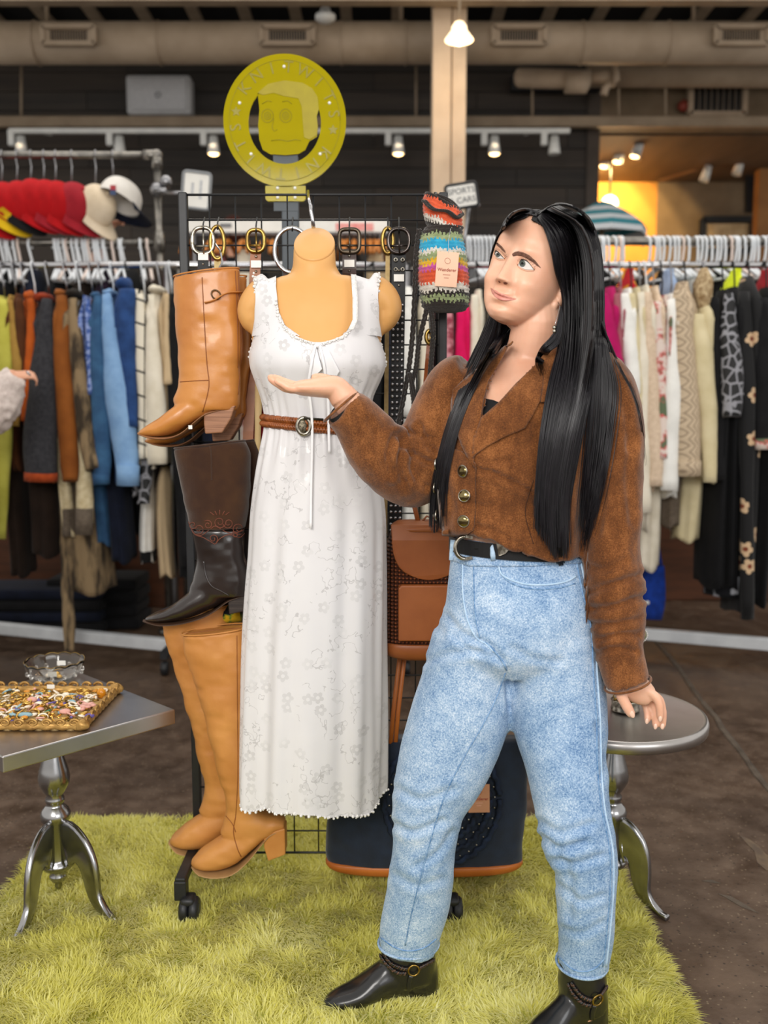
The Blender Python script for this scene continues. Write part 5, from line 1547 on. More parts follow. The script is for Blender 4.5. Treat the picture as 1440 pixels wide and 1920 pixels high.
# armholes: the sides of the rings above the underarm
side = np.abs(fc[:, 1] - MY) < 0.048
cut |= (fp[:, 1] < 566)
cut |= side & (fp[:, 1] < 640) & ((fp[:, 0] < 500) | (fp[:, 0] > 690)) & ~(fp[:, 1] < 516)
cut |= (np.abs(fc[:, 1] - MY) < 0.03) & (fp[:, 1] < 660) & ((fp[:, 0] < 490) | (fp[:, 0] > 705)) & (fp[:, 1] > 600)
# snap vertices of the neckline to the curve
keep = fs[~cut]
NKs = np.array(neck)
cutv = np.zeros(len(Vf), bool); cutv[np.unique(fs[cut])] = True
kv = np.zeros(len(Vf), bool); kv[np.unique(keep)] = True
bd = np.where(cutv & kv & (Vf[:, 1] < MY - 0.03))[0]
for v_ in bd:
    d2 = ((NKs - pxs[v_]) ** 2).sum(1); q = NKs[d2.argmin()]
    if d2.min() < 120:
        Vf[v_] = np.array(P(q[0], q[1], Vf[v_, 1]))
mb = MB(); mb.add(Vf, [tuple(f) for f in keep])
dress = mb.build('dress_body', JAC, dr)
# shoulder straps: cloth laid over the mannequin's shoulders
tv = np.array([tuple(v.co + Vector(ORG[tor.name])) for v in tor.data.vertices]); tn = np.array([tuple(v.normal) for v in tor.data.vertices])
tf = [tuple(p.vertices) for p in tor.data.polygons]
def strap(edge_l, edge_r, y1):
    def lim(x, y):
        return np.clip(x, np.interp(y, [e[0] for e in edge_l], [e[1] for e in edge_l]), np.interp(y, [e[0] for e in edge_r], [e[1] for e in edge_r]))
    pp_ = project(tv)
    sel = [f for f in tf if all(pp_[i, 1] < y1 for i in f) and any(abs(lim(pp_[i, 0], pp_[i, 1]) - pp_[i, 0]) < 0.01 for i in f)]
    use = sorted({i for f in sel for i in f}); ix = {v: k for k, v in enumerate(use)}
    vs = []
    for i in use:
        q = tv[i] + tn[i] * 0.0045
        x_ = lim(pp_[i, 0], pp_[i, 1]) - pp_[i, 0]
        vs.append((q[0] + x_ * S(540, MY), q[1], q[2]))
    MB().add(vs, [tuple(ix[i] for i in f) for f in sel]).build('shoulder_strap', JAC, dr)
strap([(480, 474), (515, 475), (545, 480), (600, 480), (640, 474)], [(480, 519), (540, 519), (585, 524), (612, 536), (640, 575)], 632)
strap([(480, 655), (525, 658), (560, 663), (600, 662), (624, 648), (640, 620)], [(480, 712), (515, 712), (545, 709), (600, 708), (640, 714)], 632)
DS = Surf(dress)
LACE = mat('white_lace_trim', '#f1efec', '#e2e0dc', 120, rough=0.8, bump=1.0, bscale=400)
def bead_line(pts, name, r=0.0024, every=1.0, zig=0.002):
    mb = MB()
    for i, p in enumerate(pts):
        mb.ball(p + Vector((zig * sin(i * 2.1), -0.002, zig * cos(i * 2.7))), r * (1 + 0.4 * sin(i * 3.3)), 6, 4)
    o = mb.build(name, LACE, dr); o['kind'] = 'stuff'
npts = []
for a in smooth_path(neck, 150):
    p = DS.at(a[0] + (2 if a[0] > 600 else -2), a[1] + 3)
    if p is not None and p.y < MY: npts.append(p)
bead_line(npts, 'neckline_beads')
for sx, pth in ((-1, [(476, 515), (480, 545), (481, 580), (480, 615), (475, 645), (469, 668)]), (1, [(711, 515), (708, 545), (707, 580), (707, 615), (713, 645), (721, 672), (722, 688)])):
    A2 = smooth_path(pth, 60)
    bead_line([P(a[0], a[1], MY - 0.055 + 0.05 * i / 60) for i, a in enumerate(A2)], 'armhole_beads', 0.0028, zig=0.003)
hemv = Vf.reshape(NR, NS, 3)[-1]
bead_line([Vector(v) for v in np.repeat(hemv, 1, 0)], 'hem_beads', 0.0030, zig=0.0022)
# lace strap peeping beside the right strap
mb = MB()
pp = [(659, 515), (662, 560), (662, 600), (654, 618)]
L1 = [P(x - 1, y, MY - 0.085 - 0.02 * i) for i, (x, y) in enumerate(pp)]
L2 = [P(x + 9, y, MY - 0.085 - 0.02 * i) for i, (x, y) in enumerate(pp)]
mb.add(L1 + L2, [(i, i + 1, 5 + i, 4 + i) for i in range(3)])
mb.build('lace_edging', LACE, dr, solid=0.002)
# ribbon bow and two long ties
RIB = mat('white_ribbon', '#f0eff0', '#e4e3e6', 8, rough=0.5)
def ribbon(pts, w, name, lift=0.006):
    P3 = []
    for a in smooth_path(pts, 40):
        p = DS.at(a[0], a[1], lift)
        P3.append(p if p is not None else P(a[0], a[1], MY - 0.13))
    MB().tube(P3, w, 8, flat=0.25, up=(0, -1, 0)).build(name, RIB, dr)
ribbon([(592, 650), (585, 680), (580, 720), (584, 760), (586, 800), (586, 860), (584, 930), (583, 990)], 0.0032, 'ribbon_tie', 0.012)
ribbon([(600, 650), (608, 690), (611, 740), (610, 800), (613, 850)], 0.0032, 'ribbon_tie', 0.012)
mb = MB()
q = [DS.at(x, y, 0.008) for x, y in ((596, 647), (616, 658), (636, 694), (632, 702), (612, 700), (600, 672))]
qb = [DS.at(x, y, 0.008) for x, y in ((592, 648), (582, 668), (582, 700), (590, 704), (604, 690))]
MB().prism(q, (0, -0.003, 0)).build('bow_loop', RIB, dr, bevel=0.001)
MB().prism(qb, (0, -0.003, 0)).build('bow_loop', RIB, dr, bevel=0.001)
MB().ball(DS.at(596, 650, 0.01), (0.007, 0.005, 0.006)).build('bow_knot', RIB, dr)
# braided belt
bl = thing('braided_belt', 'braided tan leather belt with an engraved buckle round the dress waist', 'belt', P(590, 800, MY - 0.1))
LEA = mat('braided_leather', '#a05a2a', '#6f3814', 50, rough=0.35, spec=0.5)
cW = P(595, 795, MY); hwW = 99 * S(795, MY)
def waist(th, off, dz):
    tilt = -0.011 * cos(th) * -1
    return Vector((cW.x + (hwW + 0.006 + off) * cos(th), MY + (0.094 + 0.006 + off) * sin(th), cW.z + 0.002 - 0.012 * (cos(th) + 0.4) + dz))
for row_z in (0.0072, -0.0072):
    for st in range(3):
        pts = []
        for k in range(640):
            th = 2 * pi * k / 640
            ph = th * 40 + st * 2 * pi / 3
            pts.append(waist(th, 0.0032 * cos(2 * ph), row_z + 0.0062 * sin(ph)))
        MB().tube(pts, 0.0029, 6, loop=True).build('braid_strand', LEA, bl)
bp = DS.at(573, 799, 0.014)
bk = MB()
bk.torus(bp, (0, 1, 0), 0.015, 0.005, 28, 8, squash=1.25, right=(1, 0, 0))
bk.build('buckle', SILVER, bl)
MB().ball(bp + Vector((-0.004, 0.0, 0)), (0.012, 0.005, 0.017)).build('buckle_plate', mat('dark_engraved_silver', '#4d473c', '#8b8370', 160, rough=0.4, metal=0.9, bump=0.8, bscale=260), bl)
MB().tube([bp + Vector((0.0, -0.004, 0.018)), bp + Vector((0.045, 0.002, 0.015))], 0.003, 8).build('keeper_bar', mat('dark_metal', '#3a352c', '#2c2821', 30, rough=0.4, metal=0.8), bl)

# ============================================================ boots
def vsec(mb, secs, seg=28, e=2.2, n=None):
    """loft along x of upright rings (px, top, bottom, Y, half_depth)"""
    A = smooth_path(secs, n) if n else np.array(secs, float)
    rings = []
    for a in A:
        c1, c2 = P(a[0], a[1], a[3]), P(a[0], a[2], a[3])
        cc = (c1 + c2) / 2; hh = (c1.z - c2.z) / 2
        ring = []
        for k in range(seg):
            th = 2 * pi * k / seg; cx, sx = cos(th), sin(th)
            ring.append(cc + Vector((0, a[4] * math.copysign(abs(cx) ** (2 / e), cx), hh * math.copysign(abs(sx) ** (2 / e), sx))))
        rings.append(ring)
    return mb.rings(rings)
def shift(secs, dx, dy, dY, cols):
    out = []
    for s_ in secs:
        s_ = list(s_)
        for c_ in cols[0]: s_[c_] += dx
        for c_ in cols[1]: s_[c_] += dy
        s_[cols[2]] += dY
        out.append(tuple(s_))
    return out
def boot(label, *a, tilt=0.010, **k):
    return boot_(label, tilt, *a, **k)
def boot_(label, tilt, shaft, foot, heel, sole, m_up, m_sole, m_heel, group, m_top=None, split=None, dx=0, dy=0, dY=0.0, wr=1.0, heel_hd=0.026, hook=None):
    sh = shift(shaft, dx, dy, dY, ((1, 2), (0,), 3))
    ft = shift(foot, dx, dy, dY, ((0,), (1, 2), 3))
    c = P(ft[0][0], ft[0][2], ft[0][3])
    T = thing('boot', label, 'boot', c, group)
    xt = P((sh[0][1] + sh[0][2]) / 2, sh[0][0], sh[0][3]); ht = (sh[0][2] - sh[0][1]) / 2 * S(sh[0][0], sh[0][3])
    def dsp(v, n):
        v = v.copy(); wz = np.clip((v[:, 2] - xt.z + 0.16) / 0.16, 0, 1) ** 2
        v[:, 2] += wz * tilt * (v[:, 0] - xt.x) / ht
        return v + n * (wr * (0.0028 * vnoise(v * np.array([14, 14, 24]), 3) + 0.0014 * vnoise(v * np.array([40, 40, 60]), 4)))[:, None]
    if split is None:
        mb = MB()
        mb.hsec(sh, 32, n=26, e=2.3)
        vsec(mb, ft, n=18)
        up = mb.build('upper', m_up, T, remesh=0.0045, relax=4, disp=dsp)
        parts = [up]
    else:
        top = [s_ for s_ in sh if s_[0] <= split + dy + 12]; bot = [s_ for s_ in sh if s_[0] >= split + dy - 25]
        a = MB().hsec(top, 32, n=20, e=2.3).build('suede_shaft', m_top, T, remesh=0.0045, relax=2, disp=dsp)
        mb = MB().hsec([(q[0], q[1] + 1, q[2] - 1, q[3], q[4] - 0.001) for q in bot], 32, n=16, e=2.3)
        vsec(mb, ft, n=18)
        up = mb.build('leather_foot', m_up, T, remesh=0.0045, relax=4, disp=dsp)
        parts = [up, a]
    # top opening rim
    a = sh[0]
    cc = P((a[1] + a[2]) / 2, a[0], a[3]); hw = (a[2] - a[1]) / 2 * S(a[0], a[3])
    tl = (P(a[1], a[0], a[3]), P(a[2], a[0], a[3]))
    MB().tube([cc + Vector((hw * cos(t_) * 0.99, a[4] * sin(t_), 0.001 + tilt * cos(t_))) for t_ in np.linspace(0, 2 * pi, 30, endpoint=False)], 0.0022, 6, loop=True).build('top_edge', m_up if m_top is None else m_top, T)
    hl = shift(heel, dx, dy, 0, ((0,), (1,), 0)) if False else [(h_[0] + dx, h_[1] + dy) for h_ in heel]
    Yf = ft[0][3]
    n = len(hl)
    mb = MB()
    pts = [P(x, y, Yf) for x, y in hl]
    mb.prism([p + Vector((0, -heel_hd, 0)) for p in pts], (0, 2 * heel_hd, 0))
    mb.build('heel', m_heel, T, smooth=False, bevel=0.003)
    sp = smooth_path([(x + dx, y + dy) for x, y in sole[0]], 20)
    rings = []
    for i, q in enumerate(sp):
        p = P(q[0], q[1], Yf)
        w_ = float(np.interp(i / 19, [0, 0.12, 0.3, 0.6, 0.85, 1], sole[1]))
        rings.append([p + Vector((0, w_ * cos(t_), 0.0035 * sin(t_))) for t_ in np.linspace(0, 2 * pi, 14, endpoint=False)])
    MB().rings(rings).build('sole', m_sole, T)
    return T, parts
TANL = mat('tan_leather', '#c4833f', '#b16f30', 7, rough=0.36, spec=0.5, bump=0.12, bscale=160, coat=0.12)
SOLE = mat('tan_sole', '#9b6d47', '#84583a', 14, rough=0.6)
HEELW = mat('stacked_wood_heel', '#a9795a', '#7d5238', 6, rough=0.5, stretch=(1, 1, 60))
t_shaft = [(512, 325, 449, 2.30, 0.042), (545, 325, 451, 2.30, 0.046), (591, 328, 454, 2.30, 0.048), (640, 332, 456, 2.30, 0.048), (673, 334, 455, 2.30, 0.046), (704, 337, 450, 2.30, 0.044), (730, 334, 449, 2.30, 0.043), (752, 326, 449, 2.30, 0.042), (770, 340, 444, 2.30, 0.04)]
t_foot = [(442, 735, 764, 2.30, 0.026), (425, 725, 770, 2.30, 0.034), (395, 728, 778, 2.30, 0.038), (360, 742, 792, 2.30, 0.04), (330, 762, 808, 2.30, 0.042), (305, 781, 817, 2.30, 0.041), (282, 795, 818, 2.30, 0.034), (266, 806, 816, 2.30, 0.02), (261, 810, 815, 2.30, 0.008)]
t_heel = [(385, 772), (444, 760), (436, 785), (420, 811), (388, 813), (386, 795)]
t_sole = ([(444, 762), (415, 769), (388, 777), (365, 795), (345, 812), (320, 821), (285, 820), (259, 813)], [0.022, 0.03, 0.034, 0.042, 0.036, 0.008])
boot('tan leather pull-on boot, rear one of the top pair', t_shaft, t_foot, t_heel, t_sole, TANL, SOLE, HEELW, 'tan top boots', dx=14, dy=14, dY=0.075)
T, pr_ = boot('tan leather pull-on boot with buckled strap, front one of the top pair', t_shaft, t_foot, t_heel, t_sole, TANL, SOLE, HEELW, 'tan top boots')
BS = Surf(*pr_)
DT = mat('dark_stitch_tan', '#8a4f20', '#7a4419', 10, rough=0.5)
def seam(S_, T_, pts, m_, r=0.0012, name='seam', n=30, lift=0.0004):
    p3 = S_.path(pts, n, lift)
    if len(p3) > 2: MB().tube(p3, r, 6).build(name, m_, T_)
seam(BS, T, [(379, 520), (383, 600), (388, 680), (392, 716), (389, 740), (380, 772)], DT)
seam(BS, T, [(338, 716), (365, 714), (392, 713)], DT)
seam(BS, T, [(446, 508), (449, 600), (450, 680), (446, 740)], DT)
seam(BS, T, [(441, 508), (445, 600), (446, 690)], DT)
p3 = BS.path([(384, 568), (402, 563), (425, 550), (455, 549)], 20, 0.002)
MB().tube(p3, 0.0085, 8, flat=0.25, up=(0, 0, 1)).build('strap', TANL, T)
q = BS.at(405, 553, 0.005)
MB().torus(q, BS.normal(405, 553), 0.0095, 0.0018, 20, 6, squash=1.2).build('strap_buckle', mat('bronze_buckle', '#5a4630', '#3f3122', 30, rough=0.3, metal=0.9), T)
MB().box(P(357, 801, 2.255), (0.009, 0.003, 0.009)).build('price_sticker', PAPER, T, smooth=False)
# hooks for the boots
def jhook(px, py, Y, label, m_=CHROME):
    z = grid_z(py); x = P(px, py, GY).x
    o = MB().tube([Vector((x, GY - 0.008, z + 0.008)), Vector((x, GY - 0.02, z + 0.004)), P(px + 8, py + 18, (GY + Y) / 2), P(px + 12, py + 40, Y), P(px, py + 60, Y), P(px - 6, py + 50, Y - 0.01)], 0.0025, 6).build('hook', m_)
    tag(o, label, 'hook')
jhook(405, 452, 2.32, 'curved chrome hook holding the tan boots')
# dark brown pair
SUE = mat('brown_suede', '#48301f', '#38241a', 12, rough=0.95, spec=0.1, bump=0.3, bscale=300, sheen=0.3)
DKL = mat('dark_brown_leather', '#241a17', '#1a1210', 10, rough=0.24, spec=0.6, coat=0.3)
DKS = mat('dark_sole', '#4a3324', '#35241a', 14, rough=0.5)
DKH = mat('dark_stacked_heel', '#2a2423', '#423a36', 5, rough=0.35, stretch=(1, 1, 50))
d_shaft = [(834, 326, 460, 2.31, 0.045), (857, 329, 468, 2.31, 0.048), (903, 337, 469, 2.31, 0.05), (950, 347, 466, 2.31, 0.05), (990, 356, 460, 2.31, 0.048), (1020, 364, 460, 2.31, 0.047), (1047, 368, 461, 2.31, 0.046), (1080, 363, 473, 2.31, 0.045), (1105, 356, 476, 2.31, 0.043), (1116, 364, 475, 2.31, 0.04)]
d_foot = [(474, 1085, 1112, 2.31, 0.022), (455, 1070, 1116, 2.31, 0.034), (430, 1075, 1123, 2.31, 0.037), (395, 1088, 1142, 2.31, 0.039), (365, 1104, 1154, 2.31, 0.042), (340, 1124, 1160, 2.31, 0.043), (315, 1138, 1163, 2.31, 0.04), (292, 1148, 1165, 2.31, 0.03), (273, 1158, 1165, 2.31, 0.01)]
d_heel = [(430, 1122), (477, 1108), (478, 1139), (433, 1148)]
d_sole = ([(476, 1112), (450, 1117), (430, 1124), (405, 1142), (380, 1154), (340, 1165), (300, 1168), (269, 1164)], [0.02, 0.03, 0.034, 0.044, 0.034, 0.008])
T, pr_ = boot('dark brown boot with suede shaft and paisley stitching, front one', d_shaft, d_foot, d_heel, d_sole, DKL, DKS, DKH, 'dark brown boots', m_top=SUE, split=1000)
BS = Surf(*pr_)
EMB = mat('rust_embroidery', '#7a4332', '#693829', 40, rough=0.7)
def sw(pts, n=24):
    seam(BS, T, pts, EMB, 0.0010, 'embroidery', n, 0.0008)
def curl(cx_, cy_, R_, a0, turns, dirn=1):
    return [(cx_ + R_ * (1 - 0.75 * q) * cos(a0 + dirn * q * turns * 2 * pi), cy_ + R_ * (1 - 0.75 * q) * sin(a0 + dirn * q * turns * 2 * pi)) for q in np.linspace(0, 1, 16)]
for cx_, cy_, R_, a0, tn, dn in ((412, 979, 12, 0, 1.5, 1), (428, 981, 10, 3, 1.4, -1), (447, 991, 12, 1, 1.5, 1), (373, 992, 10, 2, 1.3, -1), (362, 984, 8, 0.5, 1.2, 1), (390, 984, 9, 4, 1.3, 1), (400, 1010, 9, 1, 1.3, -1), (440, 1003, 7, 3, 1.2, 1)):
    sw(curl(cx_, cy_, R_, a0, tn, dn))
sw([(354, 978), (362, 998), (376, 1004), (390, 996), (404, 986), (420, 996), (436, 1000), (452, 996), (460, 990)])
sw([(356, 985), (366, 1002), (380, 1007), (396, 1016), (404, 1020), (412, 1010), (430, 1002), (448, 1008), (458, 1000)])
for k in range(5):
    sw([(412 + 5 * (k - 2), 966), (412 + 9 * (k - 2), 956 + abs(k - 2) * 2)], 4)
seam(BS, T, [(382, 1052), (386, 1078), (396, 1098), (414, 1108), (430, 1117)], DKL, 0.0022)
seam(BS, T, [(392, 834), (396, 850), (397, 900)], SUE, 0.0014)
boot('dark brown boot with suede shaft, rear one of the pair', d_shaft, d_foot, d_heel, d_sole, DKL, DKS, DKH, 'dark brown boots', m_top=SUE, split=1000, dx=22, dy=-2, dY=0.075)
# camel tall pair
CAM = mat('camel_leather', '#c68a49', '#b5783a', 8, rough=0.5, spec=0.4, bump=0.15, bscale=140)
c_shaft = [(1181, 340, 470, 2.28, 0.05), (1240, 352, 472, 2.28, 0.052), (1335, 382, 474, 2.28, 0.05), (1425, 405, 474, 2.28, 0.047), (1472, 417, 478, 2.28, 0.044), (1513, 424, 490, 2.28, 0.042), (1540, 420, 520, 2.28, 0.042), (1560, 412, 520, 2.28, 0.038)]
c_foot = [(534, 1535, 1552, 2.28, 0.022), (515, 1528, 1556, 2.28, 0.033), (485, 1534, 1578, 2.28, 0.036), (460, 1546, 1602, 2.28, 0.038), (435, 1556, 1622, 2.28, 0.041), (410, 1570, 1628, 2.28, 0.043), (388, 1584, 1628, 2.28, 0.042), (370, 1598, 1624, 2.28, 0.034), (360, 1608, 1620, 2.28, 0.016)]
c_heel = [(497, 1556), (536, 1545), (537, 1594), (505, 1606), (497, 1580)]
c_sole = ([(534, 1552), (510, 1557), (492, 1576), (468, 1604), (440, 1626), (405, 1633), (375, 1628), (357, 1618)], [0.02, 0.03, 0.034, 0.044, 0.038, 0.012])
CSO = mat('camel_sole', '#b08a5c', '#9a764a', 14, rough=0.6)
boot('tall camel leather boot, rear one with its toe further left', c_shaft, c_foot, c_heel, c_sole, CAM, CSO, CAM, 'tall camel boots', dx=-40, dy=-40, dY=0.085, wr=1.3)
T, pr_ = boot('tall camel leather boot with block heel, front one beside the dress', c_shaft, c_foot, c_heel, c_sole, CAM, CSO, CAM, 'tall camel boots', wr=1.3)
BS = Surf(*pr_)
seam(BS, T, [(442, 1530), (438, 1560), (445, 1590), (452, 1606)], DT)
seam(BS, T, [(424, 1530), (436, 1545), (442, 1560)], DT)
seam(BS, T, [(342, 1190), (400, 1182), (452, 1178)], DT)
seam(BS, T, [(444, 1180), (445, 1300), (446, 1450), (442, 1530)], DT, 0.0009)
# patterned cloth roll between the boots
o = MB().tube([P(372, 1158, 2.36), P(410, 1152, 2.36), P(452, 1150, 2.36)], [0.02, 0.026, 0.022], 14).build('patterned_scarf', fab('jungle_print', '#14161a', '#5f7a2a', 18, lo=0.5, hi=0.58, c3='#c9a21c'))
tag(o, 'dark scarf with green and yellow print rolled behind the dark boots', 'scarf')

# ============================================================ belts hung on the grid
def hang_belt(px, top, bot, wpx, m_strap, m_buckle, label, bw, bh, tagpy=None, Y=2.385, oval=2.0, dual=True, prong=True, xbot=None):
    c = P(px, top, Y); s = S(top, Y)
    T = thing('belt', label, 'belt', P(px, bot, Y))
    xb = px if xbot is None else xbot
    z = grid_z(top - bh / 2)
    pts = []
    for k in range(28):
        a = 2 * pi * k / 28; ca, sa = cos(a), sin(a)
        pts.append(c + Vector((bw / 2 * s * math.copysign(abs(ca) ** (2 / oval), ca), -0.004, bh / 2 * s * math.copysign(abs(sa) ** (2 / oval), sa))))
    MB().tube(pts, 0.0052, 8, loop=True, up=(0, 1, 0)).build('buckle', m_buckle, T)
    if prong:
        MB().tube([P(px, top - bh / 2 + 2, Y - 0.006), P(px + 1, top + bh / 2, Y - 0.01)], 0.0025, 6).build('prong', m_buckle, T)
        MB().tube([P(px - bw * 0.38, top + bh * 0.2, Y - 0.003), P(px + bw * 0.38, top + bh * 0.2, Y - 0.003)], 0.0028, 6).build('cross_bar', m_buckle, T)
    strap = [P(px + (xb - px) * q, top + bh / 2 - 6 + (bot - top - bh / 2 + 6) * q, Y + 0.004 - 0.006 * sin(q * 9)) for q in np.linspace(0, 1, 20)]
    hw = wpx / 2 * s
    mb = MB()
    mb.rings([[p + Vector((hw * sx, 0.0022 * sy, 0)) for sx, sy in ((-1, -1), (1, -1), (1, 1), (-1, 1))] for p in strap])
    st = mb.build('strap', m_strap, T, smooth=False)
    MB().tube([Vector((c.x, GY - 0.008, z + 0.006)), P(px, top - bh / 2 - 8, Y + 0.01), P(px, top - bh / 2 + 4, Y - 0.008), P(px, top - bh / 2 - 2, Y - 0.014)], 0.002, 6).build('hang_hook', BLACKM, T)
    if tagpy:
        p = P(px, tagpy, Y - 0.008)
        MB().box(p, (19 * s, 0.0015, 13 * s)).build('price_tag', PAPER, T, smooth=False)
        for dy in (-14, 14):
            MB().ball(P(px, tagpy + dy, Y - 0.003), 0.0035, 8, 6).build('rivet', SILVER, T)
    return T, st
BLKL = mat('black_leather', '#0d0d0f', '#121214', 20, rough=0.5, spec=0.3)
BRNL = mat('brown_belt_leather', '#9c5a24', '#84491a', 16, rough=0.4)
DBRL = mat('deep_brown_leather', '#3a2015', '#2c1810', 16, rough=0.35)
hang_belt(381, 452, 640, 20, BLKL, SILVER, 'black belt with domed silver buckle above the tan boot', 40, 48, tagpy=481, oval=2.6)
T, st = hang_belt(408, 456, 620, 12, mat('beige_cord_belt', '#c9b482', '#a8935f', 60, rough=0.7), BRASS, 'beige braided cord belt beside the black belt', 26, 60, prong=False)
hang_belt(480, 452, 900, 20, BRNL, BRASS, 'tan leather belt with gold buckle left of the mannequin neck', 32, 40, tagpy=495, xbot=462, oval=2.8)
hang_belt(548, 470, 640, 34, DBRL, CHROME, 'wide brown belt with a large round silver buckle', 66, 82, oval=2.0, prong=False)
hang_belt(655, 452, 640, 26, DBRL, mat('dark_bronze', '#5a5044', '#3d362d', 30, rough=0.3, metal=0.9), 'brown belt with a square dark buckle right of the mannequin neck', 38, 42, tagpy=494, oval=4.0)
T, st = hang_belt(748, 452, 1215, 26, BLKL, mat('gunmetal', '#5a5350', '#3b3634', 30, rough=0.25, metal=1.0), 'black studded belt hanging down beside the dress', 40, 44, tagpy=521, oval=2.4, xbot=738)
mb = MB()
for i in range(56):
    py = 572 + i * 11.4
    q = (py - 468) / (1215 - 468)
    for k in (-1, 0, 1):
        mb.ball(P(748 - 10 * q + k * 8.2, py, 2.379), 0.0038, 8, 5)
o = mb.build('studs', CHROME, T); o['kind'] = 'stuff'
for dx in (-6, 7):
    for py in (487, 505):
        MB().torus(P(748 + dx, py, 2.38), (0, 1, 0), 0.004, 0.0014, 14, 6).build('eyelet', SILVER, T)
hang_belt(727, 452, 1000, 8, mat('tan_webbing', '#b9a070', '#a58c5c', 80, rough=0.8), BRASS, 'narrow tan webbing belt just left of the studded belt', 20, 46, prong=False, Y=2.395, xbot=722)
hang_belt(806, 632, 800, 11, mat('chestnut_leather', '#8a4a24', '#71391a', 16, rough=0.35), BRASS, 'thin chestnut belt with twisted loops among the brown cords', 14, 24, Y=2.36, xbot=792)
# scarves behind the left hip of the dress
for px, top, bot, wpx, c1, c2, lab in ((486, 556, 940, 44, '#9a1220', '#7e0d18', 'red scarf hanging behind the left side of the dress'), (486, 690, 880, 12, '#d8bd8c', '#c9ac78', 'cream ribbon hanging on top of the red scarf')):
    s = S(top, 2.4)
    o = MB().rings([[P(px - 4 * q, top + (bot - top) * q, 2.40 if c1 == '#9a1220' else 2.375) + Vector((wpx / 2 * s * sx * (1 + 0.1 * sin(q * 7)), 0.004 * sy, 0)) for sx, sy in ((-1, -1), (1, -1), (1, 1), (-1, 1))] for q in np.linspace(0, 1, 14)]).build('hanging_scarf', fab('scarf' + c1[1:], c1, c2, 10))
    tag(o, lab, 'scarf')

# ============================================================ crochet bag
YB = 2.345
cb = thing('crochet_bag', 'striped crochet drawstring bag hanging on the rack corner with a pink tag', 'bag', P(832, 585, YB))
YARN = {k: mat('yarn_' + k, a, b_, 60, rough=0.9, bump=1.0, bscale=260, sheen=0.3) for k, (a, b_) in {'brown': ('#2c241f', '#1f1915'), 'orange': ('#e0603a', '#c74f2c'), 'white': ('#d8d2c8', '#c4bdb2'), 'sage': ('#97a377', '#7d8a60'), 'blue': ('#2ba3c8', '#1f8cb4'), 'yellow': ('#dcae24', '#c4961a'), 'pink': ('#c4569c', '#a94586'), 'coral': ('#d4552f', '#bd4524')}.items()}
YN = list(YARN)
def crochet(T_, name, sec_tab, bands, seg=110, rows=64, tilt=0.0, amp=0.0028, wob=0.0):
    ys_ = np.linspace(sec_tab[0][0], sec_tab[-1][0], rows)
    A_ = np.array(sec_tab, float)
    verts, faces, mi = [], [], []
    mb = MB()
    rings = []
    for i, y in enumerate(ys_):
        L, R_, Yy, hd = [np.interp(y, A_[:, 0], A_[:, k]) for k in (1, 2, 3, 4)]
        cc = P((L + R_) / 2, y, Yy); hw = (R_ - L) / 2 * S(y, Yy)
        ring = []
        for j in range(seg):
            th = 2 * pi * j / seg
            st_ = amp * (abs(sin(th * seg / 5 + (i // 3) * 1.3)) - 0.4 + (0.5 if i % 3 == 1 else -0.3))
            ring.append(cc + Vector(((hw + st_) * cos(th), (hd + st_) * sin(th), tilt * cos(th) + wob * sin(2 * th + 0.5))))
        rings.append(ring)
    n = seg
    vs = [p for r in rings for p in r]
    mb.add(vs, [])
    for i in range(rows - 1):
        y = ys_[i]
        for j in range(n):
            yy = y + 3 * sin(j * 1.9) + 2 * sin(j * 0.35)
            kk = next((b_[1] for b_ in bands if yy < b_[0]), bands[-1][1])
            mb.f.append((i * n + j, i * n + (j + 1) % n, (i + 1) * n + (j + 1) % n, (i + 1) * n + j)); mb.m.append(YN.index(kk))
    return mb.build(name, [YARN[k] for k in YN], T_)
bands = [(440, 'brown'), (447, 'sage'), (452, 'sage'), (470, 'blue'), (478, 'white'), (490, 'sage'), (500, 'yellow'), (510, 'pink'), (534, 'coral'), (548, 'white'), (556, 'brown'), (566, 'sage'), (600, 'brown')]
crochet(cb, 'bag_body', [(425, 800, 868, YB, 0.03), (436, 790, 866, YB, 0.034), (450, 786, 868, YB, 0.04), (480, 784, 874, YB, 0.048), (520, 784, 878, YB, 0.052), (555, 788, 879, YB, 0.05), (575, 792, 878, YB, 0.042), (584, 800, 870, YB, 0.025), (587, 815, 850, YB, 0.006)], bands)
crochet(cb, 'drawn_cuff', [(376, 797, 860, YB, 0.03), (384, 795, 864, YB, 0.033), (404, 794, 866, YB, 0.034), (420, 796, 866, YB, 0.03), (432, 800, 862, YB, 0.026), (444, 806, 852, YB, 0.02)], [(382, 'brown'), (416, 'orange'), (427, 'white'), (460, 'brown')], rows=28, tilt=-0.016, wob=0.004)
DKC = YARN['brown']
def braid(pts, T_, name, r=0.0036):
    A_ = smooth_path(pts, 120)
    for st in range(3):
        p3 = [P(a[0], a[1], a[2]) + Vector((r * 1.1 * sin(i * 0.55 + st * 2.09), r * 0.8 * cos(2 * (i * 0.55 + st * 2.09)), 0)) for i, a in enumerate(A_)]
        MB().tube(p3, r * 0.85, 6).build(name, DKC, T_)
braid([(795, 376, YB - 0.03), (812, 392, YB - 0.045), (838, 396, YB - 0.045), (856, 408, YB - 0.035), (866, 402, YB - 0.02)], cb, 'cuff_cord')
braid([(795, 378, YB + 0.03), (815, 366, YB + 0.04), (845, 378, YB + 0.04), (866, 402, YB + 0.01)], cb, 'cuff_cord')
braid([(786, 430, YB - 0.01), (780, 480, YB - 0.01), (778, 540, YB - 0.01), (774, 620, YB), (768, 680, YB), (758, 740, YB + 0.01), (746, 800, YB + 0.01)], cb, 'shoulder_cord')
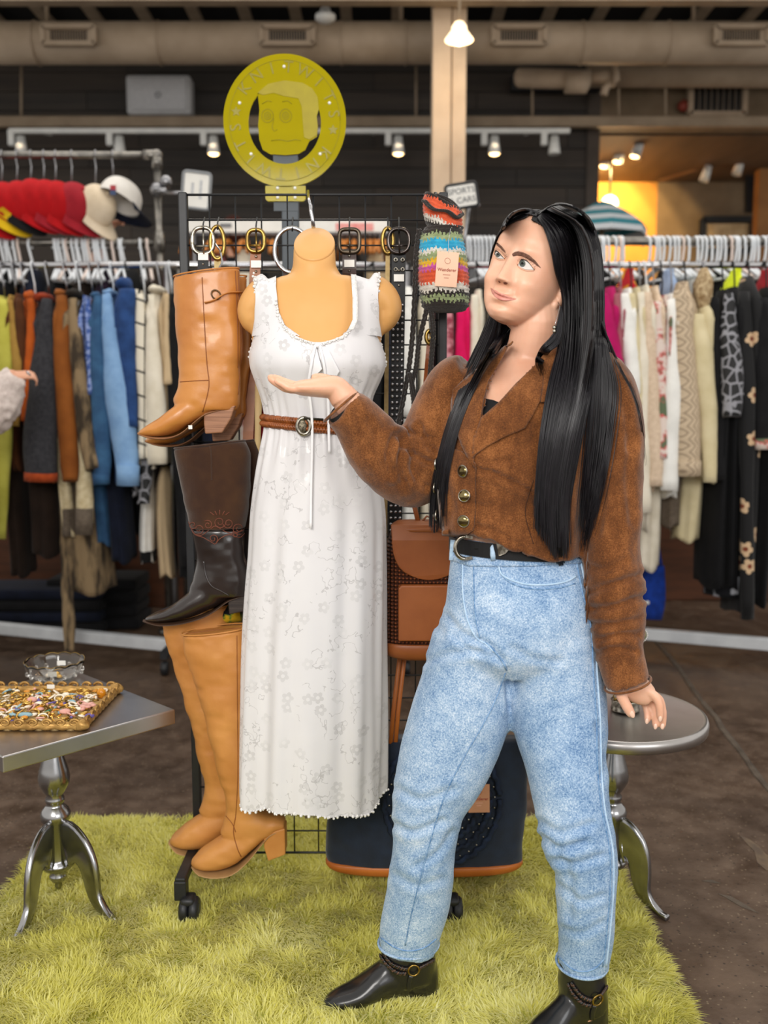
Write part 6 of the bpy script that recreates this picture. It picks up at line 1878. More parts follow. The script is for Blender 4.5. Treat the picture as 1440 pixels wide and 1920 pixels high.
braid([(800, 580, YB - 0.01), (786, 640, YB), (780, 690, YB), (772, 720, YB), (776, 760, YB), (768, 800, YB)], cb, 'shoulder_cord')
braid([(808, 584, YB - 0.01), (812, 620, YB - 0.01), (808, 680, YB), (802, 740, YB), (790, 790, YB)], cb, 'shoulder_cord')
braid([(768, 700, YB - 0.012), (776, 740, YB - 0.01), (780, 790, YB)], cb, 'shoulder_cord')
MB().tube([Vector((P(815, 366, GY).x, GY - 0.006, GZ1 + 0.004)), P(818, 362, GY - 0.02), P(816, 372, YB + 0.02)], 0.003, 6).build('hang_loop', BLACKM, cb)
def hang_tag(T_, px, py, Y, wpx, hpx, roll, m_):
    c_ = P(px, py, Y); s_ = S(py, Y)
    M_ = facing(c_, roll)
    W_ = lambda x, y, z=0: M_ @ Vector((x * s_, y * s_, z))
    nrm = M_.to_3x3() @ Vector((0, 0, 1))
    MB().prism([W_(-wpx / 2, -hpx / 2), W_(wpx / 2, -hpx / 2), W_(wpx / 2, hpx / 2), W_(-wpx / 2, hpx / 2)], nrm * 0.0008).build('hang_tag', m_, T_, smooth=False)
    REDP = mat('red_brown_print', '#a04a3a', '#94412f', 20, rough=0.7)
    text_mesh('Wanderer', wpx * 0.205 * s_, M_ @ Matrix.Translation((0, -0.02 * hpx * s_, 0.0011)), REDP, T_, 'tag_lettering', depth=0.0002, bold=0.00015)
    MB().torus(W_(0, hpx * 0.24, 0.0011), nrm, 5 * s_, 0.0004, 16, 5, squash=1.1).build('tag_emblem', REDP, T_)
    for k, wl in ((0.16, 0.34), (0.25, 0.22)):
        MB().prism([W_(-wl * wpx / 2, -hpx * k - 1, 0.0009), W_(wl * wpx / 2, -hpx * k - 1, 0.0009), W_(wl * wpx / 2, -hpx * k + 1, 0.0009), W_(-wl * wpx / 2, -hpx * k + 1, 0.0009)], nrm * 0.0002).build('tag_small_print', mat('pale_print_ink', '#cf9a84', '#c68f78', 20), T_, smooth=False)
    MB().tube([W_(0, hpx / 2 - 2, 0.001), W_(-1, hpx / 2 + 22, 0.0), W_(1, hpx / 2 + 42, 0.004)], 0.0005, 5).build('tag_string', WHITEP, T_)
hang_tag(cb, 838, 505, YB - 0.056, 41, 64, radians(4), mat('blush_card', '#ecc3a8', '#e5b99d', 8, rough=0.7))

# ============================================================ tan backpack
YK = 2.34
bpk = thing('leather_backpack', 'tan leather and woven backpack hanging beside the dress', 'backpack', P(800, 1228, YK))
COG = mat('cognac_leather', '#96552a', '#844720', 8, rough=0.42, spec=0.4, bump=0.1, bscale=200)
m, t, b = base('woven_cognac', 0.5)
co = t.coord()
sp = t.n('ShaderNodeSeparateXYZ'); t.l(co, sp.inputs[0])
wv = t.math('MULTIPLY', t.math('SINE', t.math('MULTIPLY', t.math('ADD', sp.outputs[0], sp.outputs[2]), 330)), t.math('SINE', t.math('MULTIPLY', t.math('SUBTRACT', sp.outputs[0], sp.outputs[2]), 330)))
t.l(t.ramp(wv, [(0.3, '#4a2413'), (0.75, '#9c5630')]), b.inputs['Base Color'])
t.l(t.bump(wv, 1.0, 0.006), b.inputs['Normal'])
WOV = m
MB().hsec([(990, 735, 875, YK, 0.05), (1020, 726, 884, YK, 0.055), (1080, 721, 889, YK, 0.06), (1150, 719, 891, YK, 0.062), (1200, 719, 891, YK, 0.062), (1212, 720, 890, YK, 0.06)], 44, e=3.2, n=24).build('bag_body', WOV, bpk, disp=lambda v, n: v + n * (0.0022 * vnoise(v * 110, 4) + 0.0015 * vnoise(v * 220, 6))[:, None])
MB().hsec([(1198, 717, 893, YK, 0.066), (1204, 715, 895, YK, 0.068), (1214, 717, 893, YK, 0.067), (1224, 726, 884, YK, 0.06), (1229, 740, 870, YK, 0.05)], 44, e=3.2, n=12).build('base_panel', COG, bpk)
fl = [(733, 984)] + [tuple(p) for p in smooth_path([(734, 1000), (738, 1040), (752, 1068), (778, 1083), (805, 1088), (832, 1083), (858, 1068), (872, 1040), (876, 1000)], 26)] + [(877, 984)]
MB().prism([P(x, y, YK - 0.066 - 0.008 * sin((y - 984) / 104 * pi)) for x, y in fl], (0, 0.007, 0)).build('flap', COG, bpk, smooth=False, bevel=0.002)
MB().hsec([(976, 745, 866, YK, 0.03), (984, 734, 876, YK - 0.01, 0.06), (992, 733, 877, YK - 0.012, 0.06)], 40, e=3, n=8).build('top_panel', COG, bpk)
pk = [(747, 1104), (752, 1098), (858, 1098), (864, 1104), (864, 1203), (747, 1203)]
MB().prism([P(x, y, YK - 0.079) for x, y in pk], (0, 0.03, 0)).build('front_pocket', COG, bpk, smooth=False, bevel=0.004)
MB().tube([P(785, 982, YK), P(772, 930, YK + 0.03), P(774, 890, YK + 0.05), P(778, 860, GY - 0.01)], 0.006, 8, flat=0.3, up=(0, 1, 0)).build('shoulder_strap', COG, bpk)
MB().tube([P(790, 980, YK), P(800, 968, YK), P(815, 972, YK), P(820, 982, YK)], 0.007, 8, flat=0.4).build('grab_handle', COG, bpk)

# ============================================================ denim tote
YT = 2.375
tt = thing('denim_tote', 'dark denim tote with studded ruffles and tan leather base at the rack foot', 'bag', P(800, 1635, YT))
DNM = mat('dark_indigo_denim', '#142133', '#0f1928', 30, rough=0.85, bump=0.4, bscale=500, sheen=0.2)
RUF = mat('ruffled_denim', '#0c1422', '#18263d', 40, rough=0.9, bump=0.8, bscale=160)
ORL = mat('orange_leather', '#b96a2c', '#a55a22', 10, rough=0.4)
tb = MB().hsec([(1384, 690, 990, YT, 0.035), (1400, 672, 990, YT, 0.045), (1450, 645, 988, YT, 0.055), (1520, 618, 985, YT, 0.062), (1570, 612, 981, YT, 0.065), (1600, 612, 979, YT, 0.062), (1616, 616, 976, YT, 0.055)], 48, e=3, n=30).build('bag_body', DNM, tt, disp=lambda v, n: v + n * (0.004 * vnoise(v * 18, 3) + 0.002 * vnoise(v * 45, 5))[:, None])
MB().hsec([(1607, 612, 979, YT, 0.064), (1614, 611, 979, YT, 0.066), (1623, 622, 968, YT, 0.06), (1628, 650, 940, YT, 0.05)], 48, e=3, n=10).build('leather_base', ORL, tt)
TS = Surf(tb)
ring_c = (828, 1500)
mb = MB()
for rr_ in (1.0, 0.82, 0.64, 0.46, 0.28):
    pts = []
    for k in range(90):
        a = 2 * pi * k / 90
        x, y = ring_c[0] + 108 * rr_ * cos(a), ring_c[1] + 118 * rr_ * sin(a)
        p = TS.at(x, y, 0.006 + 0.003 * sin(k * 1.7 + rr_ * 9))
        if p is not None: pts.append(p + Vector((0.003 * sin(k * 2.3), 0, 0.003 * cos(k * 1.9))))
    MB().tube(pts, 0.0075, 6, flat=0.6, up=(0, 1, 0)).build('ruffle_ring', RUF, tt)
mb = MB()
for rr_, nn in ((0.91, 34), (0.73, 28), (0.55, 20), (0.37, 12)):
    for k in range(nn):
        a = 2 * pi * k / nn + rr_ * 5
        p = TS.at(ring_c[0] + 108 * rr_ * cos(a), ring_c[1] + 118 * rr_ * sin(a), 0.009)
        if p is not None: mb.ball(p, 0.0026, 8, 5)
o = mb.build('studs', SILVER, tt); o['kind'] = 'stuff'
for dx in (0, 9):
    MB().tube([P(732 + dx, 1400, YT - 0.03), P(738 + dx, 1330, YT - 0.02), P(745 + dx, 1270, YT), P(750 + dx, 1228, YT + 0.02), P(752 + dx, 1200, GY - 0.012)], 0.0058, 8, flat=0.45, up=(0, 1, 0)).build('handle', ORL, tt)
hang_tag(tt, 898, 1497, YT - 0.085, 40, 55, radians(-1), mat('kraft_card', '#c08a68', '#b37d5c', 8, rough=0.7))

# ============================================================ tables
ALU = mat('cast_aluminium', '#a9a9aa', '#8f8f91', 9, rough=0.22, metal=1.0, bump=0.06, bscale=30)
ALUT = mat('scuffed_aluminium_top', '#a9a5a2', '#bcb9b8', 5, rough=0.33, metal=1.0, bump=0.05, bscale=14)
def pedestal(T_, x, y, ztop, feet, sc=1.0):
    z0 = 0.155
    H_ = ztop - z0
    prof = [(0.0, 0.026), (0.006, 0.028), (0.010, 0.036), (0.008, 0.044), (0.016, 0.050), (0.022, 0.058), (0.022, 0.066), (0.015, 0.074), (0.018, 0.080), (0.036, 0.086), (0.041, 0.094), (0.040, 0.102), (0.032, 0.108), (0.030, 0.114), (0.030, 0.212), (0.037, 0.218), (0.038, 0.232), (0.033, 0.244), (0.024, 0.254), (0.020, 0.260), (0.024, 0.266), (0.024, 0.274), (0.019, 0.282), (0.028, 0.295), (0.038, 0.314), (0.040, 0.330), (0.036, 0.352), (0.026, 0.385), (0.019, 0.42), (0.017, ztop - 0.006), (0.05, ztop - 0.004), (0.05, ztop)]
    MB().lathe([(r * sc, h) for r, h in prof], (x, y, 0), 40).build('pedestal', ALU, T_)
    for fx, fy in feet:
        d = Vector((fx - x, fy - y, 0)); R_ = d.length; d.normalize(); sd = Vector((-d.y, d.x, 0))
        k = R_ / 0.235
        path = [(0.022, 0.160, 0.095), (0.055, 0.170, 0.088), (0.09, 0.160, 0.068), (0.112, 0.134, 0.054), (0.122, 0.102, 0.046), (0.129, 0.070, 0.038), (0.142, 0.046, 0.030), (0.17, 0.026, 0.020), (0.205, 0.012, 0.013), (0.235, 0.009, 0.011)]
        A_ = smooth_path([(a, b_, c * 1.3 if c > 0.02 else c * 1.1) for a, b_, c in path], 28)
        rings = []
        for i, a in enumerate(A_):
            j0, j1 = max(i - 1, 0), min(i + 1, len(A_) - 1)
            tx, tz = A_[j1][0] - A_[j0][0], A_[j1][1] - A_[j0][1]
            L_ = math.hypot(tx, tz); nx, nz = -tz / L_, tx / L_
            ctr = Vector((x, y, 0)) + d * (a[0] * k) + Vector((0, 0, a[1]))
            hw_ = a[2] / 2; th_ = 0.0085
            ring = []
            for q in range(12):
                an_ = 2 * pi * q / 12; cu, su = cos(an_), sin(an_)
                u = math.copysign(abs(cu) ** 0.35, cu) * hw_; v_ = math.copysign(abs(su) ** 0.35, su) * th_
                ring.append(ctr + d * (nx * u) + Vector((0, 0, nz * u)) + sd * v_)
            rings.append(ring)
        MB().rings(rings).build('leg', ALU, T_)
ZT = 0.515
lt = thing('square_side_table', 'square cast aluminium pedestal table at the left edge', 'table', (-0.83, 2.25, 0))
cR, cB, cF = G(328, 1330, ZT), G(164, 1238, ZT), G(4, 1419, ZT)
u1 = (cR - cF); u2 = (cB - cR)
# force a square from the front edge direction
e1 = u1.normalized(); e2 = Vector((-e1.y, e1.x, 0)); side = (u1.length + abs(u2.dot(e2))) / 2
c4 = [cF, cR, cR + e2 * side, cF + e2 * side]
ctr = sum(c4, Vector()) / 4
MB().prism([p - Vector((0, 0, 0.038)) for p in c4], (0, 0, 0.038)).build('table_top', ALUT, lt, smooth=False, bevel=0.003)
pX = P(103, 1500, ctr.y).x
f1, f2 = G(14, 1792), G(236, 1749)
pc_ = Vector((pX, ctr.y, 0))
f3 = pc_ * 3 - f1 - f2
pedestal(lt, pX, ctr.y, ZT - 0.038, [(f1.x, f1.y), (f2.x, f2.y), (pc_.x - 0.06, pc_.y + 0.23)])
ZR = 0.50
ce = G(1153, 1333, ZR)
rt = thing('round_side_table', 'round cast aluminium pedestal table behind the woman', 'table', (ce.x, ce.y, 0))
rad = 168 * S(1333, ce.y)
MB().lathe([(0, -0.012), (rad * 0.9, -0.012), (rad * 0.97, -0.032), (rad * 0.995, -0.03), (rad, -0.018), (rad * 1.0, -0.012), (rad * 0.985, -0.002), (rad * 0.96, 0.0), (rad * 0.93, -0.003), (0, -0.004)], (ce.x, ce.y, ZR), 72).build('table_top', ALUT, rt)
fR = G(1252, 1728)
dR = Vector((fR.x - ce.x, fR.y - ce.y, 0)); 
fl_ = [Matrix.Rotation(a, 3, 'Z') @ dR for a in (0, radians(120), radians(240))]
pedestal(rt, ce.x, ce.y, ZR - 0.012, [(ce.x + f.x, ce.y + f.y) for f in fl_])
# --- things on the round table
jt = thing('trinket_tin', 'small round silver tin heaped with chain on the round table', 'trinket box', G(1172, 1336, ZR))
cj = G(1172, 1330, ZR)
MB().lathe([(0, 0.0), (0.036, 0.0), (0.037, 0.004), (0.035, 0.006), (0.035, 0.024), (0.037, 0.026), (0.034, 0.028), (0.032, 0.008), (0, 0.008)], cj, 36).build('tin', SILVER, jt)
mb = MB()
for k in range(26):
    a = k * 2.4; r_ = 0.028 * sqrt(k / 26)
    mb.torus(cj + Vector((r_ * cos(a), r_ * sin(a), 0.03 + 0.008 * sin(k))), (sin(k), cos(k * 1.3), sin(k * 2.1)), 0.006, 0.0018, 12, 5)
o = mb.build('chain_heap', BRASS, jt); o['kind'] = 'stuff'
js = thing('jewellery_stand', 'thin jewellery stand with a beaded pendant and green chilli charm behind her sleeve', 'jewellery stand', G(1180, 1318, ZR))
jb_ = G(1176, 1314, ZR); jy = jb_.y
MB().lathe([(0, 0.01), (0.03, 0.01), (0.034, 0), (0, 0)], jb_, 24).build('stand_base', BRASS, js)
MB().tube([jb_, Vector((jb_.x, jy, P(0, 1130, jy).z)), P(1200, 1128, jy), P(1204, 1134, jy)], 0.003, 8).build('stand_arm', BRASS, js)
pnd = P(1201, 1191, jy)
MB().tube([P(1203, 1134, jy), P(1202, 1172, jy)], 0.001, 5).build('pendant_chain', BRASS, js)
MB().lathe([(0, 0.003), (0.014, 0.003), (0.016, 0), (0, -0.003)], pnd, 24, M=Matrix.Rotation(pi / 2, 3, 'X')).build('pendant', mat('enamel_picture', '#9a8d6c', '#5b6a4a', 90, rough=0.3), js)
mb = MB()
for k in range(22):
    a = 2 * pi * k / 22
    mb.ball(pnd + Vector((0.0175 * cos(a), -0.002, 0.0175 * sin(a))), 0.0024, 8, 5)
o = mb.build('pendant_beads', mat('crystal_beads', '#dedbd4', '#c4c0b8', 60, rough=0.1), js); o['kind'] = 'stuff'
MB().tube([P(1196, 1206, jy), P(1194, 1222, jy)], 0.001, 5).build('charm_chain', BRASS, js)
MB().tube([Vector(p) for p in smooth_path([tuple(P(1194, 1224, jy)), tuple(P(1199, 1230, jy)), tuple(P(1202, 1240, jy))], 8)], [0.004, 0.0055, 0.006, 0.0058, 0.005, 0.004, 0.0025, 0.0008], 10).build('chilli_charm', mat('chilli_green', '#86b818', '#74a312', 20, rough=0.2), js)
# --- gilded tray
tz = ZT
q_br, q_fr = G(222, 1287, tz + 0.02), G(204, 1362, tz + 0.012)
e_x = Vector((1, 0.03, 0)).normalized(); 
tw_ = 0.40
tray = thing('gilded_tray', 'ornate gilded frame tray full of costume jewellery on the square table', 'tray', (q_fr.x - tw_ / 2, (q_br.y + q_fr.y) / 2, tz))
GILT = mat('old_gilding', '#c29a58', '#8c6633', 30, rough=0.42, metal=0.55, bump=0.4, bscale=120)
x1_, x0_ = q_br.x - 0.006, q_br.x - tw_
y0_, y1_ = q_fr.y + 0.008, q_br.y + 0.0
MB().box(((x0_ + x1_) / 2, (y0_ + y1_) / 2, tz + 0.003), (x1_ - x0_, y1_ - y0_, 0.006)).build('tray_base', mat('gilt_liner', '#e0c488', '#c9a868', 12, rough=0.5), tray, smooth=False)
for a_, b_ in (((x0_, y0_), (x1_, y0_)), ((x1_, y0_), (x1_, y1_)), ((x1_, y1_), (x0_, y1_)), ((x0_, y1_), (x0_, y0_))):
    pA, pB = Vector((a_[0], a_[1], tz + 0.011)), Vector((b_[0], b_[1], tz + 0.011))
    rl = MB(); n_ = 60
    d_ = (pB - pA).normalized(); out_ = Vector((d_.y, -d_.x, 0))
    rl.tube([pA.lerp(pB, k / n_) for k in range(n_ + 1)], [0.0105 + 0.0016 * sin(k * 1.1) for k in range(n_ + 1)], 10)
    r_o = rl.build('frame_rail', GILT, tray)
    nsc = int((pB - pA).length / 0.032)
    for k in range(nsc):
        f = pA.lerp(pB, (k + 0.5) / nsc) + out_ * 0.008 + Vector((0, 0, 0.010))
        sp_ = [f + d_ * (0.013 * (1 - 0.7 * q) * cos(q * 9) * (1 if k % 2 else -1)) + Vector((0, 0, 0.009 * (1 - 0.7 * q) * sin(q * 9))) + out_ * 0.002 * q for q in np.linspace(0, 1, 18)]
        MB().tube(sp_, [0.0035 - 0.0018 * q for q in np.linspace(0, 1, 18)], 6).build('scroll_carving', GILT, r_o)
for a_, b_ in ((x1_, y0_), (x1_, y1_), (x0_, y0_), (x0_, y1_)):
    mb = MB(); mb.ball((a_, b_, tz + 0.014), (0.018, 0.016, 0.014), 16, 10)
    mb.build('corner_boss', GILT, tray, disp=lambda v, n: v + n * (0.003 * vnoise(v * 160, 3))[:, None])
MB().box((P(98, 1297, y1_).x, y1_ - 0.009, tz + 0.022), (0.020, 0.0012, 0.011)).build('price_sticker', PAPER, tray, smooth=False)
JC = {'gold': BRASS, 'pearl': mat('pearl_bead', '#efe4d2', '#e3d5c0', 10, rough=0.2), 'rose': mat('rose_plastic', '#dba79b', '#cf978a', 20, rough=0.25), 'amber': mat('amber_bead', '#d08a24', '#b87416', 20, rough=0.2), 'sky': mat('pale_blue_glass', '#8fb0ba', '#7a9ca8', 20, rough=0.15), 'violet': mat('violet_stone', '#6a5a9c', '#57488a', 20, rough=0.15), 'green': mat('green_stone', '#3f8a6a', '#2f7457', 20, rough=0.15)}
jk = list(JC)
rj = random.Random(3)
protoJ = {}
desc = {'gold': 'gold', 'pearl': 'pearl', 'rose': 'rose pink', 'amber': 'amber', 'sky': 'pale blue', 'violet': 'violet', 'green': 'green'}
JGOLD = mat('bright_gold', '#e0b866', '#c99a48', 60, rough=0.22, metal=0.9)
JC['gold'] = JGOLD
for i in range(230):
    kind = rj.choice(['ring', 'stud', 'hoop', 'drop', 'ring', 'hoop'])
    colr = rj.choice(['gold', 'gold', 'gold', 'pearl', 'pearl', 'pearl', 'rose', 'amber', 'sky', 'gold', 'violet' if i > 60 else 'gold', 'green' if i % 20 == 0 else 'gold'])
    key = (kind, colr)
    loc = Vector((rj.uniform(x0_ + 0.11, x1_ - 0.02), rj.uniform(y0_ + 0.015, y1_ - 0.02), tz + 0.009 + rj.uniform(0, 0.007)))
    if key not in protoJ:
        lab = '%s %s lying in the jewellery heap of the gilded tray' % (desc[colr], {'ring': 'finger ring', 'stud': 'domed stud earring', 'hoop': 'hoop earring', 'drop': 'drop earring'}[kind])
        T_ = thing('earring' if kind != 'ring' else 'finger_ring', lab, 'jewellery', (0, 0, 0), lab.split(' lying')[0] + 's in the tray')
        if kind == 'ring':
            MB().torus((0, 0, 0.002), (0.2, 0.1, 1), 0.0085, 0.0016, 18, 6).build('band', BRASS, T_)
            MB().ball((0.008, 0, 0.004), (0.004, 0.004, 0.003), 8, 6).build('stone', JC[colr], T_)
        elif kind == 'stud':
            MB().ball((0, 0, 0.002), (0.010, 0.008, 0.005), 14, 8).build('dome', JC[colr], T_)
            MB().torus((0, 0, 0.001), (0, 0, 1), 0.0098, 0.0012, 18, 5, squash=0.8).build('setting', BRASS, T_)
        elif kind == 'hoop':
            MB().torus((0, 0, 0.003), (0.3, 0.4, 1), 0.011, 0.0022, 20, 7).build('hoop', JC[colr], T_)
            MB().ball((0.011, 0, 0.004), 0.0026, 8, 5).build('clasp', BRASS, T_)
        else:
            MB().ball((0, 0, 0.003), (0.006, 0.011, 0.004), 12, 8).build('drop', JC[colr], T_)
            MB().torus((0, 0.013, 0.003), (0.4, 0.2, 1), 0.003, 0.0009, 12, 5).build('loop', BRASS, T_)
        protoJ[key] = T_
    else:
        T_ = copy_tree(protoJ[key])
    T_.location = loc
    T_.rotation_euler = (rj.uniform(-0.3, 0.3), rj.uniform(-0.3, 0.3), rj.uniform(0, 6.28))
# larger tray pieces
for px, py, shape, colr, lab in ((165, 1322, (0.018, 0.014, 0.008), 'rose', 'large rose pink flower brooch in the gilded tray'), (190, 1300, (0.012, 0.010, 0.014), 'amber', 'orange amber shell brooch at the back right of the tray'), (46, 1340, (0.020, 0.010, 0.006), 'sky', 'pale blue oval brooch at the front of the tray'), (60, 1312, (0.013, 0.010, 0.008), 'rose', 'small rose pink clip in the middle of the tray'), (168, 1342, (0.012, 0.008, 0.006), 'violet', 'violet square stone brooch at the front right of the tray'), (122, 1334, (0.014, 0.012, 0.007), 'rose', 'rose pink square brooch in the middle of the tray')):
    c_ = G(px, py, tz + 0.02)
    B = thing('brooch', lab, 'jewellery', c_)
    mb = MB()
    if 'flower' in lab:
        for k in range(5):
            mb.ball(c_ + Vector((0.012 * cos(k * 1.257), 0.012 * sin(k * 1.257), 0)), (0.009, 0.009, 0.004), 12, 6)
        mb.build('petals', JC[colr], B, remesh=0.0012)
    else:
        mb.ball(c_, shape, 16, 10); mb.build('stone', JC[colr], B)
    MB().torus(c_ + Vector((0, 0, -0.002)), (0, 0, 1), shape[0] * 0.8, 0.0014, 20, 5, squash=shape[1] / shape[0]).build('setting', BRASS, B)
# --- glass bowl
cbw = G(104, 1276, ZT)
gb = thing('glass_bowl', 'clear scalloped glass bowl with price stickers behind the tray', 'bowl', cbw)
m, t, b = base('clear_glass', 0.03)
b.inputs['Base Color'].default_value = (0.97, 0.97, 0.95, 1)
b.inputs['Transmission Weight'].default_value = 1.0
b.inputs['IOR'].default_value = 1.45
GLS = m
rb = 55 * S(1250, cbw.y); hb_ = 0.058
rings = []
prof = [(0.0, 0.0), (0.35, 0.0), (0.42, 0.02), (0.6, 0.12), (0.8, 0.36), (0.92, 0.62), (0.98, 0.85), (1.0, 1.0), (0.97, 1.0), (0.94, 0.85), (0.88, 0.62), (0.76, 0.38), (0.56, 0.16), (0.36, 0.08), (0.0, 0.07)]
for r_, h_ in prof:
    ring = []
    for k in range(112):
        a = 2 * pi * k / 112
        sc_ = 0.075 * abs(sin(a * 7)) * max(0, (h_ - 0.5) / 0.5)
        bub = 1 + 0.03 * max(0, cos(a * 14)) * math.exp(-((h_ - 0.45) / 0.2) ** 2)
        ring.append(cbw + Vector((rb * max(r_, 0.001) * bub * cos(a), rb * max(r_, 0.001) * bub * sin(a), hb_ * (h_ + sc_ - 0.04 * (h_ > 0.9)))))
    rings.append(ring)
MB().rings(rings).build('bowl', GLS, gb)
MB().tube([cbw + Vector((rb * 0.985 * cos(a), rb * 0.985 * sin(a), hb_ * (0.965 + 0.075 * abs(sin(a * 7))))) for a in np.linspace(0, 2 * pi, 112, endpoint=False)], 0.0012, 5, loop=True).build('gilt_rim', BRASS, gb)
for k in range(14):
    a = 2 * pi * k / 14
    MB().ball(cbw + Vector((rb * 0.89 * cos(a), rb * 0.89 * sin(a), hb_ * 0.45)), (0.006, 0.006, 0.007), 10, 7).build('glass_knob', GLS, gb)
for px, py, yy in ((115, 1243, cbw.y + rb * 0.5), (98, 1264, cbw.y - rb * 0.7)):
    MB().box(P(px, py, yy), (0.024, 0.0012, 0.013)).build('price_sticker', PAPER, gb, smooth=False)
for k, (dx, dy, mm) in enumerate(((-0.02, 0.0, 'pearl'), (0.015, -0.01, 'gold'), (0.0, 0.015, 'gold'))):
    o = MB().ball(cbw + Vector((dx, dy, 0.013)), (0.008, 0.008, 0.007), 12, 8).build('loose_bead', JC[mm])
    tag(o, ['pearl bead lying in the glass bowl', 'gold bead at the front inside the glass bowl', 'gold bead at the back inside the glass bowl'][k], 'bead')
# ============================================================ the woman
from mathutils.geometry import delaunay_2d_cdt
wo = thing('person', 'woman with long black hair in a brown suede jacket and acid wash jeans, palm raised', 'person', (P(900, 1800, 1.85).x, 1.85, 0))
SK = mat('woman_skin', '#e5b498', '#dca588', 14, rough=0.42, spec=0.45, sss=0.18, bump=0.05, bscale=700)
YAW, ROLL, PIT = radians(-34), radians(17), radians(-1)
HM = Matrix.Rotation(ROLL, 3, 'Y') @ Matrix.Rotation(YAW, 3, 'Z') @ Matrix.Rotation(PIT, 3, 'X')
HC = P(960, 488, 1.81) - HM @ Vector((0, -0.084, 0))
HT = [(0.118, 0.004, 0.004, 0.008), (0.113, 0.032, 0.03, 0.04), (0.100, 0.054, 0.055, 0.07), (0.078, 0.068, 0.077, 0.09), (0.045, 0.0745, 0.0885, 0.099), (0.012, 0.0755, 0.0885, 0.099), (-0.02, 0.0735, 0.087, 0.092), (-0.045, 0.0690, 0.0865, 0.078), (-0.065, 0.0620, 0.0860, 0.058), (-0.082, 0.0525, 0.0835, 0.034), (-0.096, 0.0405, 0.0795, 0.012), (-0.106, 0.0275, 0.073, -0.012), (-0.112, 0.010, 0.062, -0.03)]
def head_pt(phi, z, grow=0.0):
    """phi 0 = front of the face, + towards her left"""
    zs = [r[0] for r in HT][::-1]
    w_, f_, b_ = [float(np.interp(z, zs, [r[k] for r in HT][::-1])) for k in (1, 2, 3)]
    cy = (b_ - f_) / 2; d_ = (b_ + f_) / 2
    e = 2.25
    c1, s1 = cos(phi), sin(phi)
    x = w_ * math.copysign(abs(s1) ** (2 / e), s1); y = cy - d_ * math.copysign(abs(c1) ** (2 / e), c1)
    if grow:
        n_ = Vector((x / max(w_, 0.02), (y - cy) / max(d_, 0.02), z / 0.13)).normalized()
        return Vector((x, y, z)) + n_ * grow
    return Vector((x, y, z))
def g2(x, z, cx, cz, sx, sz):
    return math.exp(-((x - cx) / sx) ** 2 - ((z - cz) / sz) ** 2)
def face_disp(p):
    x, y, z = p
    if y > 0.01: return Vector((0, 0, 0))
    wf = min(1, max(0, (0.01 - y) / 0.04))
    d = 0.0
    ax = abs(x)
    t_ = min(1, max(0, (0.012 - z) / 0.05))           # 0 at the bridge, 1 at the tip
    if z > -0.052:
        prof = 0.0235 * t_ ** 1.15 * math.exp(-(max(0, -0.040 - z) / 0.0055) ** 2)
        d += (prof + 0.004 * g2(x, z, 0, 0.012, 0.02, 0.02)) * math.exp(-(x / (0.0068 + 0.0045 * t_)) ** 2)
    d += 0.0062 * g2(ax, z, 0.0115, -0.043, 0.0055, 0.006)
    d -= 0.0085 * g2(ax, z, 0.031, 0.001, 0.0135, 0.0095) + 0.004 * g2(ax, z, 0.016, 0.004, 0.007, 0.010)
    d += 0.0035 * g2(ax, z, 0.031, -0.0, 0.010, 0.0055)
    d += 0.003 * g2(ax, z, 0.03, 0.024, 0.022, 0.008)
    d += 0.0075 * g2(ax, z, 0.042, -0.036, 0.017, 0.016)
    zc = z - 5.5 * x * x                              # smile curve
    d += 0.0052 * math.exp(-(x / 0.019) ** 2) * math.exp(-((zc + 0.0645) / 0.0042) ** 2)
    d += 0.0062 * math.exp(-(x / 0.017) ** 2) * math.exp(-((zc + 0.0755) / 0.0046) ** 2)
    d -= 0.0048 * math.exp(-(x / 0.024) ** 4) * math.exp(-((zc + 0.0698) / 0.0016) ** 2)
    d -= 0.004 * g2(ax, z, 0.0285, -0.0635, 0.006, 0.007) + 0.0042 * g2(ax, z, 0.0250, -0.052, 0.0042, 0.010)
    d -= 0.0045 * g2(x, z, 0, -0.0865, 0.018, 0.0045)
    d += 0.0045 * g2(x, z, 0, -0.097, 0.013, 0.010)
    return Vector((x * 1.6, -0.085, z * 0.25)).normalized() * (d * wf)
bd = MB()
rings = []
zs_ = np.concatenate([np.linspace(0.118, 0.04, 26), np.linspace(0.038, -0.112, 110)])
for z in zs_:
    ring = []
    for k in range(160):
        u = k / 160 * 2 * pi
        phi = u - 0.42 * sin(u)                       # more columns at the face
        p = head_pt(phi, float(z)); p = p + face_disp(p)
        ring.append(HC + HM @ p)
    rings.append(ring)
bd.rings(rings)
for sx in (-1, 1):
    bd.ball(HC + HM @ Vector((sx * 0.0755, 0.014, -0.022)), (0.009, 0.016, 0.029), 14, 10, M=HM @ Matrix.Rotation(0.2 * sx, 3, 'Z'))
    bd.ball(HC + HM @ Vector((sx * 0.073, 0.004, -0.048)), (0.006, 0.008, 0.010), 12, 8, M=HM)
nk0 = HC + HM @ Vector((0, 0.025, -0.055))
nk = smooth_path([tuple(nk0), tuple(P(1006, 600, 1.875)), tuple(P(1000, 645, 1.885)), tuple(P(988, 690, 1.90))], 14)
bd.tube([Vector(p) for p in nk], list(np.interp(np.linspace(0, 1, 14), [0, 0.4, 0.75, 1], [0.056, 0.050, 0.050, 0.066])), 28)
bd.hsec([(668, 935, 1050, 1.90, 0.05), (690, 895, 1080, 1.90, 0.072), (720, 870, 1105, 1.90, 0.092), (760, 856, 1100, 1.895, 0.108), (800, 836, 1096, 1.89, 0.113), (880, 830, 1078, 1.89, 0.10), (960, 850, 1070, 1.89, 0.09), (1100, 860, 1090, 1.88, 0.085), (1240, 850, 1095, 1.87, 0.08)], 36, n=30)
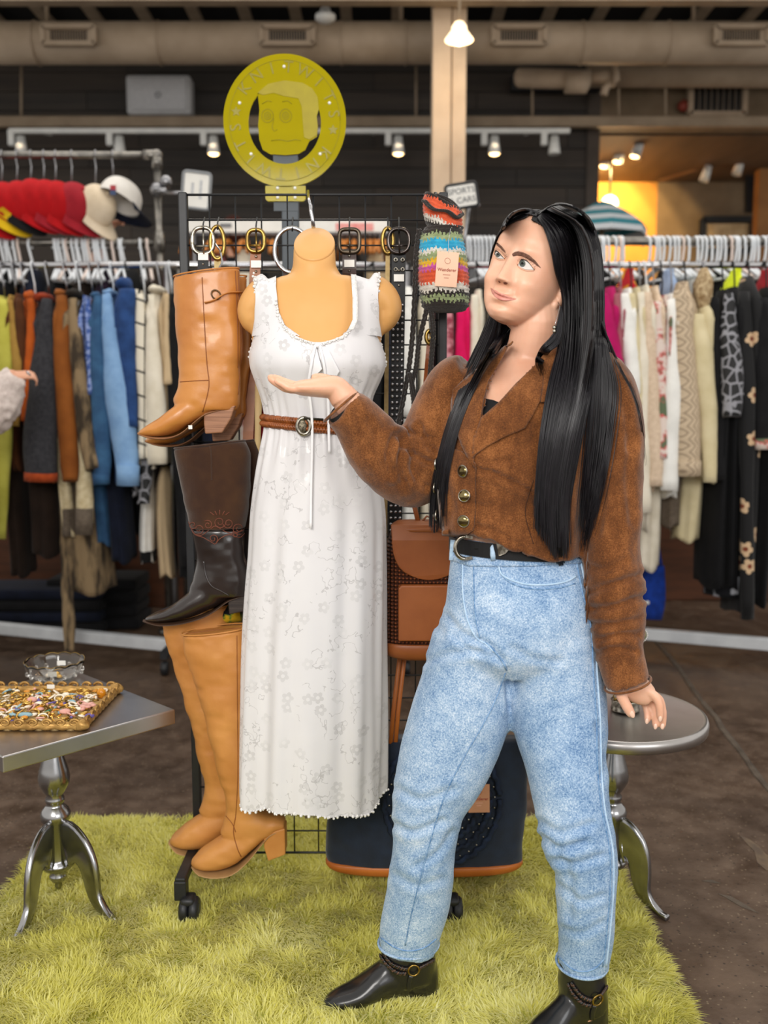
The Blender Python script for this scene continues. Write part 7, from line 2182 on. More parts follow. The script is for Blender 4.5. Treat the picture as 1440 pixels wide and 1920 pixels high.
def px_tube(mb, pts, r, n=14, seg=16):
    A_ = smooth_path(pts, n)
    mb.tube([P(a[0], a[1], a[2]) for a in A_], list(np.interp(np.linspace(0, 1, n), np.linspace(0, 1, len(r)), r)), seg)
px_tube(bd, [(850, 705, 1.92), (800, 850, 1.92), (765, 890, 1.91), (700, 820, 1.87), (660, 765, 1.84), (640, 738, 1.83)], [0.03, 0.036, 0.036, 0.036, 0.03, 0.0255])
px_tube(bd, [(1125, 705, 1.86), (1148, 850, 1.83), (1150, 1000, 1.82), (1158, 1150, 1.81), (1170, 1262, 1.80), (1178, 1280, 1.80)], [0.035, 0.04, 0.038, 0.034, 0.028, 0.027])
for a_, b_, c_ in (((890, 1240, 1.88), (800, 1560, 1.86), (768, 1830, 1.885)), ((1040, 1240, 1.86), (1085, 1580, 1.77), (1092, 1900, 1.765))):
    px_tube(bd, [a_, b_, c_], [0.06, 0.042, 0.03])
# raised right hand, palm up, little finger towards the viewer
RH = 1.83
hs = 0.93
def fing(pts, r):
    A_ = smooth_path(pts, 14)
    n_ = len(A_)
    rr_ = [r * x for x in np.interp(np.linspace(0, 1, n_), [0, 0.3, 0.36, 0.62, 0.68, 0.9, 0.97, 1], [1.05, 0.96, 1.02, 0.88, 0.92, 0.8, 0.6, 0.3])]
    bd.tube([P(a[0], a[1], a[2]) for a in A_], rr_, 12)
bd.sec([(645, 748, RH, 26, 0.027), (634, 732, RH, 24, 0.029), (624, 726, RH, 22, 0.033), (606, 726, RH, 20, 0.038), (584, 727, RH, 17, 0.041), (562, 727, RH, 14, 0.041), (552, 726, RH, 10, 0.036)], 24, n=18)
fing([(568, 728, RH - 0.030), (545, 728, RH - 0.032), (528, 719, RH - 0.032), (514, 712, RH - 0.030)], 0.0082)
fing([(562, 730, RH - 0.011), (538, 728, RH - 0.011), (518, 717, RH - 0.010), (503, 706, RH - 0.008)], 0.0092)
fing([(562, 727, RH + 0.010), (538, 724, RH + 0.012), (518, 714, RH + 0.013), (502, 705, RH + 0.013)], 0.0094)
fing([(566, 724, RH + 0.030), (543, 720, RH + 0.034), (524, 712, RH + 0.037), (508, 706, RH + 0.038)], 0.0088)
fing([(618, 714, RH + 0.026), (605, 710, RH + 0.042), (594, 709, RH + 0.048), (584, 710, RH + 0.05)], 0.0108)
# left hand hanging relaxed
LH = 1.80
bd.sec([(1168, 1262, LH, 26, 0.023), (1178, 1279, LH, 27, 0.022), (1192, 1290, LH + 0.004, 27, 0.021), (1207, 1300, LH + 0.008, 24, 0.019), (1219, 1306, LH + 0.010, 18, 0.015)], 22, n=14)
fing([(1206, 1292, LH - 0.004), (1226, 1303, LH - 0.006), (1236, 1322, LH - 0.008), (1238, 1353, LH - 0.004)], 0.0092)
fing([(1214, 1298, LH + 0.012), (1234, 1310, LH + 0.014), (1242, 1333, LH + 0.012), (1242, 1368, LH + 0.012)], 0.0094)
fing([(1208, 1304, LH + 0.022), (1222, 1318, LH + 0.024), (1228, 1340, LH + 0.018), (1229, 1367, LH + 0.014)], 0.0088)
fing([(1198, 1308, LH + 0.026), (1210, 1322, LH + 0.028), (1214, 1340, LH + 0.018), (1213, 1356, LH + 0.010)], 0.0080)
fing([(1164, 1278, LH - 0.012), (1164, 1300, LH - 0.018), (1174, 1322, LH - 0.022), (1187, 1345, LH - 0.022)], 0.0115)
body = bd.build('body', SK, wo, remesh=0.0024, relax=2)
FS = Surf(body)
def patch(S_, poly, lift, name, m_, parent, thick=0.0015, step=5, bulge=0.0, smooth_n=0, fallback=None):
    """cloth or skin patch cut to a pixel outline and laid on a surface"""
    B = smooth_path(list(poly) + [poly[0]], smooth_n)[:-1] if smooth_n else np.array(poly, float)
    pts = []
    for i in range(len(B)):
        a_, b_ = B[i], B[(i + 1) % len(B)]
        k = max(1, int(np.hypot(*(b_ - a_)) / step))
        for q in range(k): pts.append(a_ + (b_ - a_) * q / k)
    nb = len(pts)
    pts = np.array(pts)
    gx, gy = np.meshgrid(np.arange(B[:, 0].min(), B[:, 0].max(), step), np.arange(B[:, 1].min(), B[:, 1].max(), step))
    g_ = np.stack([gx.ravel(), gy.ravel()], 1)
    ins = in_poly(g_, [tuple(p) for p in B])
    if ins.any():
        g_ = g_[ins]
        dmin = np.sqrt(((g_[:, None, :] - pts[None]) ** 2).sum(2)).min(1)
        g_ = g_[dmin > step * 0.55]
        dmax = max(dmin.max(), 1e-6)
    allp = np.vstack([pts, g_]) if ins.any() and len(g_) else pts
    vs, es, fs_, *_ = delaunay_2d_cdt([Vector(p) for p in allp], [(i, (i + 1) % nb) for i in range(nb)], [], 1, 1e-4)
    out = []
    last = None
    for v in vs:
        d_ = np.sqrt(((pts - np.array(v)) ** 2).sum(1)).min()
        q = min(1, d_ / (0.5 * min(np.ptp(B[:, 0]), np.ptp(B[:, 1])) + 1e-6))
        p = S_.at(v[0], v[1], lift + bulge * (1 - (1 - q) ** 2))
        if p is None:
            p = P(v[0], v[1], fallback if fallback else (last.y if last else 1.8))
        last = p
        out.append(p)
    return MB().add(out, [tuple(f) for f in fs_]).build(name, m_, parent, solid=thick)
# --- face details
EYW = mat('eye_white', '#d6d0cb', '#cbc4be', 30, rough=0.15)
IRI = mat('grey_green_iris', '#5c625c', '#3c423d', 300, rough=0.1)
PUP = mat('black_pupil', '#060606', '#0a0a0a', 10, rough=0.05)
LASH = mat('lash_black', '#140e0c', '#1a1210', 10, rough=0.6)
LIP = mat('rose_lips', '#d08a7c', '#c57a6d', 60, rough=0.34, spec=0.5, sss=0.1)
BROW = mat('dark_brow', '#5a3d30', '#7d5949', 240, rough=0.9, stretch=(1, 1, 1), bump=0.8, bscale=700)
for side, (al, ir, up, lo) in enumerate((
        ([(971, 498), (974, 491), (979, 487.5), (986, 489), (993, 495), (1001, 506.5), (993, 506.8), (985, 506), (977, 502.8)], (979.5, 494.5), [(970.5, 498.5), (974, 490.5), (979, 487), (986, 488.2), (993, 494), (1002, 507)], [(971, 498), (977, 503), (985, 506.5), (993, 507.2), (1001, 506.5)]),
        ([(929, 476.5), (931, 471.5), (936, 473), (942, 479.5), (946.5, 486), (940, 486), (934, 484.5), (930, 481)], (933.8, 476.5), [(928.5, 477.5), (931, 471), (936, 472.4), (942, 479), (947, 486.5)], [(929, 477), (930, 481.5), (934, 485), (940, 486.5), (946.5, 486)]))):
    ey = patch(FS, al, 0.0012, 'eye', EYW, wo, 0.001, 1.6, bulge=0.0012)
    ES = Surf(ey)
    R_ = 6.3 if side == 0 else 5.6
    dsk = [(ir[0] + R_ * (0.82 if side else 0.9) * cos(a), ir[1] + R_ * sin(a)) for a in np.linspace(0, 2 * pi, 18, endpoint=False)]
    dsk = [p for p in dsk if in_poly(np.array([p]), [tuple(q) for q in al])[0]]
    if len(dsk) > 4:
        patch(ES, dsk, 0.0005, 'iris', IRI, ey, 0.0005, 1.4)
        patch(ES, [(ir[0] + 2.4 * cos(a), ir[1] + 2.4 * sin(a)) for a in np.linspace(0, 2 * pi, 12, endpoint=False)], 0.0010, 'pupil', PUP, ey, 0.0004, 1.0)
        hp_ = ES.at(ir[0] + 1.2, ir[1] - 2.2, 0.0016)
    pu = FS.path(up, 16, 0.0016); pl = FS.path(lo, 16, 0.0012)
    MB().tube(pu, [0.0006, 0.0009, 0.0011, 0.0012] + [0.0012] * 8 + [0.0011, 0.001, 0.0008, 0.0005][:max(0, len(pu) - 12)], 6).build('upper_lash_line', LASH, wo)
    MB().tube([p + Vector((0, 0, 0.0022)) for p in pu], 0.0016, 6).build('upper_eyelid', SK, wo)
    MB().tube([p - Vector((0, 0, 0.001)) for p in pl], 0.0011, 6).build('lower_eyelid', SK, wo)
    for k in range(2, len(pu) - 1):
        MB().tube([pu[k], pu[k] + Vector((0.0006 * (k - 6), -0.004, 0.0022)), pu[k] + Vector((0.001 * (k - 6), -0.006, 0.005))], [0.0004, 0.0003, 0.0001], 4).build('eyelash', LASH, wo)
patch(FS, [(960, 477), (965, 472.5), (972, 471), (982, 473.5), (993, 479), (1004, 489), (1014, 502.5), (1007, 498.5), (998, 490.5), (988, 484), (979, 480), (970, 479), (962, 481)], 0.0006, 'eyebrow', BROW, wo, 0.0012, 2)
patch(FS, [(931, 454.5), (935, 457), (941, 462), (947, 470), (948, 474), (944, 470.5), (938, 464.5), (932, 460)], 0.0006, 'eyebrow', BROW, wo, 0.0012, 2)
patch(FS, [(920, 539.5), (927, 543.5), (932, 546), (936, 549), (943, 551.5), (951, 554.2), (959, 557.8), (968, 560.5), (956, 559.5), (948, 557.5), (941, 555), (934, 552), (928, 548.5)], 0.0003, 'upper_lip', LIP, wo, 0.0008, 2, bulge=0.0009)
patch(FS, [(920.5, 541), (928, 549.5), (934, 553), (941, 556), (948, 558.3), (956, 560), (967, 561.3), (958, 563.5), (950, 564.5), (941, 563.6), (934, 561), (927, 555.5), (922.5, 548.5)], 0.0003, 'lower_lip', LIP, wo, 0.0008, 2, bulge=0.0012)
NOST = mat('nostril_shadow_skin', '#7a4436', '#6d3b2f', 20, rough=0.7)
patch(FS, [(944, 529.5), (948, 528.5), (952, 530.5), (950, 533), (945, 532.5)], 0.0004, 'nostril', NOST, wo, 0.0006, 1.5)
patch(FS, [(934, 526.5), (937, 527), (938.5, 529.5), (936, 530)], 0.0004, 'nostril', NOST, wo, 0.0006, 1.5)
NAIL = mat('pale_nail', '#ecc9b4', '#e2bba4', 10, rough=0.2)
for px, py, Y_ in ((1185, 1339, LH - 0.030), (1238, 1348, LH - 0.012), (1242, 1362, LH + 0.005), (1229, 1362, LH + 0.008), (1213, 1352, LH + 0.004)):
    MB().ball(P(px, py, Y_), (0.0052 if px < 1200 else 0.004, 0.0025, 0.0085 if px < 1200 else 0.0065), 10, 8, M=Matrix.Rotation(-0.45 if px < 1200 else 0.05, 3, 'Y')).build('fingernail', NAIL, wo)
EAR = [P(1046, 566, 1.80), P(1050, 575, 1.795), P(1046, 590, 1.79), P(1042, 604, 1.785), P(1040, 613, 1.785)]
er = MB().tube(EAR, 0.0007, 6).build('earring', CHROME, wo)
for py in (614, 621):
    MB().ball(P(1039.5, py, 1.784), 0.0042, 12, 8).build('silver_bead', SILVER, er)

# --- jacket
SUEDE = None
m, t, b = base('brown_suede_cloth', 0.92, 0, 0.15, 0.25)
co = t.coord()
f1 = t.noise(co, 9, 5, 0.6); f2 = t.noise(co, 420, 3, 0.7); f3 = t.noise(t.coord((1, 1, 0.4)), 60, 4)
v_ = t.math('ADD', t.math('ADD', t.math('MULTIPLY', f1, 0.4), t.math('MULTIPLY', f2, 0.42)), t.math('MULTIPLY', f3, 0.2))
t.l(t.ramp(v_, [(0.38, '#472812'), (0.5, '#683d1d'), (0.62, '#935d33')]), b.inputs['Base Color'])
t.l(t.bump(t.math('ADD', t.math('MULTIPLY', f2, 0.5), f3), 0.35, 0.003), b.inputs['Normal'])
SUEDE = m
def crease_fn(strokes, amp_noise, sc=(22, 22, 22), seed=1, gain=1.6):
    segs = []
    for pts, wd, dp in strokes:
        A_ = smooth_path(pts, 14)
        segs.append((A_, wd, dp * gain))
    def fn(v, n):
        p2 = project(v)
        off = amp_noise * (vnoise(v * np.array(sc), seed) + 0.5 * vnoise(v * np.array(sc) * 2.3, seed + 1))
        fr = n[:, 1] < 0.25
        for A_, wd, dp in segs:
            d2 = np.full(len(v), 1e9)
            for i in range(len(A_) - 1):
                a_, b_ = A_[i], A_[i + 1]
                ab = b_ - a_; L2 = (ab ** 2).sum() + 1e-9
                tt_ = np.clip(((p2 - a_) @ ab) / L2, 0, 1)
                dd = ((p2 - a_ - tt_[:, None] * ab) ** 2).sum(1)
                d2 = np.minimum(d2, dd)
            d_ = np.sqrt(d2)
            off = off + np.where(fr, -dp * np.exp(-(d_ / wd) ** 2) + 0.55 * dp * np.exp(-((d_ - 2.2 * wd) / (1.2 * wd)) ** 2), 0)
        return v + n * off[:, None]
    return fn
jk_ = MB()
TJ = [(655, 930, 1042, 1.905, 0.066), (672, 895, 1090, 1.90, 0.078), (690, 868, 1128, 1.90, 0.09), (715, 850, 1150, 1.90, 0.105), (750, 838, 1140, 1.895, 0.12), (800, 826, 1120, 1.89, 0.128), (850, 818, 1104, 1.888, 0.128), (900, 815, 1096, 1.888, 0.124), (945, 817, 1092, 1.888, 0.12), (975, 823, 1094, 1.888, 0.121), (992, 828, 1097, 1.888, 0.122)]
jk_.hsec(TJ, 56, n=44, e=2.25)
jk_.sec([(1095, 700, 1.885, 46, 0.06), (1122, 716, 1.865, 58, 0.068), (1140, 770, 1.85, 62, 0.07), (1149, 850, 1.835, 57, 0.066), (1150, 940, 1.825, 53, 0.06), (1147, 1020, 1.82, 51, 0.057), (1151, 1090, 1.815, 54, 0.056), (1155, 1150, 1.81, 52, 0.053), (1159, 1205, 1.805, 46, 0.049), (1168, 1250, 1.80, 44, 0.046), (1176, 1280, 1.80, 43, 0.045)], 28, n=44)
jk_.sec([(880, 705, 1.90, 44, 0.06), (852, 722, 1.91, 52, 0.066), (826, 780, 1.915, 58, 0.066), (800, 850, 1.915, 60, 0.064), (778, 890, 1.912, 60, 0.062), (748, 884, 1.905, 60, 0.06), (712, 848, 1.885, 58, 0.056), (684, 808, 1.865, 53, 0.05), (660, 780, 1.85, 46, 0.045), (640, 764, 1.84, 41, 0.042)], 28, n=50)
JS_ = [([(745, 818), (760, 840), (790, 862), (806, 868)], 6, 0.009), ([(735, 815), (728, 850), (735, 890)], 5, 0.006), ([(752, 828), (746, 870), (760, 905)], 5, 0.006), ([(770, 850), (776, 890), (800, 915)], 5, 0.005), ([(690, 790), (720, 850), (760, 915)], 6, 0.004), ([(668, 770), (690, 830), (725, 890)], 7, 0.003), ([(788, 800), (800, 830), (818, 850)], 5, 0.006), ([(765, 808), (790, 818), (815, 822)], 4, 0.005),
       ([(1105, 1110), (1140, 1098), (1200, 1080)], 6, 0.006), ([(1112, 1142), (1150, 1138), (1205, 1120)], 6, 0.007), ([(1108, 1170), (1150, 1172), (1200, 1160)], 5, 0.005), ([(1125, 1200), (1160, 1190), (1196, 1190)], 5, 0.005), ([(1100, 1060), (1135, 1068), (1170, 1050)], 6, 0.004), ([(1122, 1225), (1150, 1215), (1190, 1222)], 5, 0.005), ([(1185, 820), (1178, 900), (1186, 980)], 7, 0.004), ([(1110, 860), (1130, 920), (1120, 1000)], 8, 0.004), ([(1160, 720), (1175, 780), (1180, 840)], 7, 0.004),
       ([(892, 878), (930, 890), (990, 920), (1010, 940)], 5, 0.006), ([(892, 862), (920, 868), (960, 860)], 4, 0.004), ([(895, 985), (930, 988), (980, 1002)], 5, 0.005), ([(905, 1000), (950, 1010), (1000, 1022)], 4, 0.004), ([(880, 940), (900, 948), (930, 944)], 4, 0.003), ([(830, 900), (850, 940), (845, 985)], 7, 0.004)]
cf = crease_fn(JS_, 0.0024, (24, 24, 18), 5, 1.1)
def jdisp(v, n):
    v = cf(v, n).copy()
    p2 = project(v)
    tor_ = (p2[:, 0] > 815) & (p2[:, 0] < 1100) & (p2[:, 1] > 930)
    w_ = np.clip((p2[:, 1] - 930) / 75, 0, 1) * tor_
    v[:, 2] -= w_ * np.clip((p2[:, 0] - 885) / 150, 0, 1) * 0.052
    return v
jac = jk_.build('suede_jacket', SUEDE, wo, remesh=0.006, relax=4, disp=jdisp)
JF = Surf(jac)
VP = [(948, 640), (930, 690), (917, 716), (910, 745), (904, 784), (936, 756), (968, 721), (1008, 680), (1045, 640), (1000, 600)]
bm = bmesh.new(); bm.from_mesh(jac.data)
o0 = Vector(ORG[jac.name])
cen = np.array([tuple(f.calc_center_median() + o0) for f in bm.faces])
pc2 = project(cen); nrm = np.array([tuple(f.normal) for f in bm.faces])
kill = in_poly(pc2, VP) & (cen[:, 1] < 1.93)
kill |= (pc2[:, 1] < 668) & (pc2[:, 0] > 930) & (pc2[:, 0] < 1045) & (nrm[:, 2] > 0.5)
# open both cuffs and the hem underneath
cufL, cufR = P(634, 757, 1.838), P(1178, 1286, 1.80)
kill |= (np.linalg.norm(cen - np.array(cufL), axis=1) < 0.05) & (((cen - np.array(cufL)) @ np.array((P(634, 757, 1.838) - P(660, 785, 1.85)).normalized())) > -0.004) & ((nrm @ np.array((P(634, 757, 1.838) - P(660, 785, 1.85)).normalized())) > 0.6)
kill |= (np.linalg.norm(cen - np.array(cufR), axis=1) < 0.055) & (nrm[:, 2] < -0.6)
kill |= (nrm[:, 2] < -0.75) & (pc2[:, 1] > 998 + np.clip((pc2[:, 0] - 885) / 150, 0, 1) * 44) & (pc2[:, 0] < 1095)
bm.faces.ensure_lookup_table()
bmesh.ops.delete(bm, geom=[bm.faces[i] for i in np.where(kill)[0]], context='FACES')
bm.to_mesh(jac.data); bm.free()
md = jac.modifiers.new('solid', 'SOLIDIFY'); md.thickness = 0.003; md.offset = -1
patch(JF, [(962, 640), (925, 676), (876, 711), (849, 731), (851, 782), (868, 834), (888, 874), (891, 828), (903, 786), (909, 748), (918, 716), (936, 686)], 0.006, 'lapel', SUEDE, wo, 0.003, 6)
patch(JF, [(904, 785), (936, 757), (968, 722), (1008, 681), (1022, 690), (1018, 720), (1012, 752), (997, 781), (984, 803), (940, 822), (912, 838), (888, 858), (890, 824)], 0.006, 'lapel', SUEDE, wo, 0.003, 6)
patch(JF, [(1008, 680), (1040, 642), (1064, 668), (1058, 720), (1040, 756), (1012, 756), (1018, 712)], 0.008, 'collar', SUEDE, wo, 0.003, 6)
DKB = mat('dark_brown_thread', '#3f2412', '#351d0e', 20, rough=0.8)
def seamline(S_, pts, m_, r, name, parent, n=40, lift=0.0006):
    p3 = S_.path(pts, n, lift)
    if len(p3) > 2: return MB().tube(p3, r, 6).build(name, m_, parent)
seamline(JF, [(889, 866), (891, 900), (891, 950), (888, 985), (876, 1003), (850, 1004)], DKB, 0.0012, 'front_edge_seam', wo)
seamline(JF, [(1000, 900), (985, 960), (1000, 1020)], DKB, 0.0007, 'dart_seam', wo)
seamline(JF, [(1085, 720), (1098, 800), (1098, 900), (1095, 960)], DKB, 0.0009, 'armhole_seam', wo)
patch(JF, [(829, 985), (829, 1004), (850, 1006), (872, 1004), (888, 994), (892, 960), (893, 872), (868, 846), (838, 838), (824, 860), (824, 930)], 0.0035, 'front_overlap', SUEDE, wo, 0.002, 7)
BTN = mat('gilt_button', '#8d7f58', '#5e5236', 60, rough=0.12, metal=1.0)
for px, py in ((872.5, 883), (873, 930), (871.5, 976)):
    p = JF.at(px, py, 0.0085); nn = JF.normal(px, py)
    q = nn.to_track_quat('Z', 'Y').to_matrix()
    bt = MB().lathe([(0, 0.004), (0.006, 0.0035), (0.0108, 0.001), (0.0118, -0.001), (0.011, -0.003), (0, -0.003)], p, 28, M=q).build('jacket_button', BTN, wo)
    MB().torus(p, nn, 0.0112, 0.0012, 24, 6).build('button_rim', SILVER, bt)
for px, py in ((820, 870), (819, 914), (823, 965)):
    p = JF.at(px + 2, py, 0.006) or P(px, py, 1.87)
    MB().torus(p, (1, -0.35, 0), 0.0105, 0.0022, 22, 6).build('jacket_button', SILVER, wo)
TOPB = mat('black_top', '#101012', '#161618', 30, rough=0.8)
patch(FS, [(908, 748), (925, 751), (940, 757), (945, 790), (900, 800), (898, 775)], 0.002, 'black_top', TOPB, wo, 0.002, 5)
# black inner cuff of the raised sleeve
MB().sec([(668, 788, 1.852, 37, 0.036), (650, 770, 1.845, 35, 0.035), (641, 761, 1.841, 34, 0.034)], 26, cap=False).build('inner_cuff', TOPB, wo, solid=0.002)
mb = MB()
for cx_, cy_, Y_, hw_, hd_, tx, ty in ((639, 763, 1.84, 41, 0.042, -20, -23), (1177, 1282, 1.80, 43.5, 0.046, 12, 40)):
    u = (P(cx_ + ty, cy_ - tx, Y_) - P(cx_, cy_, Y_)).normalized()
    MB().tube([P(cx_, cy_, Y_) + u * (hw_ * S(cy_, Y_) * cos(a)) + Vector((0, hd_ * sin(a), 0)) for a in np.linspace(0, 2 * pi, 36, endpoint=False)], 0.0026, 8, loop=True).build('cuff_edge', SUEDE, wo)

# --- jeans
m, t, b = base('acid_wash_denim', 0.85, 0, 0.2, 0.1)
co = t.coord()
f1 = t.noise(co, 7, 6, 0.62, 0.6); f2 = t.noise(co, 330, 4, 0.8); f3 = t.noise(co, 34, 5, 0.7)
v_ = t.math('ADD', t.math('ADD', t.math('MULTIPLY', f1, 0.27), t.math('MULTIPLY', f2, 0.58)), t.math('MULTIPLY', f3, 0.18))
t.l(t.ramp(v_, [(0.38, '#335c8a'), (0.47, '#7392b6'), (0.55, '#9fb6cf'), (0.64, '#d0dbe7')]), b.inputs['Base Color'])
t.l(t.bump(f2, 0.3, 0.002), b.inputs['Normal'])
DENIM = m
DARKD = mat('dark_denim_seam', '#44709f', '#8aa9c8', 150, rough=0.85)
LIGHTD = mat('pale_denim_edge', '#b9cfe3', '#9dbbd6', 160, rough=0.85)
jn = MB()
jn.hsec([(1004, 850, 1090, 1.890, 0.088), (1040, 845, 1094, 1.888, 0.094), (1090, 840, 1105, 1.883, 0.108), (1140, 834, 1112, 1.88, 0.118), (1190, 818, 1118, 1.878, 0.119), (1225, 804, 1121, 1.876, 0.109), (1255, 815, 1112, 1.876, 0.085)], 52, n=26, e=2.3)
jn.sec([(885, 1190, 1.885, 74, 0.105), (876, 1260, 1.88, 82, 0.103), (863, 1340, 1.87, 92, 0.098), (832, 1430, 1.86, 87, 0.088), (806, 1500, 1.855, 71, 0.078), (797, 1560, 1.853, 60, 0.072), (793, 1610, 1.855, 59, 0.068), (785, 1680, 1.865, 61, 0.064), (770, 1740, 1.877, 58, 0.06), (766, 1771, 1.883, 56, 0.058)], 32, n=54, e=2.15)
jn.sec([(1040, 1190, 1.875, 74, 0.105), (1040, 1260, 1.868, 86, 0.103), (1047, 1340, 1.85, 90, 0.098), (1061, 1430, 1.815, 76, 0.086), (1074, 1520, 1.785, 69, 0.077), (1087, 1580, 1.773, 68, 0.073), (1098, 1622, 1.768, 58, 0.068), (1099, 1700, 1.766, 54, 0.062), (1098, 1760, 1.768, 49, 0.058), (1091, 1807, 1.77, 46.5, 0.056)], 32, n=54, e=2.15)
PS_ = [([(838, 1155), (870, 1190), (915, 1210), (940, 1238)], 6, 0.005), ([(800, 1240), (850, 1225), (900, 1222)], 6, 0.004), ([(850, 1190), (880, 1215), (925, 1232)], 5, 0.004), ([(948, 1252), (951, 1290), (955, 1330)], 4, 0.004), ([(960, 1215), (1000, 1235), (1050, 1240)], 6, 0.003),
       ([(740, 1545), (775, 1560), (830, 1540)], 6, 0.005), ([(745, 1480), (790, 1500), (850, 1480)], 7, 0.004), ([(850, 1560), (820, 1600), (780, 1625)], 6, 0.004), ([(740, 1640), (780, 1660), (830, 1650)], 7, 0.003),
       ([(1018, 1570), (1050, 1590), (1100, 1580)], 6, 0.007), ([(1040, 1612), (1080, 1620), (1130, 1605)], 6, 0.005), ([(1012, 1540), (1050, 1560), (1110, 1545)], 6, 0.004), ([(1050, 1660), (1090, 1690), (1130, 1680)], 6, 0.004), ([(1055, 1740), (1090, 1750), (1130, 1730)], 6, 0.003), ([(1048, 1600), (1070, 1650), (1068, 1720)], 7, 0.004), ([(1120, 1360), (1135, 1420), (1128, 1460)], 6, 0.004)]
jea = jn.build('jeans', DENIM, wo, remesh=0.0065, relax=4, disp=crease_fn(PS_, 0.0014, (18, 18, 14), 9, 0.9))
JN = Surf(jea)
# seams, pocket, fly
seamline(JN, [(868, 1055), (868, 1110), (876, 1160), (893, 1195), (912, 1208), (925, 1222)], LIGHTD, 0.0016, 'fly_edge', wo)
seamline(JN, [(888, 1052), (889, 1110), (892, 1160), (900, 1196)], DARKD, 0.0014, 'fly_stitch', wo)
seamline(JN, [(912, 1206), (930, 1224), (942, 1240), (950, 1256)], DARKD, 0.0018, 'crotch_seam', wo)
seamline(JN, [(947, 1262), (930, 1310), (905, 1360), (870, 1420), (835, 1490), (812, 1560), (790, 1640), (770, 1720), (760, 1772)], DARKD, 0.0014, 'inseam', wo, 70)
seamline(JN, [(1080, 1050), (1092, 1110), (1108, 1180), (1112, 1260), (1118, 1350), (1120, 1440), (1128, 1520), (1142, 1590), (1144, 1660), (1138, 1740), (1130, 1812)], DARKD, 0.0018, 'outseam', wo, 80)
seamline(JN, [(1088, 1050), (1100, 1110), (1115, 1180), (1119, 1260), (1125, 1350), (1127, 1440), (1134, 1520), (1148, 1590), (1150, 1660), (1144, 1740), (1136, 1812)], LIGHTD, 0.0022, 'outseam_fold', wo, 80)
seamline(JN, [(934, 1056), (940, 1076), (960, 1088), (990, 1096), (1030, 1096), (1062, 1090), (1080, 1080)], LIGHTD, 0.0022, 'pocket_edge', wo)
seamline(JN, [(937, 1066), (948, 1086), (975, 1100), (1010, 1105), (1050, 1102), (1078, 1094)], DARKD, 0.0014, 'pocket_stitch', wo)
for pts, nm in (([(714, 1758), (740, 1776), (766, 1783), (795, 1777), (818, 1760)], 'hem_stitch'), ([(1048, 1794), (1070, 1815), (1091, 1822), (1115, 1816), (1134, 1796)], 'hem_stitch')):
    seamline(JN, pts, DARKD, 0.0016, nm, wo)
for cx_, cy_, Y_, hw_, hd_ in ((766, 1768, 1.883, 56.5, 0.059), (1091, 1804, 1.77, 47, 0.057)):
    MB().tube([P(cx_, cy_, Y_) + Vector((hw_ * S(cy_, Y_) * cos(a), hd_ * sin(a), 0)) for a in np.linspace(0, 2 * pi, 36, endpoint=False)], 0.003, 8, loop=True).build('jean_hem', DENIM, wo)
patch(JN, [(846, 1034), (858, 1044), (880, 1050), (935, 1050), (1000, 1048), (1095, 1044), (1096, 1056), (1000, 1062), (935, 1063), (880, 1062), (846, 1050)], 0.0015, 'waistband', DENIM, wo, 0.0025, 6)
# belt with western buckle
def belt_pt(th, z_, off=0.0):
    c_ = P(970, 1024, 1.886)
    x_ = (120 * S(1024, 1.886) + off) * cos(th)
    return Vector((c_.x + x_, 1.888 + (0.092 + off) * sin(th), c_.z + z_ - 0.055 * x_))
mb = MB()
mb.rings([[belt_pt(th, dz, of) for dz, of in ((-0.0145, 0.004), (0.0145, 0.004), (0.0145, 0.009), (-0.0145, 0.009))] for th in np.linspace(0, 2 * pi, 90, endpoint=False)], loop=True)
BELT = mb.build('belt_strap', BLKL, wo, smooth=False)
BT = Surf(BELT)
p = BT.at(882, 1026, 0.004)
bk = MB().torus(p + Vector((-0.008, -0.002, 0)), (0, 1, 0), 0.0195, 0.0042, 28, 8, squash=1.15, right=(1, 0, 0), a0=0.5 * pi, a1=1.5 * pi).build('belt_buckle', SILVER, wo)
MB().bar(p + Vector((-0.008, -0.002, 0.0225)), p + Vector((0.006, -0.002, 0.020)), 0.006, 0.004).build('buckle_bar', SILVER, bk, smooth=False)
MB().bar(p + Vector((-0.008, -0.002, -0.0225)), p + Vector((0.006, -0.002, -0.020)), 0.006, 0.004).build('buckle_bar', SILVER, bk, smooth=False)
q = [BT.at(x, y, 0.003) or BT.at(x, 1028, 0.003) for x, y in ((888, 1014), (895, 1014), (897, 1046), (890, 1046))]
MB().prism(q, (0, -0.003, 0)).build('belt_keeper', SILVER, wo, smooth=False, bevel=0.001)
q = [(BT.at(x, 1030, 0.002) or P(x, 1030, 1.78)) for x in (932, 944, 955, 951, 940, 930)]
tipp = [P(x, y, q[i].y - 0.002) for i, (x, y) in enumerate(((930, 1018), (944, 1020), (956, 1029), (948, 1038), (938, 1042), (934, 1042)))]
MB().prism(tipp, (0, -0.003, 0)).build('belt_tip', SILVER, wo, smooth=False, bevel=0.001)
for px, dx in ((921, 5), (852, -2)):
    pts = [(BT.at(px + dx * k / 3, 1012 + 13 * k, 0.0035) or JN.at(px + dx * k / 3, 1012 + 13 * k, 0.004)) for k in range(4)]
    pts = [p for p in pts if p is not None]
    if len(pts) > 2: MB().tube(pts, 0.0052, 8, flat=0.35, up=(0, -1, 0)).build('belt_loop', LIGHTD, wo)

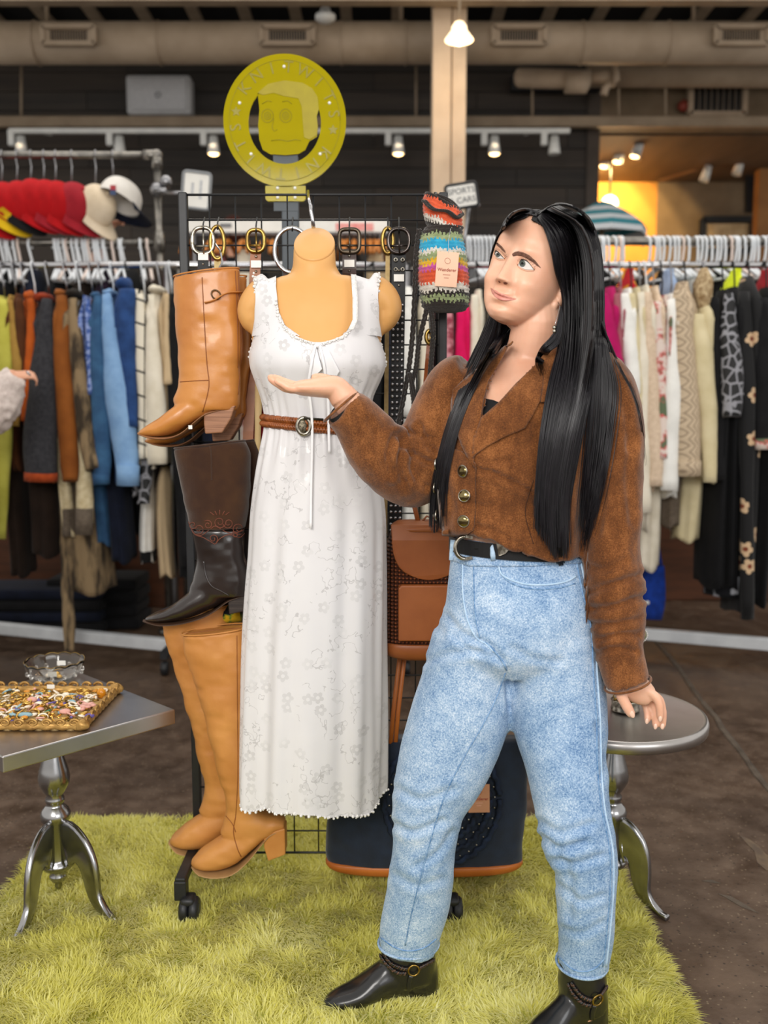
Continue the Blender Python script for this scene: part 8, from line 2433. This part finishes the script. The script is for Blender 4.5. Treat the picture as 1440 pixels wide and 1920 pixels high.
# --- ankle boots
LBK = mat('black_boot_leather', '#101012', '#18181a', 12, rough=0.28, spec=0.5, coat=0.2, bump=0.1, bscale=60)
WSO = mat('brown_welt', '#5a3a22', '#452b18', 20, rough=0.6)
def ankle_boot(label, foot, shaft, welt, harness, ring):
    B = MB()
    vsec(B, foot, n=26)
    B.sec(shaft, 26, n=12)
    up = B.build('ankle_boot', LBK, wo, remesh=0.0045, relax=4, disp=lambda v, n: v + n * (0.0016 * vnoise(v * np.array([26, 26, 50]), 6))[:, None])
    up['label'] = label
    r_ = []
    for i, q in enumerate(smooth_path(welt, 22)):
        r_.append([P(q[0], q[1], q[2]) + Vector((0, q[3] * cos(a), 0.004 * sin(a))) for a in np.linspace(0, 2 * pi, 16, endpoint=False)])
    MB().rings(r_).build('welt_sole', WSO, up)
    HS = Surf(up)
    for h_ in harness:
        A_ = smooth_path(h_, 46)
        for st in range(2):
            pts = []
            for i, a in enumerate(A_):
                p = HS.at(a[0], a[1], 0.003) 
                if p is None: continue
                pts.append(p + Vector((0, -0.001 * cos(i * 1.1 + st * pi), 0.0028 * sin(i * 1.1 + st * pi))))
            if len(pts) > 3: MB().tube(pts, 0.0023, 6).build('braided_strap', mat('braid_brown', '#5a4030', '#2d201a', 160, rough=0.5) if st else LBK, up)
    p = HS.at(ring[0], ring[1], 0.005)
    if p is not None:
        MB().torus(p, HS.normal(*ring), 0.0115, 0.002, 24, 6).build('harness_ring', BRASS, up)
        p3 = HS.path([(ring[0] - 4, ring[1] + 11), (ring[0] - 8, ring[1] + 26), (ring[0] - 8, ring[1] + 38)], 8, 0.003)
        if len(p3) > 2: MB().tube(p3, 0.005, 8, flat=0.3, up=(0, -1, 0)).build('ankle_strap', LBK, up)
ankle_boot('black ankle boot with braided harness and ring, pointing left', [(821, 1810, 1854, 1.895, 0.018), (812, 1796, 1862, 1.895, 0.030), (790, 1790, 1866, 1.892, 0.034), (760, 1790, 1866, 1.885, 0.036), (730, 1794, 1868, 1.88, 0.039), (705, 1812, 1874, 1.873, 0.043), (680, 1832, 1879, 1.866, 0.045), (655, 1848, 1883, 1.86, 0.042), (630, 1859, 1885, 1.853, 0.032), (614, 1868, 1884, 1.85, 0.02), (606, 1874, 1882, 1.848, 0.008)],
           [(765, 1775, 1.885, 50, 0.045), (766, 1800, 1.885, 52, 0.046), (768, 1830, 1.888, 50, 0.044)],
           [(820, 1860, 1.89, 0.026), (790, 1865, 1.888, 0.03), (755, 1866, 1.885, 0.03), (715, 1878, 1.873, 0.042), (680, 1886, 1.866, 0.046), (645, 1888, 1.857, 0.04), (605, 1883, 1.848, 0.010)],
           [[(714, 1790), (725, 1806), (745, 1822), (762, 1824)], [(720, 1788), (735, 1806), (752, 1814), (765, 1816)], [(786, 1814), (800, 1806), (812, 1800)]], (775, 1817))
ankle_boot('black ankle boot with braided harness, cut by the bottom edge', [(1137, 1868, 1930, 1.80, 0.018), (1128, 1850, 1945, 1.795, 0.030), (1110, 1842, 1955, 1.785, 0.036), (1085, 1846, 1962, 1.77, 0.040), (1062, 1862, 1970, 1.75, 0.043), (1040, 1886, 1978, 1.735, 0.046), (1018, 1908, 1986, 1.72, 0.046), (996, 1930, 1994, 1.705, 0.042), (976, 1954, 2000, 1.69, 0.03), (962, 1976, 2000, 1.68, 0.012)],
           [(1091, 1800, 1.77, 42, 0.046), (1092, 1840, 1.77, 45, 0.05), (1096, 1885, 1.775, 44, 0.046)],
           [(1135, 1948, 1.79, 0.026), (1105, 1960, 1.785, 0.03), (1070, 1974, 1.758, 0.036), (1035, 1986, 1.732, 0.046), (1000, 1996, 1.708, 0.042), (960, 2000, 1.68, 0.010)],
           [[(1066, 1844), (1075, 1862), (1092, 1880), (1108, 1884)], [(1072, 1842), (1086, 1862), (1100, 1872), (1112, 1874)], [(1122, 1870), (1130, 1858), (1136, 1850)]], (1118, 1872))

# --- hair
HAIR, t, b = base('black_hair', 0.42, 0, 0.5)
t.l(t.ramp(t.noise(t.coord((60, 60, 2)), 6, 3), [(0.3, '#0b0a0c'), (0.6, '#17141a'), (0.85, '#2a2226')]), b.inputs['Base Color'])
b.inputs['Anisotropic'].default_value = 0.5
HT2 = mat('hair_underlayer', '#0c0b0d', '#121014', 20, rough=0.6)
cap_ = MB()
NCP = 240
prow = []
ZC = np.linspace(0.1175, -0.095, 130)
for z in ZC:
    prow.append([HC + HM @ head_pt(2 * pi * k / NCP, float(z), 0.004) for k in range(NCP)])
fsel = []
for i in range(129):
    z = (ZC[i] + ZC[i + 1]) / 2
    lim_l = float(np.interp(z, [-0.1, -0.06, -0.03, 0.0, 0.025, 0.05, 0.068, 0.08, 0.12], [125, 105, 92, 80, 70, 56, 38, 6, 0]))
    lim_r = float(np.interp(z, [-0.1, -0.06, -0.03, 0.0, 0.025, 0.05, 0.068, 0.08, 0.12], [120, 100, 84, 66, 54, 40, 20, 4, 0]))
    for k in range(NCP):
        ph = (k + 0.5) * 360 / NCP
        ph = ph if ph < 180 else ph - 360
        if (ph >= 0 and ph > lim_l) or (ph < 0 and -ph > lim_r):
            fsel.append((i * NCP + k, i * NCP + (k + 1) % NCP, (i + 1) * NCP + (k + 1) % NCP, (i + 1) * NCP + k))
cap_.add([p for r in prow for p in r], fsel)
hcap = cap_.build('hair_cap', HT2, wo, solid=0.002)
HSF = Surf(body, jac, hcap)
def hair_depth(X2, gy, front):
    npt = len(X2)
    Y_ = np.full(npt, np.nan)
    for k in range(npt):
        if gy[k] > 1.72: Y_[k] = gy[k]
        elif gy[k] < 0.1:
            h = HSF.t.ray_cast(Vector((0, 0, CAM_H)), ray(X2[k, 0], X2[k, 1]))
            if h[0] is not None and h[0].y < 2.05: Y_[k] = h[0].y
    ok = ~np.isnan(Y_)
    if ok.sum() < 3: return None
    Y_ = np.interp(np.arange(npt), np.where(ok)[0], Y_[ok])
    for _ in range(3 if front else 0):
        Y_[1:-1] = np.minimum(Y_[1:-1], (Y_[:-2] + Y_[2:]) / 2 * 0.6 + Y_[1:-1] * 0.4)
    return Y_
def hair_sheet_mesh(G_, name, lift, front):
    rows = []
    npt = len(G_[0]) - 3
    for u in np.linspace(0.04, len(G_) - 1.04, 9 * (len(G_) - 1)):
        i = min(int(u), len(G_) - 2); f = u - i
        A_ = (G_[i] * (1 - f) + G_[i + 1] * f)[:npt]
        Y_ = hair_depth(A_[:, :2], A_[:, 2], front)
        if Y_ is None: continue
        rows.append([P(A_[k, 0], A_[k, 1], Y_[k] - lift) for k in range(npt)])
    n_ = len(rows)
    MB().add([p for r in rows for p in r], [(i * npt + k, i * npt + k + 1, (i + 1) * npt + k + 1, (i + 1) * npt + k) for i in range(n_ - 1) for k in range(npt - 1)]).build(name + '_underlayer', HT2, wo, solid=0.003)
def strands(guides, n, name, lift0, lift1, r=0.0011, jit=2.5, npt=30, seed=0, mat_=None, front=True, wav=0.0, sheet=False):
    """strands between neighbouring pixel guides (px, py, Y or 0 to lie on head and jacket)"""
    rg = np.random.default_rng(seed)
    G_ = [smooth_path(g, npt) for g in guides]
    mb = MB()
    m_ = len(G_)
    if sheet: hair_sheet_mesh(G_, name, lift0 * 0.5, front)
    for s_ in range(n):
        u = rg.uniform(0, m_ - 1); i = min(int(u), m_ - 2); f = u - i
        A_ = G_[i] * (1 - f) + G_[i + 1] * f
        off = np.array([rg.normal(0, jit), 0])
        ph = rg.uniform(0, 6)
        lf = rg.uniform(lift0, lift1)
        end = npt - int(rg.integers(0, 5))
        q_ = np.linspace(0, 1, npt)
        X2 = A_[:, :2] + np.outer(0.15 + 0.85 * q_, off)
        X2[:, 0] += wav * np.sin(ph + q_ * 7) * q_
        Ys = hair_depth(X2, A_[:, 2], front)
        if Ys is None: continue
        pts = [P(X2[k, 0], X2[k, 1], Ys[k] - lf * min(1, 0.35 + k / 6)) for k in range(end)]
        rr_ = [r * x for x in np.interp(np.linspace(0, 1, end), [0, 0.1, 0.75, 1], [0.8, 1, 0.9, 0.3])]
        mb.tube(pts, rr_, 3, cap=False)
    o = mb.build(name, mat_ or HAIR, wo); o['kind'] = 'stuff'
    return o
# her left side: from the parting over the ear and down the jacket front
strands([[(1008, 408, 0), (1022, 432, 0), (1034, 470, 0), (1042, 510, 0), (1056, 560, 0), (1050, 640, 0), (1030, 720, 0), (1014, 820, 0), (1006, 920, 0), (1000, 985, 0)],
         [(1016, 400, 0), (1048, 430, 0), (1066, 480, 0), (1072, 540, 0), (1072, 620, 0), (1062, 720, 0), (1042, 820, 0), (1026, 920, 0), (1030, 1030, 0)],
         [(1024, 394, 0), (1070, 420, 0), (1092, 480, 0), (1096, 560, 0), (1094, 640, 0), (1082, 740, 0), (1062, 840, 0), (1048, 940, 0), (1050, 1062, 0)],
         [(1034, 388, 0), (1088, 420, 1.84), (1112, 480, 1.85), (1116, 560, 1.84), (1112, 640, 1.83), (1094, 740, 0), (1072, 840, 0), (1058, 940, 0), (1060, 1052, 0)],
         [(1042, 383, 0), (1098, 412, 1.87), (1122, 470, 1.88), (1127, 560, 1.87), (1125, 640, 1.85), (1104, 740, 0), (1082, 850, 0), (1066, 940, 0), (1066, 1010, 0)]], 2100, 'hair_sheet', 0.004, 0.022, seed=1, sheet=True)
# back volume over the crown
strands([[(1010, 402, 0), (1030, 388, 0), (1060, 384, 0), (1095, 402, 1.90), (1118, 450, 1.92), (1126, 540, 1.93), (1128, 640, 1.93), (1140, 720, 1.9)],
         [(1020, 396, 0), (1046, 381, 0), (1080, 389, 1.9), (1108, 418, 1.92), (1124, 480, 1.93), (1128, 560, 1.93), (1128, 640, 1.92), (1150, 740, 1.88)]], 700, 'hair_crown', 0.004, 0.014, seed=2, npt=24, sheet=True)
# loose ends over the sleeve
strands([[(1100, 560, 1.84), (1112, 640, 1.82), (1108, 720, 0), (1100, 820, 0), (1092, 920, 0), (1088, 1000, 0)],
         [(1118, 560, 1.86), (1128, 640, 1.84), (1128, 720, 0), (1124, 820, 0), (1108, 940, 0), (1094, 1040, 0)],
         [(1124, 560, 1.87), (1138, 650, 1.85), (1158, 730, 0), (1148, 820, 0), (1126, 930, 0), (1098, 1020, 0)]], 170, 'hair_loose_ends', 0.004, 0.012, seed=3, jit=5, r=0.0009)
strands([[(1126, 620, 1.86), (1150, 690, 1.84), (1180, 740, 0), (1196, 790, 1.80), (1206, 840, 1.80)], [(1126, 600, 1.86), (1160, 680, 1.84), (1190, 740, 1.82), (1204, 800, 1.80), (1212, 880, 1.80)]], 26, 'hair_flyaway', 0.002, 0.006, seed=4, jit=2, r=0.0006, npt=18)
# her right side: swept behind the cheek and down over the raised arm's shoulder
strands([[(1006, 406, 0), (984, 401, 0), (960, 410, 0), (945, 433, 1.83), (940, 470, 1.88), (938, 530, 1.92), (938, 590, 1.93), (932, 640, 1.93), (920, 680, 1.86)],
         [(1008, 402, 0), (980, 396, 0), (955, 408, 0), (942, 432, 1.85), (935, 470, 1.90), (934, 540, 1.94), (928, 600, 1.93), (910, 650, 1.90), (886, 700, 1.83)],
         [(1012, 398, 0), (985, 391, 0), (960, 400, 1.82), (945, 425, 1.87), (936, 470, 1.92), (930, 540, 1.95), (918, 600, 1.94), (890, 660, 1.90), (862, 720, 1.85)]], 520, 'hair_sweep', 0.002, 0.007, seed=5, npt=32, front=False, sheet=True)
strands([[(1010, 590, 1.95), (980, 600, 1.95), (955, 620, 1.94), (930, 660, 1.86), (898, 712, 0), (866, 780, 0), (846, 850, 0), (836, 910, 0), (834, 985, 0)],
         [(985, 585, 1.95), (950, 605, 1.95), (918, 650, 1.90), (882, 712, 0), (850, 790, 0), (830, 860, 0), (819, 930, 0), (816, 1000, 0)],
         [(955, 580, 1.95), (925, 615, 1.95), (898, 660, 1.90), (866, 722, 0), (838, 800, 0), (820, 870, 0), (808, 930, 0), (806, 985, 0)]], 420, 'hair_tress', 0.004, 0.014, seed=6, npt=30, sheet=True)
strands([[(1040, 560, 1.96), (1020, 600, 1.96), (985, 640, 1.95), (960, 690, 1.92)], [(960, 540, 1.97), (945, 590, 1.96), (930, 640, 1.94), (905, 690, 1.88)], [(940, 540, 1.97), (915, 600, 1.96), (895, 650, 1.93), (875, 690, 1.88)]], 700, 'hair_back', 0.002, 0.012, seed=7, npt=16, front=False)
# wisp in front of the collar
strands([[(1052, 575, 1.80), (1040, 620, 1.79), (1016, 650, 1.78), (1006, 672, 1.78), (1010, 690, 0)], [(1056, 590, 1.80), (1050, 640, 1.79), (1028, 660, 1.78), (1014, 680, 1.78), (1018, 706, 0)]], 60, 'hair_wisp', 0.002, 0.006, seed=8, npt=18, jit=2, wav=3)
